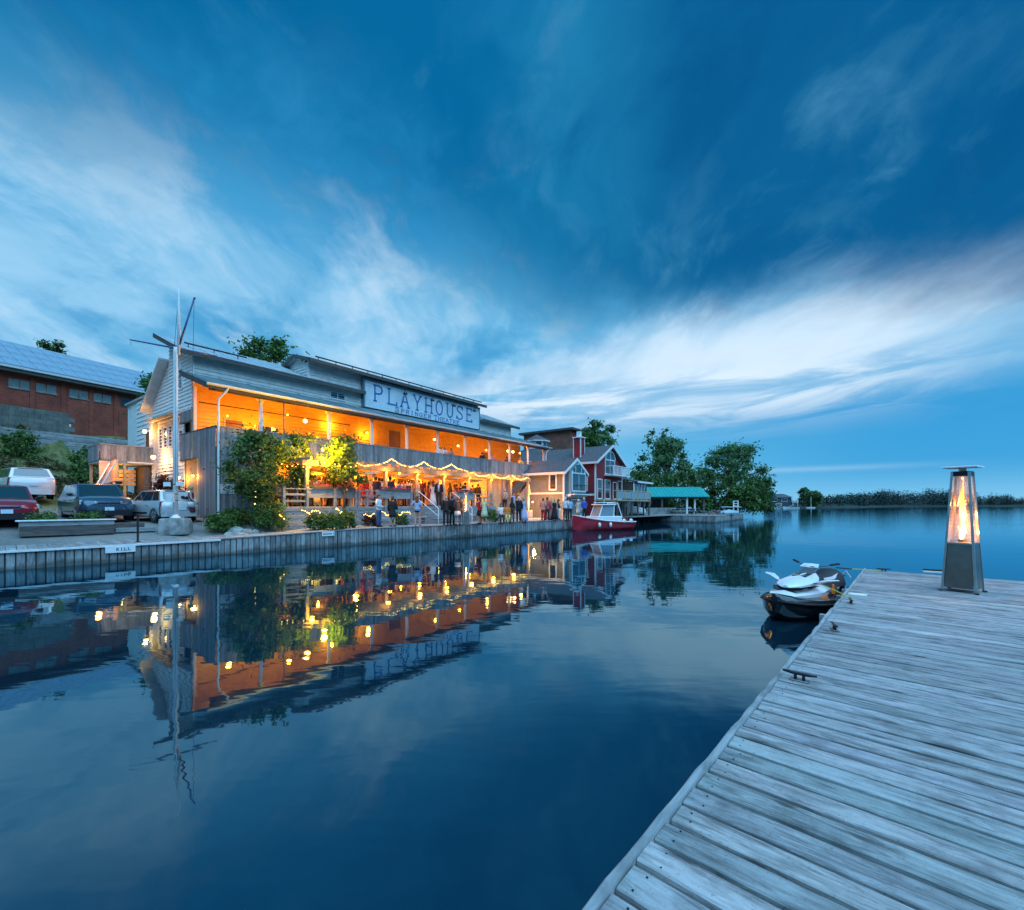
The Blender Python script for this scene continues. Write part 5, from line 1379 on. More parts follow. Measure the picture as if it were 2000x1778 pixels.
def flats():
    r = thing('apartment_block', 'plain brown brick apartment block behind the turreted house', 'building', (10.2, 78.0, 0), A_TH)
    m = MB(); m.box(0, 7, 0, 10, .8, 15.0); m.build('wall', M['brick'], r)
    m = MB(); m.box(-.7, 7.6, -.7, 10.7, 15.0, 15.35); m.build('roof', M['shingle'], r)
    for k in range(3):
        for j in range(2): window(r, 't', -.02, .8+k*2.1, 1.9+k*2.1, 9.6+j*2.6, 11.0+j*2.6, ('white', 'paleglass'), fw=.08)
    for k in range(4):
        window(r, 's', -.02, 1.0+k*2.3, 2.2+k*2.3, 10.0, 11.4, ('darkwood', 'glass'), fw=.08)
flats()

# ------------------------------------------------------------------ far dock, pavilion, things on it
def far_dock():
    r = thing('stone_quay', 'pale quay with a boarded face jutting into the river by the green roofed pavilion', 'quay', (23.0, 51.0, 0), A_TH); r['kind'] = 'structure'
    m = MB(); m.box(0, 16.5, 0, 13.5, -1, .68); m.build('core', M['concrete'], r)
    m = MB(); m.bbox(-.06, 16.6, -.06, 13.5, .68, .80, .02); m.build('top_slab', M['concrete'], r)
    mb = MB(); mb.bbox(.01, .43, -.05, 0, -.3, .66, .01); me = mb.mesh('face_board'); me.materials.append(M['seawood'])
    for k in range(38): obj('face_board', me, None, r, (k*.435, 0, 0))
    mb = MB(); mb.bbox(-.05, 0, .01, .43, -.3, .66, .01); me = mb.mesh('face_board'); me.materials.append(M['seawood'])
    for k in range(31): obj('face_board', me, None, r, (0, k*.435, 0))
far_dock()
def pavilion():
    r = thing('pavilion', 'open waterside pavilion with a long bright green metal roof', 'pavilion', (0, 0, 0))
    y0, y1, x0, x1, ze, zr = 61.5, 66.5, 16.5, 26.4, 3.35, 4.55
    yc = (y0+y1)/2
    m = MB(); m.slab([(x0-.4, y0-.5, ze-.2), (x1+.4, y0-.5, ze-.2), (x1+.4, yc, zr), (x0-.4, yc, zr)], .1)
    q = x0
    while q < x1: m.loft([[(q-.02, y, z), (q+.02, y, z), (q+.015, y, z+.04), (q-.015, y, z+.04)] for y, z in ((y0-.5, ze-.2), (yc, zr))]); q += .5
    m.build('roof', M['greenroof'], r)
    m = MB(); m.slab([(x0-.4, yc, zr), (x1+.4, yc, zr), (x1+.4, y1+.5, ze-.2), (x0-.4, y1+.5, ze-.2)], .1); m.build('roof', M['greenroof'], r)
    m = MB(); m.prism([(y0-.2, ze-.25), (y1+.2, ze-.25), (yc, zr-.12)], 'x', x1+.05, x1+.15); m.build('gable', M['darkwood'], r)
    m = MB(); m.box(x0, x1, y0, y0+.15, ze-.5, ze-.25); m.build('beam', M['darkwood'], r)
    for x, y, k in ((23.9, y0+.1, 'white'), (25.1, y0+.4, 'white'), (26.2, y0+.1, 'darkwood'), (26.2, y1-.1, 'darkwood'), (20.5, y0+.1, 'darkwood'), (17.5, y0+.1, 'darkwood'), (20.5, y1-.1, 'darkwood')):
        m = MB(); m.box(x-.11, x+.11, y-.11, y+.11, .8, ze-.3); m.build('post', M[k], r)
    m = MB(); m.box(16.6, 22.5, y1-.6, y1-.45, .8, 3.1); m.build('back_wall', M['darkwood'], r)
pavilion()
def small(name, label, cat, loc, rz=0, group=None): return thing(name, label, cat, loc, rz, group)
def on_quay(px, Y): x, y, _ = at(px, Y); return (x, y, .80)
r = small('block_seat_wall', 'low grey block wall on the far quay before the pavilion', 'wall', on_quay(1287, 59.5), R(-3))
for k in range(5):
    for j in range(2):
        m = MB(); m.bbox(-1.9+k*.75+(.3 if j else 0), -1.17+k*.75+(.3 if j else 0), -.2, .2, j*.42, j*.42+.41, .02); m.build('block', M['concrete'], r)
r = small('picnic_table', 'dark timber picnic table on the far quay under the pavilion edge', 'table', on_quay(1335, 58.6))
for y in (-.3, -.1, .1, .3):
    m = MB(); m.bbox(-1.8, 1.8, y-.09, y+.09, .70, .75, .01); m.build('plank', M['railwood'], r)
for y in (-.75, .75):
    m = MB(); m.bbox(-1.8, 1.8, y-.13, y+.13, .42, .46, .01); m.build('bench', M['railwood'], r)
for x in (-1.3, 1.3):
    m = MB(); m.tube([(x, -.8, 0), (x, -.2, .70)], .06, 5); m.tube([(x, .8, 0), (x, .2, .7)], .06, 5); m.box(x-.05, x+.05, -.8, .8, .36, .42); m.build('leg_frame', M['darkwood'], r)
rr = random.Random(9)
r = small('brick_pile', 'loose heap of reddish stones on the far quay', 'stone heap', on_quay(1398, 57.2))
M['redstone'] = mat('reddish_stone', (.24, .13, .12), .9, .3, 4, 0, .5, 12, .25)
for k in range(34):
    x, y = rr.uniform(-1.0, 1.0), rr.uniform(-.5, .5); h = max(0, .55*(1-abs(x)/1.1))*rr.random()
    m = MB(); m.ball((0, 0, 0), (.17, .14, .12), 6, 4); o = m.build('stone', M['redstone'], r); o.location = (x, y, .1+h); o.rotation_euler = (rr.random()*3, rr.random()*3, rr.random()*3)
r = small('rowing_boat', 'pale blue rowing boat lying upturned on the far quay', 'boat', on_quay(1424, 57.4), R(12))
rg = []
for k in range(9):
    f = k/8; w = .55*math.sin(math.pi*min(1, .15+f*.85))**.6 if k < 8 else .12; w = max(w, .1); h = .25+.28*math.sin(math.pi*f)
    rg.append([(-1.4+2.8*f, w*math.cos(a), .08+h*math.sin(a)) for a in [math.pi*j/8 for j in range(9)]])
m = MB(); m.loft(rg, True, True); m.build('hull', mat('pale_blue_boat', (.30, .44, .50), .4, .1, 3), r, smooth=True)
m = MB(); m.tube([(-1.4, 0, .35), (0, 0, .62), (1.4, 0, .38)], .03, 5); m.build('keel', M['trim'], r)
r = small('diving_frame', 'white ladder frame with a plank at the end of the far quay', 'frame', on_quay(1437, 57.8))
for x in (-.28, .28):
    m = MB(); m.box(x-.06, x+.06, -.05, .05, 0, 1.75); m.build('upright', M['white'], r)
for z in (1.05, 1.35, 1.68):
    m = MB(); m.box(-.28, .28, -.03, .03, z, z+.08); m.build('rung', M['white'], r)
m = MB(); m.bbox(-1.9, .6, -.2, .2, .92, .99, .01); m.build('plank', M['trim'], r)
for i, (px, Y) in enumerate(((1352, 58.2), (1372, 57.6))):
    r = small('deck_chair', ('grey folding chair beside the picnic table on the far quay', 'grey folding chair beside the stone heap on the far quay')[i], 'chair', on_quay(px, Y), R(20+i*50), 'chairs on the far quay')
    m = MB(); m.bbox(-.25, .25, -.25, .25, .40, .44, .01); m.build('seat', M['railwood'], r)
    m = MB(); m.slab([(-.25, .24, .42), (.25, .24, .42), (.25, .45, .95), (-.25, .45, .95)], .03); m.build('backrest', M['railwood'], r)
    for x in (-.22, .22):
        for y in (-.22, .22):
            m = MB(); m.box(x-.02, x+.02, y-.02, y+.02, 0, .4); m.build('leg', M['darkwood'], r)
r = small('covered_boat', 'white covered boat stored beside the red house piles', 'boat', (*at(1236, 56.0)[:2], .82), R(-20))
rg = []
for k in range(8):
    f = k/7; w = .75*(.35+.65*math.sin(math.pi*min(.98, .2+f*.7))); h = .9*(.45+.55*math.sin(math.pi*min(.98, .12+f*.75)))
    rg.append([(-1.5+3*f, w*math.cos(a), .12+h*math.sin(a)) for a in [math.pi*j/8 for j in range(9)]])
m = MB(); m.loft(rg); m.build('cover', M['white'], r, smooth=True)
m = MB(); m.box(-1.3, 1.2, -.4, .4, 0, .14); m.build('cradle', M['darkwood'], r)

# ------------------------------------------------------------------ red workboat
def red_boat():
    bx, by = 4.75, 35.6; L = 5.6
    r = thing('red_boat', 'red hulled workboat with a small glazed wheelhouse moored at the sea wall', 'boat', (bx+.9*L/2, by+.43*L/2, 0), math.atan2(-.43, -.9))
    st = []; h = L/2
    for f, w, zs, zk in ((-1, .98, .62, .02), (-.85, 1.02, .62, -.15), (-.4, 1.05, .66, -.25), (.1, 1.0, .76, -.28), (.5, .78, .92, -.24), (.8, .42, 1.08, -.1), (.97, .08, 1.2, .15)):
        x = f*h
        st.append([(x, -w, zs), (x, -w*.96, zs*.5), (x, -w*.62, zk*.5), (x, 0, zk), (x, w*.62, zk*.5), (x, w*.96, zs*.5), (x, w, zs), (x, w*.9, zs-.03), (x, 0, zs-.05), (x, -w*.9, zs-.03)])
    m = MB(); m.loft(st); m.build('hull', mat('red_hull', (.46, .010, .030), .3, .1, 3, coat=.4), r, angle=50)
    for s_ in (-1, 1):
        m = MB(); m.tube([(s[0][0], s_*abs(s[0][1])*1.01, s[0][2]+.03) for s in st], [.05]*6+[.03], 6); m.build('gunwale', M['white'], r)
        m = MB(); m.tube([(s[0][0], s_*abs(s[0][1])*1.0, s[0][2]-.13) for s in st[:-1]], .018, 5); m.build('rub_strip', M['black'], r)
    m = MB(); m.bbox(-1.5, .9, -.80, .80, .62, 1.12, .05); m.build('coaming', M['trim'], r)
    # wheelhouse posts, panes, roof
    lo = [(-.75, -.68), (.62, -.60), (.62, .60), (-.75, .68)]; hi = [(-.85, -.62), (.25, -.55), (.25, .55), (-.85, .62)]
    for a, b in zip(lo, hi):
        m = MB(); m.tube([(*a, 1.1), (*b, 2.02)], .05, 6); m.build('house_post', M['white'], r)
    for i in range(4):
        j = (i+1) % 4
        if i == 3: continue
        q = [Vector((*lo[i], 1.12)), Vector((*lo[j], 1.12)), Vector((*hi[j], 2.0)), Vector((*hi[i], 2.0))]
        m = MB(); m.slab(q, .012); m.build('pane', M['railglass'], r)
    m = MB(); m.bbox(-1.0, .45, -.72, .72, 2.02, 2.10, .03); m.build('roof', M['white'], r)
    m = MB(); m.tube([(-1.55, -.75, 1.0), (-1.15, -.68, 2.18), (-1.15, .68, 2.18), (-1.55, .75, 1.0)], .045, 8); m.tube([(-1.0, -.6, 2.25), (.3, -.6, 2.22)], .025, 6); m.tube([(-1.0, .6, 2.25), (.3, .6, 2.22)], .025, 6); m.build('radar_arch', M['white'], r)
    for x, y in ((-2.3, .95), (-1.55, .98), (-.1, 1.12), (.9, 1.02)):
        m = MB(); m.ball((x, y, .72 if x < -1 else .45), (.17, .15, .19) if x < -1 else (.13, .11, .2), 10, 6); m.build('fender', M['white'], r, smooth=True)
    m = MB(); m.cbox((-2.75, 0, .75), (.3, .45, .5)); m.cbox((-2.85, 0, .2), (.14, .14, .9)); m.build('outboard', M['darkmetal'], r)
    m = MB(); m.cyl(-.3, 0, 2.1, 2.45, .015, n=6); m.ball((-.3, 0, 2.47), .04, 6, 4); m.build('mast_light', M['white'], r)
red_boat()

# ------------------------------------------------------------------ far shore
def far_shore():
    mb = MB(); vs = []; xs = [90 + i*40 for i in range(40)]
    def shore(x): return 262 + max(0, x-190)*.95 if x < 420 else 480 + (x-420)*.20
    rows = (0, 4, 20, 60, 200)
    for x in xs:
        for k, d in enumerate(rows): vs.append((x, shore(x)+d, (-.6, .5, 1.2, 2.5, 6)[k]))
    n = len(rows); fs = [(i*n+j, (i+1)*n+j, (i+1)*n+j+1, i*n+j+1) for i in range(len(xs)-1) for j in range(n-1)]
    mb.add(vs, fs); tag(mb.build('far_shore', mat('far_bank', (.018, .028, .018), .95, .3, .05), smooth=True), 'low dark far bank of the river', kind='structure')  # bank colour darkened in place of haze in the air
    return shore
SHORE = far_shore()
r = thing('lake_house', 'dark blue two storey lake house on the far bank', 'house', (*at(1524, 262)[:2], .6), R(-8))
m = MB(); m.box(-6, 6, 0, 8, 0, 5.8); m.build('wall', mat('dark_blue_siding', (.03, .055, .08), .7, .15, 1), r)
m = MB(); m.loft([[(-6.8, -.8, 5.6), (6.8, -.8, 5.6), (6.8, 8.8, 5.6), (-6.8, 8.8, 5.6)], [(-3.5, 3.9, 7.8), (3.5, 3.9, 7.8), (3.5, 4.1, 7.8), (-3.5, 4.1, 7.8)]]); m.build('roof', M['shingle'], r)
for a, b in ((-4.4, -1.6), (.8, 3.6)): window(r, 't', -.03, a, b, 3.4, 4.9, ('white', 'skyglass'), mull=2, fw=.14)
for a, b in ((-2.4, .6),): window(r, 't', -.03, a, b, .3, 2.2, ('white', 'paleglass'), fw=.2)
m = MB(); m.box(6.0, 9.2, -1, 4, 2.6, 2.8); m.box(6.0, 9.2, -1.05, -.95, 3.5, 3.7); m.build('side_deck', M['white'], r)
for x in (6.4, 9.0):
    m = MB(); m.box(x-.12, x+.12, -1, -.8, 0, 3.6); m.build('deck_post', M['white'], r)
def far_boat(px, Y, L, lb, rz):
    r = thing('motor_boat', lb, 'boat', (*at(px, Y)[:2], 0), rz, 'white motor boats moored at the far bank')
    st = []
    for f, w, z in ((-1, .9, .7), (0, 1.0, .8), (.6, .7, .95), (1, .08, 1.15)):
        st.append([(f*L/2, -w, z), (f*L/2, -w*.7, -.1), (f*L/2, 0, -.3), (f*L/2, w*.7, -.1), (f*L/2, w, z), (f*L/2, 0, z-.05)])
    m = MB(); m.loft(st); m.build('hull', M['white'], r)
    m = MB(); m.loft([[(-L*.1, -.7, .8), (L*.2, -.6, .85), (L*.2, .6, .85), (-L*.1, .7, .8)], [(-L*.08, -.6, 1.6), (L*.05, -.5, 1.6), (L*.05, .5, 1.6), (-L*.08, .6, 1.6)]]); m.build('screen', M['glass'], r)
    m = MB(); m.box(-L*.45, -L*.12, -.7, .7, .72, .95); m.build('seat', M['darkmetal'], r)
far_boat(1524, 246, 6.0, 'small white motor boat with a raised bow before the lake house', R(160))
far_boat(1545, 243, 8.0, 'long white motor boat at the right of the lake house dock', R(175))
r = thing('white_mast', 'thin pale mast standing on the far bank before the round tree', 'mast', (*at(1584, 268)[:2], .3))
m = MB(); m.cyl(0, 0, 0, 6.5, .12, n=6); m.build('pole', M['white'], r); m = MB(); m.box(-3.2, 2.2, -.5, .5, -.2, .3); m.build('float', M['trim'], r)

# ------------------------------------------------------------------ vegetation
def leaves(lobes, n, size, seed, flat=.5, gap=None, top=1.55):
    """many small leaf blades spread through lobes (cx,cy,cz,rx,ry,rz)"""
    g = np.random.default_rng(seed)
    w = np.array([l[3]*l[4]*l[5] for l in lobes])**.75; w /= w.sum()
    idx = g.choice(len(lobes), n, p=w); L = np.array(lobes)[idx]
    d = g.normal(size=(n, 3)); d /= np.linalg.norm(d, axis=1)[:, None]
    rad = np.minimum(np.abs(g.normal(size=n))*.55 + .22*g.random(n), top)
    if top < 1: rad = g.random(n)**.36
    # uneven density: some directions of a lobe stay thin
    d = d * (1 + .28*np.sin(3.1*d[:, :1]*L[:, :1] + 5*d[:, 1:2] + L[:, 2:3]*2))
    # clumps
    cl = g.normal(size=(n, 3))*.0
    c = L[:, :3] + d*L[:, 3:6]*rad[:, None]
    nrm = d*.6 + g.normal(size=(n, 3))*.75; nrm[:, 2] += flat*.6; nrm /= np.linalg.norm(nrm, axis=1)[:, None]
    u = np.cross(nrm, g.normal(size=(n, 3))); u /= np.linalg.norm(u, axis=1)[:, None]; v = np.cross(nrm, u)
    s = size*(.6+.8*g.random(n))[:, None]
    p = np.stack([c - u*s*.9, c + v*s*.45, c + u*s, c - v*s*.45], 1).reshape(-1, 3)
    return p, np.arange(4*n).reshape(-1, 4)
def leafmesh(name, lobes, n, size, seed, mt, parent=None, flat=.5, top=1.55):
    p, f = leaves(lobes, n, size, seed, flat, None, top)
    me = bpy.data.meshes.new(name); me.vertices.add(len(p)); me.vertices.foreach_set('co', p.ravel().astype(np.float32))
    k = len(f); me.loops.add(4*k); me.loops.foreach_set('vertex_index', f.ravel().astype(np.int32))
    me.polygons.add(k); me.polygons.foreach_set('loop_start', (np.arange(k)*4).astype(np.int32)); me.polygons.foreach_set('loop_total', np.full(k, 4, np.int32))
    me.update(); me.validate()
    return obj(name, me, M[mt], parent)
def tree(label, base, H, R_, seed, mt, n=6000, leaf=.22, lobes=26, bottom=.35, trunk=.25, name='tree', group=None, shape=1.0, lean=(0, 0), lobe=.30, extra=None, limbs=True, parent=None):
    rr = random.Random(seed)
    r = thing(name, label, 'tree', base, 0, group)
    lb = []
    for i in range(lobes):
        f = (i+.5)/lobes; z = lerp(bottom*H, H*.97, f**.9)
        prof = math.sin(math.pi*min(1, max(0.02, (z/H-bottom*.75)/(1.0-bottom*.75))))**.55
        a = i*2.4 + rr.uniform(-.5, .5); q = R_*prof*rr.uniform(.25, 1.0)*.85
        s_ = R_*lobe*rr.uniform(.7, 1.25)
        lb.append((q*math.cos(a)+lean[0]*z/H, q*math.sin(a)+lean[1]*z/H, min(z, H-s_*.6), s_, s_, s_*.75*shape))
    if extra: lb += extra
    m = MB(); m.tube([(0, 0, -.4), (.02*H*rr.uniform(-1, 1)+lean[0]*.2, .02*H*rr.uniform(-1, 1), H*.3), (lean[0]*.5, lean[1]*.5, H*.62), (lean[0]*.8, lean[1]*.8, H*.9)], [trunk*1.25, trunk*.85, trunk*.5, trunk*.12], 8)
    m.build('trunk', M['bark'], r, smooth=True)
    if limbs:
        m = MB()
        for x, y, z, *_ in lb[::1]:
            z0 = max(H*.22, z*rr.uniform(.55, .75)); f0 = z0/H
            m.tube([(lean[0]*f0*.8, lean[1]*f0*.8, z0), (x*.45+rr.uniform(-.1, .1)*R_, y*.45+rr.uniform(-.1, .1)*R_, lerp(z0, z, .55)), (x, y, z)], [trunk*.30, trunk*.18, trunk*.06], 5)
        o = m.build('limbs', M['bark'], r, smooth=True); o['kind'] = 'stuff'
    leafmesh('crown', lb, n, leaf, seed, mt, r)
    return r
def shrub(name, label, base, lobes, n, leaf, seed, mt, cat='shrub', group=None):
    r = thing(name, label, cat, base, 0, group)
    leafmesh('foliage', lobes, n, leaf, seed, mt, r)
    m = MB(); rr = random.Random(seed)
    for k in range(5):
        l = lobes[k % len(lobes)]
        m.tube([(rr.uniform(-.08, .08), rr.uniform(-.08, .08), -.1), (l[0]*.6, l[1]*.6, l[2]*.7), (l[0], l[1], l[2]+l[5]*.4)], [.02, .014, .006], 4)
    o = m.build('stems', M['bark'], r); o['kind'] = 'stuff'
    return r
# big trees on the right bank
tree('tall ragged tree with a broken top behind the pavilion', (*at(1305, 76)[:2], 1.2), 12.3, 5.2, 11, 'leaf_teal', 7200, .27, 34, .42, .42, lobe=.25,
     extra=[(-3.2, 0, 11.6, .9, .9, 1.1), (-2.6, 0, 13.0, .7, .7, .6), (-.8, .2, 12.6, .6, .6, 1.0), (-.2, .2, 13.5, .5, .5, .4), (2.2, 0, 11.2, 1.0, 1, .9), (-5.0, 0, 7.2, 1.2, 1, .8)])
tree('broad tree with bare forked limbs at the water end of the bank', (*at(1434, 80)[:2], 1.0), 11.9, 6.2, 12, 'leaf_teal', 8000, .27, 36, .45, .5, lobe=.24,
     extra=[(5.6, 0, 5.0, 1.4, 1.5, 1.6), (5.2, 0, 2.6, 1.5, 1.5, 1.8), (4.3, -1, 7.0, 1.3, 1.3, 1.2), (-3.6, 0, 10.2, 1, 1, .9), (0, 0, 11.4, 1.2, 1, .7), (3, 0, 10.9, 1.2, 1, .8)])
rr = random.Random(21)
ln = ('round bright bush at the left end of the wooded bank', 'leafy dark bush behind the screened room of the red house', 'dense bush behind the left part of the green roof', 'dense bush behind the ridge of the green roof', 'dark tall bush between the two big trees',
      'rounded bush at the foot of the right hand big tree', 'pale green bush near the water right of the stone heap', 'low bush over the end of the far quay', 'overhanging bush at the tip of the wooded bank', 'small bush under the right end of the green roof')
for i, (px, Y, w, h, mt) in enumerate(((1238, 74, 3.4, 7.6, 'leaf_mid'), (1262, 71, 3.2, 6.0, 'leaf_dark'), (1290, 70, 3.4, 6.6, 'leaf_dark'), (1335, 71, 3.6, 7.4, 'leaf_dark'), (1372, 74, 3.2, 7.8, 'leaf_dark'),
                                        (1410, 74, 3.6, 7.0, 'leaf_dark'), (1448, 70, 2.8, 4.6, 'leaf_mid'), (1466, 73, 3.0, 5.6, 'leaf_dark'), (1486, 76, 2.6, 6.4, 'leaf_dark'), (1368, 66, 1.6, 2.8, 'leaf_mid'))):
    lb = []
    for k in range(12):
        a = k*2.4; f = (k+.5)/12
        lb.append((w*.62*math.cos(a)*math.sqrt(1-f*.6), w*.5*math.sin(a), lerp(.5, h*.85, f), w*.42, w*.42, h*.16))
    shrub('bush', ln[i], (*at(px, Y)[:2], .9), lb, 2600, .27, 40+i, mt, 'bush', 'bushes along the wooded bank')
# trees behind roofs
tree('leafy round tree showing over the theatre roof', (*Tp(9, 13, 1.5)[:2], 1.5), 14.7, 3.0, 31, 'leaf_mid', 7000, .20, 22, .5, .3)
tree('dark tree top beyond the ridge of the solar roof', (*at(105, 60)[:2], 10), 14.0, 2.6, 32, 'leaf_dark', 2600, .26, 14, .6, .25)
tree('green tree squeezed between the brick hall and the theatre gable', (*at(300, 34)[:2], 3), 9.0, 1.9, 33, 'leaf_mid', 4500, .16, 18, .35, .16)
tree('tree rising behind the sign end of the theatre', (*Tp(24.5, 8, 1)[:2], 1), 12.6, 3.0, 34, 'leaf_mid', 5000, .2, 18, .5, .22)
tree('light crowned tree beside the brown apartment block', (*at(1168, 80)[:2], 1), 16.2, 4.0, 35, 'leaf_teal', 5200, .30, 26, .45, .3, lobe=.22)
tree('dense green tree before the brown apartment block', (*at(1146, 72)[:2], 1), 12.6, 4.0, 36, 'leaf_mid', 7000, .26, 22, .3, .3)
# far bank
tree('round mid green tree on the far bank right of the lake house', (*at(1588, 275)[:2], .5), 9.6, 6.2, 41, 'leaf_dark', 3600, .75, 18, .15, .5, limbs=False)
tree('taller blue green tree beside the round tree on the far bank', (*at(1570, 290)[:2], .5), 12.5, 3.6, 42, 'leaf_teal', 2200, .75, 14, .3, .4, limbs=False)
tree('dark pine like tree left of the lake house on the far bank', (*at(1506, 285)[:2], .5), 10.0, 2.6, 43, 'leaf_teal', 1500, .7, 12, .2, .35, limbs=False, name='pine_tree')
M['leaf_far_hazed'] = leafmat('leaf_far_hazed', (.006, .026, .024), (.012, .040, .034), (.020, .058, .046), .1)  # blue green haze of distance put into the leaf colour
def far_woods():
    rr = random.Random(77); lb = []
    for i in range(420):
        x = 150 + (i/420)**1.0*1250 + rr.uniform(-6, 6)
        y = SHORE(x) + 12 + rr.uniform(0, 60)
        px = 1000 + 880*x/y
        top = pw(px, [(1480, 9), (1560, 12), (1640, 17), (1720, 21), (1800, 22), (1880, 20), (1925, 15), (1960, 17), (2010, 13), (2100, 12)])*y/480*.80
        h = top*rr.uniform(.60, 1.10)
        w = h*rr.uniform(.32, .5)
        lb.append((x, y, h*.50+.4, w*1.3, w, h*.48))
    o = leafmesh('far_woods', lb, 70000, .8, 5, 'leaf_far_hazed', top=.95); tag(o, 'long dark line of woods along the far bank', 'woods', kind='stuff')
far_woods()
# theatre garden trees
def glow_tree(label, px, Y, z0, H, R_, seed, mt, n, lobes=22, bottom=.35, lean=(0, 0), extra=None, trunk=.10):
    return tree(label, (*at(px, Y)[:2], z0), H, R_, seed, mt, n, .092, lobes, bottom, trunk, 'garden_tree', 'trees in front of the theatre', lean=lean, lobe=.38, extra=extra)
glow_tree('big dark garden tree before the grey corner wall', 500, 22.6, 1.2, 4.6, 1.62, 51, 'leaf_mid', 8000, 32, .24, extra=[(.6, 0, 4.1, .6, .6, .45), (1.15, .2, 3.9, .5, .5, .5), (-1.2, 0, 2.2, .5, .5, .5)])
glow_tree('garden tree glowing yellow on one side beside the big dark tree', 585, 24.6, 1.3, 4.75, 1.4, 52, 'leaf_light', 4200, 18, .36, trunk=.08)
glow_tree('slim garden tree lit yellow from above with fairy lights', 672, 25.4, 1.3, 4.75, 1.55, 53, 'leaf_light', 4600, 18, .42, trunk=.07)
globe('yellow flood lamp hanging between the garden trees', 0, 0, 0, .07, 1500, (1, .46, .008), group='ceiling lamps of the ground floor', p=(*at(630, 24.2)[:2], 5.0))
# garden shrubs
def gshrub(label, px, Y, r, h, seed, mt, n, leaf=.06, group='shrubs in the waterside garden', dz=0.0):
    x, y, z = gat(px, Y); rr = random.Random(seed); lb = []
    for k in range(10):
        a = k*2.4; f = (k+.5)/10
        lb.append((r*.6*math.cos(a)*math.sqrt(1-f*.7), r*.6*math.sin(a)*math.sqrt(1-f*.7), lerp(h*.18, h*.8, f), r*.48, r*.48, h*.24))
    return shrub('shrub', label, (x, y, z+dz), lb, n, leaf, seed, mt, 'shrub', group)
gshrub('large round shrub before the railing at the theatre corner', 524, 22.0, 1.0, 1.75, 61, 'leaf_mid', 6000)
gshrub('low spreading shrub at the foot of the downpipe', 428, 20.9, .75, .95, 62, 'leaf_mid', 3200)
gshrub('small shrub between the rocks and the grey wall', 466, 22.6, .6, .85, 63, 'leaf_dark', 2200)
gshrub('ragged shrub close against the grey corner wall', 450, 21.8, .6, 1.0, 69, 'leaf_mid', 2200)
gshrub('dark clipped shrub with lights on top left of the bright green one', 617, 22.6, .62, 1.05, 64, 'leaf_dark', 3000)
gshrub('bright green clipped shrub between two dark ones', 652, 22.6, .6, .98, 65, 'leaf_light', 3000)
gshrub('dark clipped shrub at the end of the bench', 678, 23.6, .55, 1.05, 66, 'leaf_dark', 2600)
gshrub('dry brownish shrub behind the bench', 722, 25.6, .55, .85, 67, 'leaf_red', 1500)
gshrub('shrub behind the second half of the bench with lights', 782, 27.0, .6, .8, 70, 'leaf_dark', 1500)
gshrub('dark red shrub under the narrow windows behind the hatchback', 325, 25.5, .95, 2.3, 68, 'leaf_red', 4200, .08)
gshrub('grassy yellow green shrub right of the stairs', 955, 31.5, .85, 1.15, 71, 'leaf_light', 2600)
for i, (s, t, lb) in enumerate(((.95, 4.1, 'green herbs at the left end of the timber planter'), (2.25, 4.1, 'green herbs at the right end of the timber planter'))):
    x, y, _ = Wp(s, t); shrub('herb_clump', lb, (x, y, ground_z(s, t)+.35), [(-.3, 0, .25, .3, .3, .2), (.1, .1, .3, .35, .3, .22), (.35, -.1, .22, .25, .25, .18)], 1100, .055, 80+i, 'leaf_light', 'plants', 'herbs in the timber planter')
for i, (px, Y, w, h, lb) in enumerate(((38, 38, 1.8, 2.6, 'green bush high on the hillside at the left'), (172, 37, 1.9, 3.4, 'bright leafy bush on the hillside below the brick hall'), 
                                        )):
    x, y, z = gat(px, Y); shrub('hill_bush', lb, (x, y, z), [(w*.5*math.cos(k*2.4)*(1-k*.06), w*.5*math.sin(k*2.4), lerp(.2, h*.8, k/9), w*.4, w*.4, h*.2) for k in range(10)], 2600, .13, 90+i, ('leaf_mid', 'leaf_light', 'leaf_dark', 'leaf_mid', 'leaf_dark')[i], 'bush', 'bushes on the hillside')
M['petal'] = leafmat('pink_petals', (.30, .02, .10), (.50, .08, .22), (.06, .12, .03), .3)
def hill_grass():
    g = np.random.default_rng(3); lb = []
    rr = random.Random(8)
    for i in range(300):
        px, Y = rr.uniform(-60, 262), rr.uniform(27.5, 39.5)
        x, y, z = gat(px, Y)
        if z < 2.3: continue
        lb.append((x, y, z+.05, .8, .8, .28))
    o = leafmesh('hill_grass', lb, 16000, .17, 6, 'leaf_dry', flat=-.4); tag(o, 'rough mixed grass and weeds covering the hillside', 'grass', kind='stuff')
M['leaf_dry'] = leafmat('dry_grass', (.05, .06, .018), (.11, .10, .035), (.17, .13, .06))
hill_grass()
# rocks
for i, (px, Y, s_) in enumerate(((462, 20.9, (.45, .32, .30)), (482, 20.7, (.34, .28, .24)), (446, 20.4, (.24, .2, .15)), (470, 20.2, (.3, .22, .14)), (498, 21.2, (.26, .2, .18)))):
    x, y, z = gat(px, Y); r = thing('rock', ('large grey rock between the shrubs by the quay', 'angular grey rock right of the large rock', 'small flat rock left of the large rock', 'low flat rock before the large rock', 'small rock at the foot of the round shrub')[i], 'rock', (x, y, z+s_[2]*.3), i*1.3, 'rocks in the waterside garden')
    m = MB(); m.ball((0, 0, 0), s_, 9, 6); q = random.Random(i)
    m.v = [(a*q.uniform(.8, 1.15), b*q.uniform(.8, 1.15), c*q.uniform(.85, 1.1)) for a, b, c in m.v]; m.build('stone', M['stone'], r)
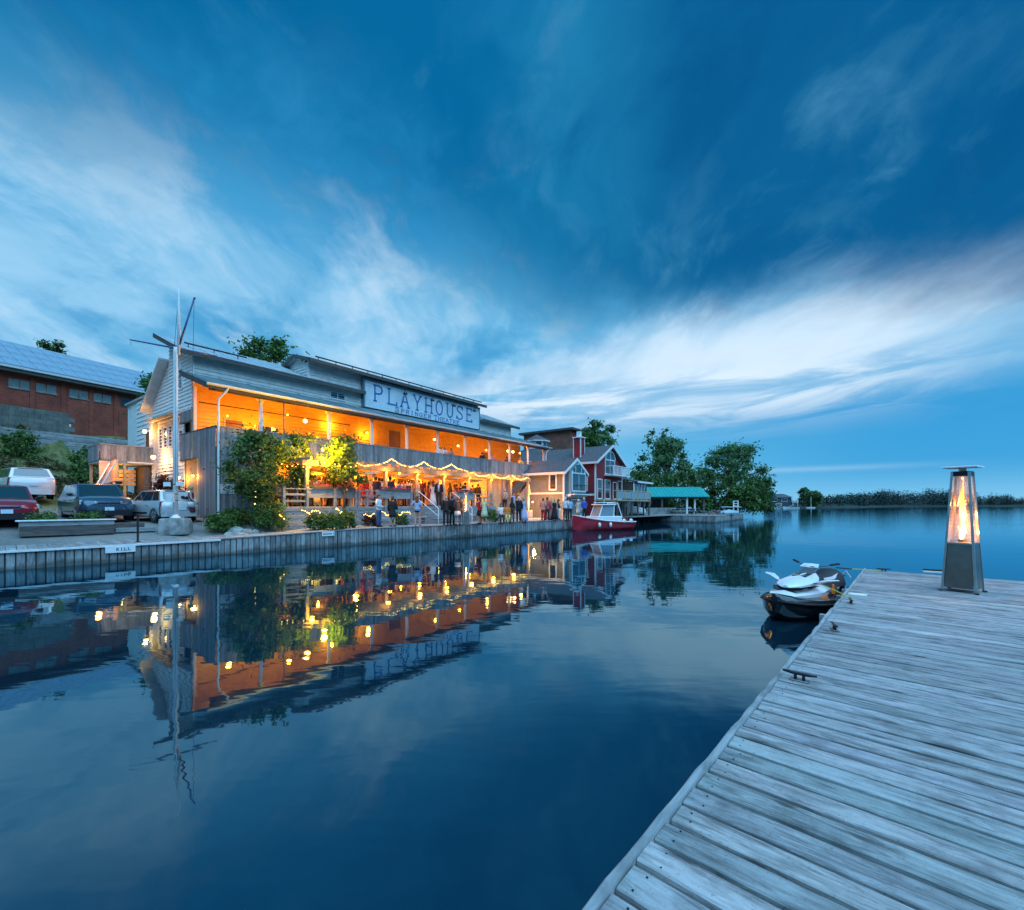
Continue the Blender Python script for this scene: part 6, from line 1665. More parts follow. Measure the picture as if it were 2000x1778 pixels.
# fairy lights in the garden
def sprig(label, px, Y, dz, n, w, seed):
    x, y, z = gat(px, Y); rr = random.Random(seed); p = []
    for k in range(n): p.append((x + w*(k/(n-1)-.5) + rr.uniform(-.04, .04), y - .5 + rr.uniform(-.15, .15), z + dz + .10*math.sin(k*1.3) + rr.uniform(-.05, .05)))
    return fairy_path('fairy_lights', label, p, .10, .030)
sprig('fairy lights draped over the dark clipped shrub', 616, 22.6, .98, 9, 1.0, 1)
sprig('cluster of fairy lights on the clipped shrub by the bench', 668, 23.2, 1.0, 5, .45, 2)
sprig('fairy lights on the dry shrub behind the bench', 726, 25.4, .72, 7, .7, 3)
sprig('fairy lights looped behind the bench near the stairs', 775, 27.0, .78, 14, 1.9, 4)
sprig('short string of fairy lights beside the round shrub', 557, 22.4, .78, 4, .25, 5)
def tree_lights(label, px, Y, pts, dy=-1.1, dx=0):
    x, y, _ = at(px, Y); fairy_path('fairy_lights', label, [(x+a, y+dy, z) for a, z in pts], .30, .034)
tree_lights('few warm lights hanging down the trunk side of the big dark tree', 512, 22.6, [(.35, 3.0), (.3, 2.6), (.28, 2.3), (.26, 1.9)])
tree_lights('string of warm lights across the yellow lit tree', 583, 24.6, [(-1.0, 4.3), (-.5, 4.2), (0, 4.05), (.45, 4.15), (.9, 4.0)], -1.0)
tree_lights('string of warm lights across the slim garden tree', 672, 25.4, [(-1.0, 4.2), (-.6, 4.35), (0, 4.2), (.5, 4.1), (1.05, 4.15)], -1.0)
def bench(label, s, t, L, z):
    r = thing('bench', label, 'bench', Tp(s, t, z), A_TH, 'plank benches on the boardwalk')
    for y in (-.16, .0, .16):
        m = MB(); m.bbox(0, L, y-.07, y+.07, .42, .46, .008); m.build('seat_plank', M['railwood'], r)
    for x in (.1, L/2, L-.1):
        m = MB(); m.box(x-.05, x+.05, -.18, .18, 0, .42); m.build('leg', M['railwood'], r)
    m = MB(); m.bbox(0, L, -.03, .03, .18, .26, .006); m.build('stretcher', M['railwood'], r)
for s, L, lb in ((6.6, 3.9, 'long grey plank bench left of the stairs behind the standing women'), (15.2, 2.2, 'grey plank bench right of the tall heater')):
    x, y, _ = Tp(s, -4.0); ws, wt = inv2(A_WALL, W0, x, y); bench(lb, s, -4.0, L, ground_z(ws, wt)+.05)
# ------------------------------------------------------------------ people
PAL = {'black': (.012, .012, .015), 'charcoal': (.03, .03, .036), 'navy': (.018, .024, .07), 'white': (.74, .74, .74), 'cream': (.66, .58, .45), 'jeans': (.035, .09, .20), 'plum': (.13, .03, .07),
       'red': (.42, .015, .03), 'coral': (.62, .09, .09), 'peach': (.66, .30, .22), 'mint': (.42, .58, .42), 'lavender': (.42, .46, .66), 'skyblue': (.34, .48, .70), 'royal': (.03, .10, .48), 'grey': (.24, .24, .25),
       'tan': (.38, .28, .18), 'brown': (.12, .07, .05), 'pink': (.62, .30, .34), 'purple': (.16, .05, .20), 'orange': (.70, .20, .03), 'green': (.06, .24, .18), 'pale': (.62, .60, .58), 'maroon': (.13, .02, .035),
       'yellow': (.66, .52, .16), 'aqua': (.40, .58, .60), 'gold': (.55, .40, .18)}
def cloth(c):
    k = 'cloth_'+c
    if k not in M: M[k] = mat(k, PAL[c], .85, .22, 7, 0, .2, 18)
    return M[k]
def stripes(name, a, b, axis=2, n=15.0):
    m, g, b_ = pbr(name); sep = g.n('ShaderNodeSeparateXYZ'); g.put(sep.inputs[0], g.n('ShaderNodeTexCoord').outputs['Object'])
    f = g.m('GREATER_THAN', g.m('FRACT', g.m('MULTIPLY', sep.outputs[axis], n)), .5)
    if name == 'cloth_plaid': f = g.m('MULTIPLY', g.m('ADD', f, g.m('GREATER_THAN', g.m('FRACT', g.m('MULTIPLY', sep.outputs[0], n)), .5)), .5)
    g.put(b_.inputs['Base Color'], g.mix(f, a, b)); b_.inputs['Roughness'].default_value = .85; M[name] = m
stripes('cloth_navystripe', PAL['white'], PAL['navy'], 2, 9); stripes('cloth_bluestripe', PAL['royal'], PAL['skyblue'], 2, 11); stripes('cloth_plaid', PAL['maroon'], PAL['cream'], 2, 8)
SKIN = [mat('skin_light', (.52, .31, .23), .6, .06, 9), mat('skin_tan', (.42, .24, .16), .6, .06, 9), mat('skin_dark', (.16, .085, .055), .6, .06, 9)]
HAIR = {k: mat('hair_'+k, v, .7, .3, 20) for k, v in {'brown': (.06, .032, .02), 'black': (.012, .010, .010), 'blond': (.48, .33, .15), 'grey': (.36, .35, .34), 'white': (.66, .65, .62), 'auburn': (.15, .045, .022)}.items()}
EYE = mat('eye_and_mouth', (.06, .02, .02), .5, 0)

def rig(pose):
    J = dict(drop=0.0, hipR=(.095, 0, .90), hipL=(-.095, 0, .90), kR=(.105, -.02, .49), kL=(-.105, -.01, .49), aR=(.11, .02, .075), aL=(-.11, .02, .075),
             sR=(.175, .01, 1.43), sL=(-.175, .01, 1.43), eR=(.245, .04, 1.14), eL=(-.245, .04, 1.14), wR=(.255, -.05, .90), wL=(-.255, -.05, .90))
    if pose == 'drink': J.update(eR=(.235, .03, 1.15), wR=(.13, -.25, 1.21))
    if pose == 'clasp': J.update(eR=(.25, .02, 1.15), wR=(.07, -.24, 1.06), eL=(-.25, .02, 1.15), wL=(-.06, -.25, 1.08))
    if pose == 'hip': J.update(eR=(.37, .07, 1.20), wR=(.20, -.02, 1.03), kL=(-.12, -.05, .49), aL=(-.15, -.04, .075))
    if pose == 'lean': J.update(eR=(.23, -.16, 1.17), wR=(.10, -.40, 1.12), eL=(-.23, -.16, 1.17), wL=(-.10, -.40, 1.12))
    if pose == 'walk': J.update(kR=(.10, -.16, .50), aR=(.10, -.24, .08), kL=(-.10, .05, .49), aL=(-.10, .26, .12), wR=(.24, .10, .92), wL=(-.22, -.20, .97), eL=(-.24, -.03, 1.15))
    if pose == 'sit': J.update(drop=.44, hipR=(.095, 0, .47), hipL=(-.095, 0, .47), kR=(.11, -.43, .50), kL=(-.11, -.43, .50), aR=(.11, -.42, .075), aL=(-.11, -.44, .075), eR=(.24, -.02, .72), eL=(-.24, -.02, .72), wR=(.12, -.28, .60), wL=(-.10, -.28, .60), sR=(.175, .01, .99), sL=(-.175, .01, .99))
    return J
def ringz(z, rx, ry, n=12, y=0.0): return [(rx*math.cos(6.283*k/n), y+ry*math.sin(6.283*k/n), z) for k in range(n)]
TORSO = [(.82, .13, .10), (.90, .165, .115), (.98, .158, .105), (1.08, .138, .094), (1.22, .158, .105), (1.34, .178, .105), (1.42, .165, .09), (1.475, .085, .07)]
def torso(mb, d, z0, z1, grow=0.0, flat=True):
    r = [(z, a, b) for z, a, b in TORSO if z0 <= z <= z1]
    mb.loft([ringz(z-d, a+grow, b+grow) for z, a, b in r])
def hand(mb, e, w):
    e, w = Vector(e), Vector(w); d = (w-e).normalized(); s = 1 if w.x > 0 else -1
    side = Vector((0, -1, 0)); side = (side - d*side.dot(d)).normalized(); nrm = d.cross(side)
    mb.tube([w - d*.03, w + d*.02, w + d*.055, w + d*.09], [.026, .033, .036, .03], 6)
    for k, L in enumerate((.062, .074, .070, .054)):
        o = side*(-.024 + .016*k)*-1; b = w + d*.082 + o
        mb.tube([b, b + d*L*.55 + nrm*s*.004, b + d*L*.85 - nrm*s*.014], [.0085, .008, .006], 4)
    b = w + d*.03 + side*.03
    mb.tube([b, b + side*.022 + d*.02, b + side*.03 + d*.05], [.010, .009, .007], 4)
PCACHE = {}
def body_mesh(pose):
    if ('body', pose) in PCACHE: return PCACHE[('body', pose)]
    J = rig(pose); d = J['drop']; mb = MB()
    torso(mb, d, 0, 2)
    mb.loft([ringz(z-d, r, r*1.02, 10, y) for z, r, y in ((1.40, .075, .01), (1.48, .058, .0), (1.56, .054, -.005))])
    hz = 1.645-d
    mb.ball((0, -.005, hz), (.077, .095, .118), 14, 10)
    mb.ball((0, -.045, hz-.065), (.05, .05, .05), 8, 6)
    mb.loft([[(0, -.098, hz+.025), (.010, -.094, hz+.02), (-.010, -.094, hz+.02)], [(0, -.122, hz-.018), (.017, -.094, hz-.022), (-.017, -.094, hz-.022)]])
    for s in (-1, 1): mb.ball((s*.079, .005, hz-.01), (.014, .022, .032), 6, 5)
    for S in 'RL':
        s = 1 if S == 'R' else -1
        mb.tube([J['hip'+S], tuple(lerp(a, b, .5) for a, b in zip(J['hip'+S], J['k'+S])), J['k'+S], tuple(lerp(a, b, .35) for a, b in zip(J['k'+S], J['a'+S])), J['a'+S]], [.088, .078, .056, .056, .037], 8)
        a = Vector(J['a'+S]); mb.tube([a + Vector((0, .05, -.035)), a + Vector((0, 0, -.02)), a + Vector((s*.015, -.10, -.045)), a + Vector((s*.02, -.18, -.055))], [.036, .042, .038, .02], 8)
        mb.tube([(s*.12, .01, J['s'+S][2]-.005), J['s'+S], tuple(lerp(p, q, .5) for p, q in zip(J['s'+S], J['e'+S])), J['e'+S], tuple(lerp(p, q, .35) for p, q in zip(J['e'+S], J['w'+S])), J['w'+S]], [.058, .054, .044, .038, .037, .025], 8)
    me = mb.mesh('person_body'); o = bpy.data.objects.new('tmp', me); COL.objects.link(o)
    m = o.modifiers.new('r', 'REMESH'); m.mode = 'VOXEL'; m.voxel_size = .016; m.use_smooth_shade = True
    m2 = o.modifiers.new('s', 'SMOOTH'); m2.iterations = 2; m2.factor = .4
    dg = bpy.context.evaluated_depsgraph_get(); me2 = bpy.data.meshes.new_from_object(o.evaluated_get(dg))
    bpy.data.objects.remove(o)
    bm = bmesh.new(); bm.from_mesh(me2)
    hb = MB()
    for S in 'RL': hand(hb, J['e'+S], J['w'+S])
    hm = hb.mesh('hands'); bm.from_mesh(hm)
    fb = MB()
    for s in (-1, 1): fb.ball((s*.031, -.089, hz+.008), (.013, .008, .009), 6, 4)
    fb.ball((0, -.096, hz-.058), (.024, .007, .008), 6, 4)
    n0 = len(bm.faces); bm.from_mesh(fb.mesh('face')); bm.faces.ensure_lookup_table()
    for f in bm.faces[n0:]: f.material_index = 1
    for f in bm.faces: f.smooth = True
    bm.to_mesh(me2); bm.free(); me2.name = 'person_body'
    me2.materials.clear(); me2.materials.append(SKIN[0]); me2.materials.append(EYE)
    PCACHE[('body', pose)] = me2; return me2
def wear_mesh(kind, pose):
    k = (kind, pose)
    if k in PCACHE: return PCACHE[k]
    J = rig(pose); d = J['drop']; mb = MB()
    def sleeve(full, g):
        for S in 'RL':
            s = 1 if S == 'R' else -1
            P = [(s*.11, .01, J['s'+S][2]+.005), J['s'+S], tuple(lerp(p, q, .5) for p, q in zip(J['s'+S], J['e'+S]))]; rd = [.066+g, .066+g, .056+g]
            if full: P += [J['e'+S], tuple(lerp(p, q, .92) for p, q in zip(J['e'+S], J['w'+S]))]; rd += [.050+g, .038+g]
            else: P += [tuple(lerp(p, q, .85) for p, q in zip(J['s'+S], J['e'+S]))]; rd += [.058+g]
            mb.tube(P, rd, 8)
    def legs(z1, r0, r1):
        mb.loft([ringz(z-d, a+.022, b+.022) for z, a, b in TORSO if z <= 1.0])
        for S in 'RL':
            h, kn, an = J['hip'+S], J['k'+S], J['a'+S]; e = tuple(lerp(p, q, z1) for p, q in zip(kn, an))
            mb.tube([tuple(lerp(p, q, -.06) for p, q in zip(h, kn)), tuple(lerp(p, q, .4) for p, q in zip(h, kn)), kn, tuple(lerp(p, q, .5) for p, q in zip(kn, e)), e], [.105, r0, r0*.78, r1, r1], 10)
    if kind in ('shirt', 'tee', 'jacket', 'tank'):
        g = {'shirt': .020, 'tee': .019, 'jacket': .034, 'tank': .016}[kind]; lo = {'shirt': .86, 'tee': .86, 'jacket': .80, 'tank': .88}[kind]
        rr = [(z-d, a+g, b+g) for z, a, b in TORSO if z >= lo and z <= (1.36 if kind == 'tank' else 2)]
        rr[0] = (rr[0][0], rr[0][1]+.012, rr[0][2]+.012)
        mb.loft([ringz(*q) for q in rr])
        if kind != 'tank': sleeve(kind != 'tee', g-.012)
        else:
            for s in (-1, 1): mb.tube([(s*.10, -.10, 1.33-d), (s*.105, 0, 1.465-d), (s*.10, .09, 1.33-d)], .02, 5)
    elif kind == 'trousers': legs(.97, .092, .066)
    elif kind == 'shorts': legs(-.02, .100, .085) if False else mb.loft([ringz(z-d, a+.022, b+.022) for z, a, b in TORSO if z <= 1.0]); 
    elif kind == 'skirt': mb.loft([ringz(z-d, a, b) for z, a, b in ((1.02, .160, .115), (.92, .19, .145), (.75, .215, .185), (.56, .235, .215))])
    elif kind == 'dress': 
        mb.loft([ringz(z-d, a, b) for z, a, b in [(.48, .25, .22), (.70, .215, .185), (.90, .185, .135)] + [(z, a+.016, b+.016) for z, a, b in TORSO if 1.0 < z < 1.43]])
        for s in (-1, 1): mb.tube([(s*.11, -.09, 1.38-d), (s*.12, 0, 1.47-d), (s*.11, .08, 1.38-d)], .032, 5)
    elif kind == 'long_dress':
        mb.loft([ringz(z-d, a, b) for z, a, b in [(.07, .32, .29), (.40, .26, .23), (.70, .215, .185), (.90, .185, .135)] + [(z, a+.016, b+.016) for z, a, b in TORSO if 1.0 < z < 1.43]])
        for s in (-1, 1): mb.tube([(s*.11, -.09, 1.38-d), (s*.12, 0, 1.47-d), (s*.11, .08, 1.38-d)], .032, 5)
    elif kind[:5] == 'shoe_':
        for S in kind[5:]:
            s = 1 if S == 'R' else -1; a = Vector(J['a'+S])
            mb.tube([a + Vector((0, .062, -.035)), a + Vector((0, 0, -.02)), a + Vector((s*.015, -.10, -.042)), a + Vector((s*.02, -.195, -.055))], [.040, .048, .044, .022], 8)
    hz = 1.645-d
    if kind == 'short_hair':
        mb.loft([[(.088*c*math.cos(6.283*k/14), .012+.106*c*math.sin(6.283*k/14), hz+z+(.055*(-math.sin(6.283*k/14)) if z < .03 else 0)) for k in range(14)] for c, z in ((.96, -.045), (1.01, .02), (.93, .075), (.62, .118), (.1, .132))])
    elif kind == 'long_hair':
        mb.loft([[(.090*c*math.cos(6.283*k/14), .014+.108*c*math.sin(6.283*k/14), hz+z+(.07*(-math.sin(6.283*k/14)) if z < .03 else 0)) for k in range(14)] for c, z in ((.98, -.05), (1.03, .02), (.94, .08), (.62, .122), (.1, .136))])
        mb.loft([[(w*math.cos(6.283*k/10), y+t*math.sin(6.283*k/10), hz+z) for k in range(10)] for z, w, t, y in ((.04, .082, .05, .055), (-.08, .098, .05, .07), (-.2, .105, .045, .085), (-.34, .07, .03, .09))])
    elif kind == 'bun':
        mb.loft([[(.088*c*math.cos(6.283*k/14), .012+.106*c*math.sin(6.283*k/14), hz+z+(.06*(-math.sin(6.283*k/14)) if z < .03 else 0)) for k in range(14)] for c, z in ((.96, -.04), (1.01, .02), (.93, .075), (.62, .118), (.1, .132))])
        mb.ball((0, .115, hz+.05), .05, 8, 6)
    elif kind == 'sun_hat':
        mb.lathe([(.10, .05), (.24, .035), (.245, .045), (.105, .07), (.10, .14), (.06, .165), (.01, .168)], 16, (0, .01, hz))
    elif kind == 'bag':
        mb.bbox(-.30, -.20, -.14, .10, .72-d, .98-d, .02); mb.tube([(-.22, 0, .97-d), (-.05, .115, 1.25-d), (.12, .07, 1.46-d)], .012, 5)
    elif kind == 'shirt_front': mb.prism([(-.05, .98-d), (.05, .98-d), (.06, 1.42-d), (-.06, 1.42-d)], 'y', -.145, -.10)
    me = mb.mesh(kind, True, True); me.materials.append(cloth('black')); PCACHE[k] = me; return me
def put(name, me, m, root):
    o = obj(name, me, None, root); o.material_slots[0].link = 'OBJECT'; o.material_slots[0].material = m; return o
NP = [0]
def person(label, loc, face=0, pose='stand', top=None, low=None, hair=('short_hair', 'brown'), skin=0, h=1.0, extra=(), group=None, shoes='black'):
    """top/low: (garment, colour)"""
    b = bpy.data.objects.new('person', body_mesh(pose)); COL.objects.link(b)
    b.location = loc; b.rotation_euler = (0, 0, R(face)); b.scale = (h, h, h)
    tag(b, label, 'person', group)
    b.material_slots[0].link = 'OBJECT'; b.material_slots[0].material = SKIN[skin]
    if top: put({'tee': 'shirt', 'tank': 'top'}.get(top[0], top[0]), wear_mesh(top[0], pose), cloth(top[1]), b)
    if low: put(low[0], wear_mesh(low[0], pose), cloth(low[1]), b)
    for sd in ('shoe_R', 'shoe_L'): put('shoe', wear_mesh(sd, pose), cloth(shoes), b)
    if hair: put('hair', wear_mesh(hair[0], pose), HAIR[hair[1]], b)
    for e, c in extra: put({'shirt_front': 'shirt'}.get(e, e), wear_mesh(e, pose), cloth(c), b)
    return b
GQ, GP, GB = 'guests on the boardwalk by the water', 'guests on the patio', 'guests on the balcony'
def quay(px, py, label, face, pose, top, low, hair, Y, **k):
    x, y, z = gat(px, Y); person(label, (x, y, z+.055), face, pose, top, low, hair, group=GQ, **k)
SH, LH = 'short_hair', 'long_hair'
quay(740, 0, 'man in a white shirt and blue jeans looking along the boardwalk', 80, 'clasp', ('shirt', 'white'), ('trousers', 'jeans'), (SH, 'brown'), 24.6, h=1.02)
quay(767, 0, 'woman in a black jacket with a green shoulder bag seen from behind', 175, 'stand', ('jacket', 'black'), ('skirt', 'black'), (SH, 'brown'), 25.2, h=.96, extra=(('bag', 'green'),))
quay(815, 0, 'woman in a pale blue top and dark shorts at the foot of the stairs', 180, 'hip', ('tee', 'skyblue'), ('shorts', 'black'), (LH, 'auburn'), 26.0, h=.98, shoes='red')
quay(871, 0, 'grey haired man in a black suit left of the two beside the tall heater', 195, 'stand', ('jacket', 'black'), ('trousers', 'black'), (SH, 'grey'), 27.2, h=1.0)
quay(883, 0, 'man in a black suit standing back to back with the grey haired man', 160, 'stand', ('jacket', 'black'), ('trousers', 'black'), (SH, 'brown'), 27.5, h=1.02)
quay(894, 0, 'woman in a dark jacket and pale skirt left of the tall heater', 200, 'clasp', ('jacket', 'charcoal'), ('skirt', 'pale'), (SH, 'auburn'), 27.2, h=.95)
quay(901, 0, 'woman in an orange wrap half hidden behind the tall heater', 30, 'drink', ('shirt', 'orange'), ('trousers', 'brown'), (LH, 'auburn'), 28.2, h=.97)
quay(937, 0, 'woman in a red top and black skirt right of the tall heater', 250, 'drink', ('shirt', 'red'), ('skirt', 'black'), (LH, 'brown'), 28.6, h=.96)
quay(946, 0, 'woman in a mint green dress right of the tall heater', 170, 'clasp', ('dress', 'mint'), None, (SH, 'blond'), 28.3, h=.98, shoes='tan')
for px, lb, c, hr, sk in ((979, 'seated dark haired guest in a white top on the right hand bench', 'white', (LH, 'black'), 0), (990, 'seated guest in an orange top on the right hand bench', 'orange', (SH, 'auburn'), 1)):
    x, y, z = gat(px, 31.2); person(lb, (x, y, z+.05), 10, 'sit', ('tee', c), ('trousers', 'charcoal' if c == 'white' else 'yellow'), hr, sk, 1.0, group=GQ)
quay(1000, 0, 'person in a black top and brown trousers seen from behind at the lit boards', 185, 'stand', ('tank', 'black'), ('trousers', 'brown'), (LH, 'brown'), 31.6, h=.99)
quay(1013, 0, 'white haired man in a black suit beside the lavender dress', 200, 'stand', ('jacket', 'black'), ('trousers', 'black'), (SH, 'white'), 32.6, h=1.03)
quay(1023, 0, 'blond woman in a long lavender dress beside the white haired man', 165, 'stand', ('long_dress', 'lavender'), None, (SH, 'blond'), 32.8, h=1.0)
quay(1061, 0, 'woman in a peach jacket and red trousers before the stair enclosure', 150, 'clasp', ('jacket', 'peach'), ('trousers', 'red'), (SH, 'auburn'), 35.2, h=.98)
quay(1069, 0, 'woman in a coral jacket and dark trousers beside the peach jacket', 200, 'drink', ('jacket', 'coral'), ('trousers', 'charcoal'), (SH, 'auburn'), 35.4, h=1.02)
quay(1075, 0, 'woman in a long pink dress behind the coral jacket', 215, 'stand', ('long_dress', 'pink'), None, (LH, 'blond'), 36.0, h=.99)
quay(1083, 0, 'woman in a long black dress right of the pink dress', 170, 'stand', ('long_dress', 'black'), None, (SH, 'blond'), 35.6, h=.97)
quay(1091, 0, 'woman in charcoal top and white trousers right of the black dress', 120, 'clasp', ('tank', 'charcoal'), ('trousers', 'white'), (LH, 'brown'), 36.2, h=.95)
quay(1104, 0, 'white haired man in white shirt and dark trousers near the red bow', 165, 'clasp', ('shirt', 'white'), ('trousers', 'charcoal'), (SH, 'white'), 36.6, h=1.04)
quay(1113, 0, 'man in a pale blue shirt and black trousers beside the white shirted man', 200, 'drink', ('shirt', 'skyblue'), ('trousers', 'black'), (SH, 'brown'), 36.8, h=1.0)
quay(1130, 0, 'white haired woman in a pale aqua dress behind the red boat', 180, 'clasp', ('dress', 'aqua'), None, (SH, 'white'), 38.2, h=.97)
quay(1141, 0, 'man in a royal blue shirt standing above the bow of the red boat', 30, 'hip', ('shirt', 'royal'), ('trousers', 'black'), (SH, 'grey'), 37.9, h=1.02)
x, y, z = gat(373, 21.8); person('blond woman in a plum dress with a bag at the open corner passage', (x, y, z+.02), 120, 'walk', ('dress', 'plum'), None, (SH, 'blond'), 0, 1.0, extra=(('bag', 'pale'),))
def pat(px, t, label, face, pose, top, low, hair, zf=PZ, group=GP, **k):
    q = (px-1000)/880.0; x0, y0, _ = Tp(0, t); s = (q*y0 - x0)/(.6 - .8*q); x, y, _ = Tp(s, t)
    person(label, (x, y, zf+.004), face, pose, top, low, hair, group=group, **k)
pat(541, -1.6, 'seated woman in pale pink with a wide hat at the left railing end', 200, 'sit', ('shirt', 'pink'), ('trousers', 'charcoal'), (SH, 'brown'), h=1.15, extra=(('sun_hat', 'pink'),))
pat(563, -.8, 'white haired person in a tan jacket behind the left end of the railing', 190, 'stand', ('jacket', 'tan'), ('trousers', 'brown'), (SH, 'white'))
pat(578, -1.7, 'man in grey shirt and trousers near the railing behind the round shrub', 150, 'drink', ('shirt', 'grey'), ('trousers', 'grey'), (SH, 'brown'), h=1.05)
pat(593, -1.3, 'man in a black suit left of the pair in black behind the second tree', 210, 'clasp', ('jacket', 'black'), ('trousers', 'black'), (SH, 'black'), h=1.04)
pat(601, -1.5, 'woman in a long black dress beside the man in black behind the second tree', 150, 'stand', ('long_dress', 'black'), None, (LH, 'black'))
pat(608, -2.2, 'child in a pale blue shirt at the railing', 20, 'clasp', ('tee', 'skyblue'), ('trousers', 'navy'), (SH, 'brown'), h=.68)
pat(616, -1.9, 'woman in a long cream dress at the solid part of the railing', 180, 'stand', ('long_dress', 'cream'), None, (LH, 'blond'))
pat(631, -1.8, 'blond woman in a purple dress at the solid part of the railing', 195, 'drink', ('dress', 'purple'), None, (LH, 'blond'), h=.98)
pat(643, -1.4, 'man in a black suit under the patio heater nearest the slim tree', 170, 'stand', ('jacket', 'black'), ('trousers', 'black'), (SH, 'brown'), h=1.02)
pat(650, -1.0, 'woman in an orange red dress between two men in black behind the slim tree', 200, 'clasp', ('dress', 'coral'), None, (LH, 'brown'))
pat(660, -1.7, 'man in a charcoal suit just left of the slim tree trunk', 155, 'drink', ('jacket', 'charcoal'), ('trousers', 'charcoal'), (SH, 'black'), h=1.05)
pat(690, -.7, 'man in a brown jacket in the shade behind the tan post', 180, 'stand', ('jacket', 'brown'), ('trousers', 'black'), (SH, 'brown'))
pat(706, -1.5, 'shorter of the two women in red behind the open part of the railing', 165, 'clasp', ('shirt', 'red'), ('skirt', 'maroon'), (SH, 'brown'), h=.97)
pat(715, -1.9, 'taller of the two women in red behind the open part of the railing', 195, 'hip', ('dress', 'red'), None, (LH, 'brown'), h=1.07)
pat(725, -2.3, 'girl in a pale pink dress right of the women in red', 120, 'stand', ('dress', 'pink'), None, (LH, 'blond'), h=.86)
pat(734, -1.9, 'man in a navy jacket right of the girl in pink', 190, 'stand', ('jacket', 'navy'), ('trousers', 'charcoal'), (SH, 'black'), h=1.05)
pat(741, -1.5, 'man in a black jacket looking towards the woman in a white top', 250, 'clasp', ('jacket', 'black'), ('trousers', 'tan'), (SH, 'black'), h=1.03)
pat(748, -2.1, 'woman in a white top and tan skirt with raised hand', 100, 'drink', ('tee', 'white'), ('skirt', 'tan'), (SH, 'brown'))
pat(762, -2.0, 'broad man in a navy suit behind the flower boxes seen from behind', 180, 'clasp', ('jacket', 'navy'), ('trousers', 'navy'), (SH, 'black'), h=1.08)
pat(769, -1.3, 'man in a white shirt half hidden by the broad man in navy', 160, 'stand', ('shirt', 'white'), ('trousers', 'charcoal'), (SH, 'black'), h=1.04)
pat(779, -2.0, 'woman in a royal blue dress behind the flower boxes', 170, 'clasp', ('dress', 'royal'), None, (SH, 'brown'), h=.96)
pat(790, -1.8, 'man in a pale lavender shirt left of the woman in a black tank top', 240, 'drink', ('shirt', 'lavender'), ('trousers', 'charcoal'), (SH, 'brown'), h=1.0)
pat(798, -2.3, 'woman in a black tank top at the head of the left handrail', 185, 'stand', ('tank', 'black'), ('skirt', 'charcoal'), (SH, 'brown'), h=1.0)
pat(804, -.7, 'man in a charcoal shirt behind the woman in a black tank top', 170, 'stand', ('shirt', 'charcoal'), ('trousers', 'black'), (SH, 'black'), h=1.03)
pat(814, -2.5, 'woman in a white and navy striped dress at the head of the stairs', 160, 'stand', ('dress', 'navystripe'), None, (LH, 'brown'), h=1.0)
pat(824, -1.6, 'tall man in a maroon shirt right of the striped dress', 200, 'drink', ('shirt', 'maroon'), ('trousers', 'black'), (SH, 'black'), h=1.1)
pat(831, -.9, 'woman in a tan dress at the back of the patio above the stairs', 180, 'clasp', ('dress', 'tan'), None, (LH, 'brown'))
pat(838, -2.1, 'woman in a maroon dress in the middle of the stair head', 150, 'drink', ('dress', 'maroon'), None, (LH, 'black'), h=.98)
pat(846, -2.4, 'woman in a long pale dress at the stair head beside the open jacket', 190, 'stand', ('long_dress', 'pale'), None, (LH, 'auburn'), h=1.0)
pat(857, -2.75, 'man in an open black suit and pale blue shirt starting down the stairs', 5, 'stand', ('jacket', 'black'), ('trousers', 'black'), (SH, 'grey'), h=1.04, extra=(('shirt_front', 'skyblue'),))
pat(867, -1.9, 'dark haired woman in a gold top at the table right of the stairs', 120, 'drink', ('tee', 'gold'), ('trousers', 'black'), (SH, 'black'), h=.95)
pat(879, -1.0, 'woman with long black hair in a black dress right of the stairs', 190, 'clasp', ('dress', 'black'), None, (LH, 'black'), h=1.0)
pat(887, -.8, 'woman in a pink dress facing the woman with long black hair', 240, 'clasp', ('dress', 'pink'), None, (LH, 'auburn'), h=.97)
pat(900, -1.1, 'woman in a short black dress before the yellow lit doors', 175, 'stand', ('dress', 'black'), None, (SH, 'brown'), h=1.0)
pat(909, -1.6, 'man in a black jacket directly behind the tall heater', 180, 'stand', ('jacket', 'black'), ('trousers', 'black'), (SH, 'black'), h=1.06)
pat(923, -1.2, 'man in a charcoal jacket beside the curtain of lights', 200, 'clasp', ('jacket', 'charcoal'), ('trousers', 'charcoal'), (SH, 'brown'), h=.97)
pat(934, -1.6, 'man in a black suit in front of the curtain of lights', 150, 'stand', ('jacket', 'black'), ('trousers', 'black'), (SH, 'auburn'), h=1.02)
pat(986, -2.7, 'man in a plaid shirt standing before the plank wall', 10, 'clasp', ('shirt', 'plaid'), ('trousers', 'black'), (SH, 'grey'), zf=1.55, h=1.02)
pat(1003, -3.0, 'man in a blue striped shirt at the end of the plank wall', 60, 'stand', ('tee', 'bluestripe'), ('trousers', 'charcoal'), (SH, 'brown'), zf=1.30, h=1.0)
pat(861, .55, 'person in a white shirt leaning on the balcony rail, left of the couple', 20, 'lean', ('shirt', 'white'), ('trousers', 'charcoal'), (SH, 'brown'), zf=5.0, group=GB)
pat(868, .6, 'woman in a pale top leaning on the balcony rail, right of the couple', 340, 'lean', ('tee', 'pale'), ('skirt', 'grey'), (LH, 'brown'), zf=5.0, group=GB)
pat(881, .55, 'dark haired woman in a grey top alone at the balcony rail', 10, 'lean', ('shirt', 'grey'), ('trousers', 'black'), (LH, 'black'), zf=5.0, group=GB, h=.97)
pat(942, .6, 'man in a black jacket at the balcony rail near the far end', 160, 'stand', ('jacket', 'black'), ('trousers', 'black'), (SH, 'black'), zf=5.0, group=GB)
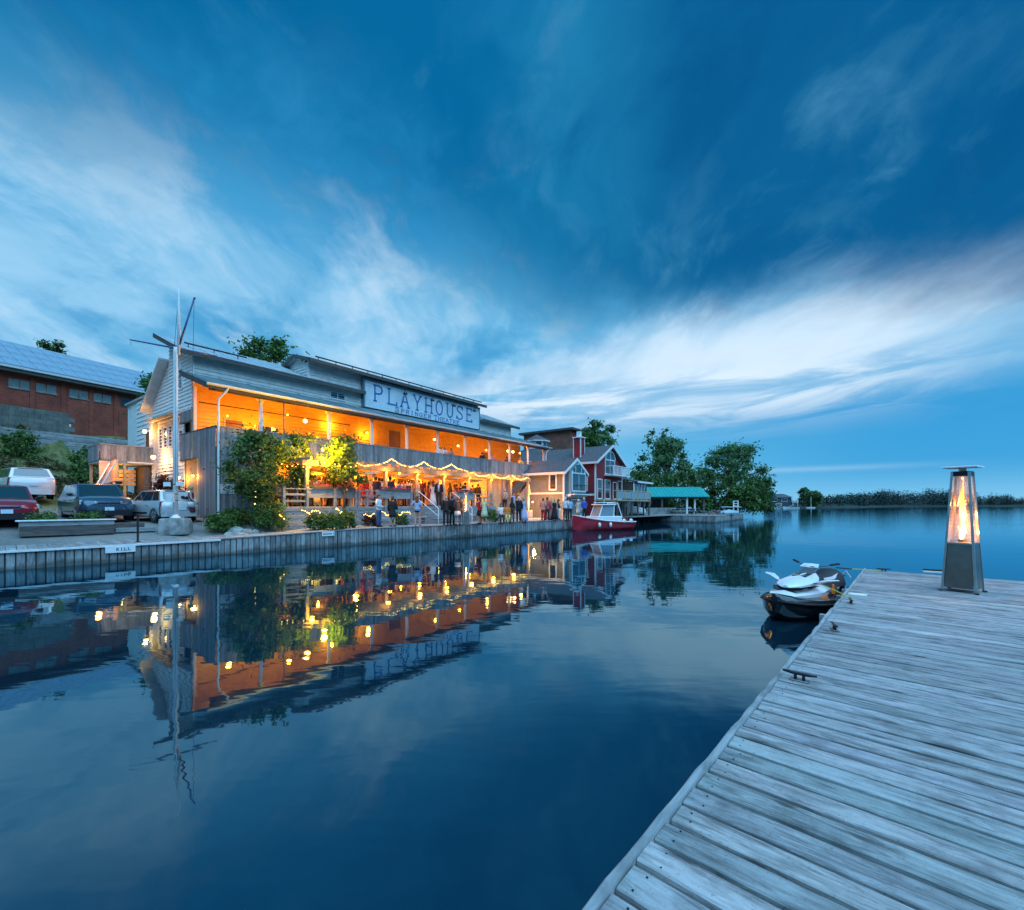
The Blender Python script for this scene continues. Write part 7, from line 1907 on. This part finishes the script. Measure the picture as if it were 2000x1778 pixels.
pat(962, .6, 'person in a pink top bent over the balcony rail near the far end', 30, 'lean', ('tee', 'pink'), ('trousers', 'charcoal'), (SH, 'grey'), zf=5.0, group=GB, h=.95)
pat(990, .7, 'person in a royal blue shirt left of the reddish globes on the balcony', 150, 'stand', ('shirt', 'royal'), ('trousers', 'black'), (SH, 'brown'), zf=5.0, group=GB, h=.96)
pat(1016, .6, 'bald person in a yellow lit shirt below the reddish globes on the balcony', 30, 'lean', ('shirt', 'yellow'), ('trousers', 'brown'), None, zf=5.0, group=GB)  # yellow lamplight put into the shirt colour
for px, t, lb, fc, po, tp, lw, hr in (
        (552, -.4, 'man in a brown jacket at the back of the patio behind the pink hat', 170, 'stand', ('jacket', 'brown'), ('trousers', 'black'), (SH, 'brown')),
        (570, -.3, 'woman in a maroon dress at the back of the patio behind the tan jacket', 200, 'clasp', ('dress', 'maroon'), None, (LH, 'brown')),
        (586, -.5, 'man in a white shirt at the back of the patio behind the black suits', 160, 'drink', ('shirt', 'white'), ('trousers', 'black'), (SH, 'black')),
        (624, -.4, 'man in a charcoal suit at the back of the patio between cream and purple dresses', 190, 'stand', ('jacket', 'charcoal'), ('trousers', 'charcoal'), (SH, 'brown')),
        (637, -.3, 'woman in a gold top at the back of the patio behind the purple dress', 150, 'clasp', ('tee', 'gold'), ('skirt', 'black'), (LH, 'black')),
        (668, -.4, 'woman in an orange dress at the back of the patio behind the slim trunk', 210, 'drink', ('dress', 'orange'), None, (LH, 'brown')),
        (680, -1.2, 'man in a black shirt standing right of the slim tree trunk', 170, 'clasp', ('shirt', 'black'), ('trousers', 'black'), (SH, 'black')),
        (698, -1.0, 'woman in a tan jacket left of the two women in red', 160, 'stand', ('jacket', 'tan'), ('skirt', 'brown'), (SH, 'blond')),
        (755, -.6, 'man in a grey jacket at the back of the patio left of the broad man', 200, 'stand', ('jacket', 'grey'), ('trousers', 'black'), (SH, 'grey')),
        (785, -.5, 'woman in a plum dress at the back of the patio behind the royal blue dress', 170, 'drink', ('dress', 'plum'), None, (LH, 'auburn')),
        (819, -.4, 'man in a navy jacket deep under the canopy above the stairs', 180, 'clasp', ('jacket', 'navy'), ('trousers', 'black'), (SH, 'brown')),
        (892, -.3, 'man in a maroon shirt deep under the canopy behind the pink dress', 160, 'stand', ('shirt', 'maroon'), ('trousers', 'black'), (SH, 'black'))):
    pat(px, t, lb, fc, po, tp, lw, hr)
# flower boxes and tables on the patio
for i, (s, L) in enumerate(((3.5, 1.2), (5.0, 1.1), (7.9, 2.3), (14.7, 1.6))):
    r = thing('flower_box', ('flower box of pink petunias on the railing behind the clipped shrubs', 'flower box of pink petunias on the railing left of the slim tree', 'long flower box of pink petunias on the railing left of the stairs', 'flower box of pink petunias on the railing right of the stairs')[i], 'flower box', Tp(s, -2.86, PZ+.96), A_TH, 'flower boxes on the patio railing')
    m = MB(); m.bbox(0, L, -.09, .09, 0, .14, .01); m.build('trough', M['darkwood'], r)
    leafmesh('flowers', [(lerp(.1, L-.1, k/7), 0, .19, .12, .11, .08) for k in range(8)], int(500*L), .035, 130+i, 'petal', r)
# ------------------------------------------------------------------ pyramid heaters
def flame_mat():
    m, g, b = pbr('gas_flame')
    sep = g.n('ShaderNodeSeparateXYZ'); g.put(sep.inputs[0], g.n('ShaderNodeTexCoord').outputs['Object'])
    f = g.sm(sep.outputs[2], .9, 2.0)
    c = g.ramp(f, [(0, (1, .55, .16)), (.6, (1, .34, .05)), (1, (1, .17, .01))])
    lw = g.n('ShaderNodeLayerWeight'); lw.inputs[0].default_value = .5
    core = g.sm(lw.outputs['Facing'], .85, .25)
    e = g.n('ShaderNodeEmission'); g.put(e.inputs[0], g.mix(core, (1, .22, .015), c)); g.put(e.inputs[1], g.m('ADD', 1.6, g.m('MULTIPLY', g.m('MULTIPLY', g.m('SUBTRACT', 1.1, f), core), 10.0)))
    g.put(g.nt.nodes['Material Output'].inputs[0], e.outputs[0]); return m
M['flame'] = flame_mat()
def tube_glass():
    m, g, b = pbr('heater_glass_tube')
    tr = g.n('ShaderNodeBsdfTransparent'); gl = g.n('ShaderNodeBsdfGlossy'); gl.inputs['Roughness'].default_value = .05
    lw = g.n('ShaderNodeLayerWeight'); lw.inputs[0].default_value = .25
    mx = g.n('ShaderNodeMixShader'); g.put(mx.inputs[0], g.m('MULTIPLY', lw.outputs['Facing'], .6)); g.put(mx.inputs[1], tr.outputs[0]); g.put(mx.inputs[2], gl.outputs[0])
    g.put(g.nt.nodes['Material Output'].inputs[0], mx.outputs[0]); return m
M['tubeglass'] = tube_glass()
M['hotsteel'] = mat('bare_steel_frame', (.55, .53, .52), .30, .12, 5, 1.0)
M['cabinet'] = mat('dark_brushed_steel', (.22, .195, .18), .34, .2, 3, .85, .1, 90)
M['guardwire'] = mat('guard_wire', (.62, .60, .57), .45, .05, 9, .3)
def heater(label, loc, rz, e, sc=1.0, fine=True):
    r = thing('patio_heater', label, 'heater', loc, rz, 'pyramid patio heaters'); r.scale = (sc, sc, sc)
    hw = lambda z: pw(z, [(0, .228), (.84, .182), (2.06, .122)])
    for sx in (-1, 1):
        for sy in (-1, 1):
            m = MB(); rg = []
            for z in (.0, .84, 2.06):
                h = hw(z); q = .032
                rg.append([(sx*h, sy*h, z), (sx*(h-q), sy*h, z), (sx*(h-q), sy*(h-.008), z), (sx*(h-.008), sy*(h-.008), z), (sx*(h-.008), sy*(h-q), z), (sx*h, sy*(h-q), z)])
            m.loft(rg); m.build('leg', M['hotsteel'], r)
            m = MB(); m.cyl(sx*.228, sy*.228, 0, .02, .03, n=8); m.build('foot', M['black'], r)
    for k in range(4):
        a = k*math.pi/2; c, s = math.cos(a), math.sin(a)
        def Q(x, y, z): return (x*c-y*s, x*s+y*c, z)
        m = MB(); z0, z1 = .07, .84; h0, h1 = hw(z0)-.008, hw(z1)-.008
        m.slab([Q(-h0+.03, -h0, z0), Q(h0-.03, -h0, z0), Q(h1-.03, -h1, z1), Q(-h1+.03, -h1, z1)], .004); m.build('cabinet_panel', M['cabinet'], r)
        m = MB(); z = .87
        while z < 2.0:
            h = hw(z)-.006; m.tube([Q(-h+.012, -h, z), Q(h-.012, -h, z)], .0028, 4); z += .024 if fine else .06
        o = m.build('wire_guard', M['guardwire'], r); o['kind'] = 'stuff'
    m = MB(); m.bbox(-.176, .176, -.176, .176, .82, .85, .005); m.build('burner_plate', M['hotsteel'], r)
    m = MB(); m.cyl(0, 0, .85, .90, .06, n=14); m.build('burner', M['darkmetal'], r)
    m = MB(); m.lathe([(.062, .88), (.062, 1.98), (.057, 1.98), (.057, .88)], 24); m.build('glass_tube', M['tubeglass'], r, smooth=True)
    rr = random.Random(3); m = MB(); rg = []
    for i in range(18):
        f = i/17; z = .90+.98*f; w = .05*math.sin(math.pi*min(.97, .12+.86*f))**.7*(1-.45*f)*(1+.28*math.sin(f*17)); ox, oy = .012*math.sin(f*11), .012*math.cos(f*9)
        rg.append([(ox+max(w, .004)*math.cos(6.283*k/10), oy+max(w, .004)*math.sin(6.283*k/10), z) for k in range(10)])
    m.loft(rg); m.build('flame', M['flame'], r, smooth=True)
    m = MB(); m.bbox(-.122, .122, -.122, .122, 1.99, 2.07, .01); m.build('collar', M['darkmetal'], r)
    m = MB(); m.bbox(-.225, .225, -.225, .225, 2.13, 2.155, .01); m.cyl(0, 0, 2.07, 2.135, .05, n=10); m.build('reflector_cap', M['trim'], r)
    if fine:
        for x, y, z in ((.095, 0, 1.15), (0, -.095, 1.3), (-.095, 0, 1.15), (0, .095, 1.5), (0, -.095, 1.0)): lamp('lamp_light', (x, y, z), e/5, (1, .32, .03), .03, r)
    else: lamp('lamp_light', (0, -.1, 1.3), e, (1, .34, .04), .04, r)
    return r
def dk(px, py): Y = 880*1.5/(py-986); return ((px-1000)*Y/880, Y, DOCK_Z)
hx, hy, hz = dk(1886, 1158)
heater('lit steel pyramid heater standing on the near dock', (7.80, 7.80, DOCK_Z+.004), R(32), 34)
x, y, z = gat(910, 27.0); heater('tall lit pyramid heater on the boardwalk before the stairs', (x, y, z+.06), R(12), 40, 1.0, False)
for px, t, lb in ((646, -1.1, 'lit pyramid heater on the patio behind the slim tree'), (729, -1.2, 'lit pyramid heater on the patio beside the women in red'), (798, -1.3, 'lit pyramid heater on the patio behind the black tank top'), (857, -1.0, 'lit pyramid heater on the patio above the stair head')):
    q = (px-1000)/880.0; x0, y0, _ = Tp(0, t); s = (q*y0 - x0)/(.6-.8*q); x, y, _ = Tp(s, t); heater(lb, (x, y, PZ+.004), R(30), 14, 1.02, False)

# ------------------------------------------------------------------ personal watercraft at the dock
def jet_ski():
    a = math.atan2(-.57, -.82)
    bow = Vector((4.58, 7.88)); L = 2.75; d = Vector((-.82, -.57)).normalized(); c = bow - d*L/2
    r = thing('jet_ski', 'black and white jet ski with orange flashes tied to the dock', 'jet ski', (c.x, c.y, .0), a); r.scale = (1, 1, .78)
    gb = mat('ski_gloss_black', (.012, .013, .016), .14, .1, 5, coat=.5); gw = mat('ski_white', (.78, .79, .82), .25, .04, 4, coat=.4); gg = mat('ski_grey', (.10, .11, .125), .35, .1, 6); go = mat('ski_orange', (.75, .16, .012), .3, .08, 6)
    seat = mat('ski_seat', (.022, .023, .026), .6, .15, 12, 0, .2, 60)
    # hull with rubber bumper line
    st, bp, dkk = [], [], []
    for x, w, zb, zk in ((-1.36, .50, .30, -.06), (-1.0, .56, .31, -.12), (-.4, .585, .32, -.16), (.2, .57, .34, -.17), (.7, .50, .38, -.15), (1.05, .36, .42, -.08), (1.28, .18, .46, .06), (1.37, .04, .48, .22)):
        st.append([(x, -w, zb), (x, -w*.92, zb*.45), (x, -w*.6, zk+.07), (x, 0, zk), (x, w*.6, zk+.07), (x, w*.92, zb*.45), (x, w, zb), (x, w*.8, zb+.01), (x, 0, zb+.015), (x, -w*.8, zb+.01)])
        bp.append((x, w, zb))
        dkk.append([(x, -w*.99, zb+.02), (x, -w*.93, zb+.09), (x, -w*.55, zb+.15), (x, 0, zb+.17), (x, w*.55, zb+.15), (x, w*.93, zb+.09), (x, w*.99, zb+.02)])
    m = MB(); m.loft(st); m.build('hull', gb, r, angle=45)
    m = MB(); m.loft(dkk); m.build('deck', gb, r, angle=45)
    for s in (-1, 1):
        m = MB(); m.tube([(x, s*(w+.01), z) for x, w, z in bp], .028, 8); m.build('bumper', M['rubber'], r, smooth=True)
        # side number plates
    # white lower nose
    def sect(x, w, z0, z1, k=.55):
        w *= .86
        return [(x, -w, z0), (x, -w*1.02, lerp(z0, z1, .45)), (x, -w*k, z1), (x, 0, z1+.03), (x, w*k, z1), (x, w*1.02, lerp(z0, z1, .45)), (x, w, z0)]
    m = MB(); m.loft([sect(-.45, .34, .44, .60), sect(-.05, .40, .46, .70), sect(.4, .42, .48, .72), sect(.8, .36, .51, .68), sect(1.05, .26, .54, .62), sect(1.18, .12, .55, .585)]); m.build('nose', gw, r, angle=40)
    m = MB(); m.loft([[(x, -w, z), (x, 0, z+.03), (x, w, z), (x, 0, z-.03)] for x, w, z in ((.35, .33, .735), (.75, .30, .715), (.98, .20, .665))]); m.build('air_slot', gb, r)
    # white hood lid
    m = MB(); m.loft([sect(.0, .20, .80, .98, .7), sect(.25, .30, .77, .95, .65), sect(.55, .33, .76, .90, .6), sect(.82, .24, .74, .83, .6), sect(.96, .08, .73, .76, .6)]); m.build('hood', gw, r, angle=45)
    m = MB(); m.prism([(.16, .985), (.40, .955), (.44, .93), (.2, .93)], 'y', -.12, .12); m.build('hood_inlet', gb, r)
    for s in (-1, 1):
        m = MB(); m.loft([[(.62, s*.30, .84), (.52, s*.30, .80), (.50, s*.31, .86)], [(.52, s*.46, .90), (.38, s*.47, .86), (.36, s*.46, .93)], [(.42, s*.62, .93), (.34, s*.62, .915), (.34, s*.62, .94)]]); m.build('mirror', gw, r, angle=50)
        m = MB(); m.loft([[(.1, s*.415, .56), (-.08, s*.405, .52), (-.05, s*.42, .50), (.12, s*.43, .54)], [(-.02, s*.38, .76), (-.14, s*.37, .72), (-.12, s*.385, .70), (0, s*.395, .74)]]); m.build('orange_flash', go, r)
        m = MB(); m.loft([[(.55, s*.42, .50), (.30, s*.43, .48), (.30, s*.445, .46), (.55, s*.435, .48)], [(.50, s*.40, .535), (.30, s*.41, .525), (.30, s*.425, .51), (.50, s*.415, .52)]]); m.build('orange_flash', go, r)
        m = MB(); m.loft([[(-.1, s*.395, .70), (-.4, s*.33, .62), (-.4, s*.345, .48), (-.1, s*.415, .50)], [(-.1, s*.375, .70), (-.4, s*.31, .62), (-.4, s*.325, .48), (-.1, s*.395, .50)]]); m.build('side_panel', gg, r)
        # red script line and round badge on the nose
        for k in range(6):
            m = MB(); m.cbox((.34-.045*k, s*.418, .615+.006*k), (.03, .012, .022)); m.build('badge_letter', M['redlens'], r)
    m = MB(); m.ball((1.0, .02, .622), (.03, .03, .012), 8, 5); m.build('badge', M['darkmetal'], r)
    # steering column and bars
    m = MB(); m.loft([[(.02, -.10, .96), (.22, -.12, .93), (.22, .12, .93), (.02, .10, .96)], [(-.16, -.08, 1.14), (-.02, -.09, 1.15), (-.02, .09, 1.15), (-.16, .08, 1.14)]]); m.build('steering_column', gg, r)
    m = MB(); m.loft([[(.0, -.16, 1.13), (.02, 0, 1.12), (.0, .16, 1.13)], [(-.12, -.13, 1.20), (-.10, 0, 1.21), (-.12, .13, 1.20)], [(-.2, -.10, 1.14), (-.2, 0, 1.14), (-.2, .10, 1.14)]]); m.build('bar_pad', gw, r)
    m = MB(); m.tube([(-.28, -.36, 1.22), (-.14, -.16, 1.15), (-.10, 0, 1.13), (-.14, .16, 1.15), (-.28, .36, 1.22)], .018, 8); hb = m.build('handlebar', gg, r, smooth=True)
    for s in (-1, 1):
        m = MB(); m.tube([(-.22, s*.27, 1.19), (-.31, s*.40, 1.23)], .026, 8); m.build('grip', M['rubber'], hb)
    # seat, passenger hump and strap
    rg = []
    for x, w, z in ((.02, .13, .90), (-.15, .155, .885), (-.4, .175, .84), (-.62, .18, .86), (-.78, .19, .98), (-.95, .19, .98), (-1.12, .17, .90), (-1.2, .12, .74)):
        rg.append([(x, -w-.06, .56), (x, -w-.02, z-.10), (x, -w*.6, z), (x, 0, z+.02), (x, w*.6, z), (x, w+.02, z-.10), (x, w+.06, .56)])
    m = MB(); m.loft(rg); se = m.build('seat', seat, r, angle=45)
    for s in (-1, 1):
        m = MB(); m.loft([[(-.2, s*.185, .80), (-.2, s*.18, .845), (-.2, s*.165, .84)], [(-.6, s*.21, .77), (-.6, s*.19, .845), (-.6, s*.17, .84)], [(-.80, s*.205, .84), (-.80, s*.195, .91), (-.80, s*.18, .90)]]); m.build('seat_stripe', gw, se)
    m = MB(); m.bbox(-1.36, -1.0, -.42, .42, .42, .46, .01); m.build('boarding_platform', M['rubber'], r)
    m = MB(); m.tube([(-1.14, -.2, .80), (-1.22, 0, .83), (-1.14, .2, .80)], .02, 6); m.build('grab_handle', gg, r)
    P = lambda u, v, d: (-u-.22, .583+d, v)
    k = M['white']
    text(r, 'ON 54001', .06, .058, .018, .17, .10, .018, k, P, 'hull_letter', .004)
    done = set()
    for o in [q for q in bpy.data.objects if q.parent == r or (q.parent and q.parent.parent == r)]:
        if o.data in done: continue
        done.add(o.data)
        for v in o.data.vertices:
            if v.co.z > .47: v.co.z = .47 + (v.co.z-.47)*.95
    return r
jet_ski()
M['rope'] = mat('yellow_rope', (.62, .55, .04), .8, .2, 30); M['ropeblack'] = mat('black_rope', (.015, .015, .018), .8, .2, 30)
def rope(label, pts, split):
    r = thing('mooring_rope', label, 'rope', pts[0], 0, 'mooring ropes of the jet ski'); o = Vector(pts[0]); v = [Vector(p)-o for p in pts]
    m = MB(); m.tube(v[:split+1], .013, 6); m.build('bungee', M['ropeblack'], r); m = MB(); m.tube(v[split:], .008, 6); m.build('rope', M['rope'], r)
e1 = dk(1655, 1168); e2 = dk(1691, 1117)
rope('yellow rope from the nose of the jet ski down to the dock edge', [(5.62, 8.32, .63), (5.58, 8.15, .62), (e1[0]-.03, e1[1], DOCK_Z+.04), (e1[0]+.06, e1[1]-.02, DOCK_Z+.015)], 1)
rope('yellow rope stretched from the jet ski stern to the far dock corner', [(6.95, 9.65, .70), (7.5, 9.95, .63), (e2[0], e2[1], DOCK_Z+.05), (e2[0]+.3, e2[1]-.04, DOCK_Z+.03)], 1)
x, y, z = dk(1675, 1162); r = thing('deck_plate', 'small white plate fixed on the dock by the rope', 'plate', (x, y, z+.004), A_DOCK)
m = MB(); m.bbox(-.09, .09, -.12, .12, 0, .008, .002); m.build('plate', M['white'], r)
for k in range(4):
    m = MB(); m.cyl((-.07, .07)[k % 2], (-.1, .1)[k//2], .008, .012, .008, n=6); m.build('screw', M['steel'], r)
x, y, z = dk(1826, 1119); r = thing('dock_bracket', 'short metal bracket on the far edge of the dock', 'bracket', (x, y, z+.002), A_DOCK+R(8))
m = MB(); m.bbox(-.06, .06, -.2, .2, .0, .035, .006); m.build('plate', M['trim'], r); m = MB(); m.bbox(-.02, .05, -.19, .19, .036, .07, .006); m.build('rubber_pad', M['rubber'], r)
x, y, z = dk(1668, 1131); r = thing('blue_fender', 'blue rubber fender hanging behind the jet ski at the dock edge', 'fender', (x-.12, y+.16, z-.12), A_DOCK)
m = MB(); m.ball((0, 0, 0), (.05, .05, .16), 12, 8); m.build('bladder', mat('blue_rubber', (.02, .09, .35), .45, .1, 6), r, smooth=True); m = MB(); m.tube([(0, 0, .18), (.0, -.06, .27), (0, -.14, .135)], .01, 5); m.build('line', M['trim'], r)
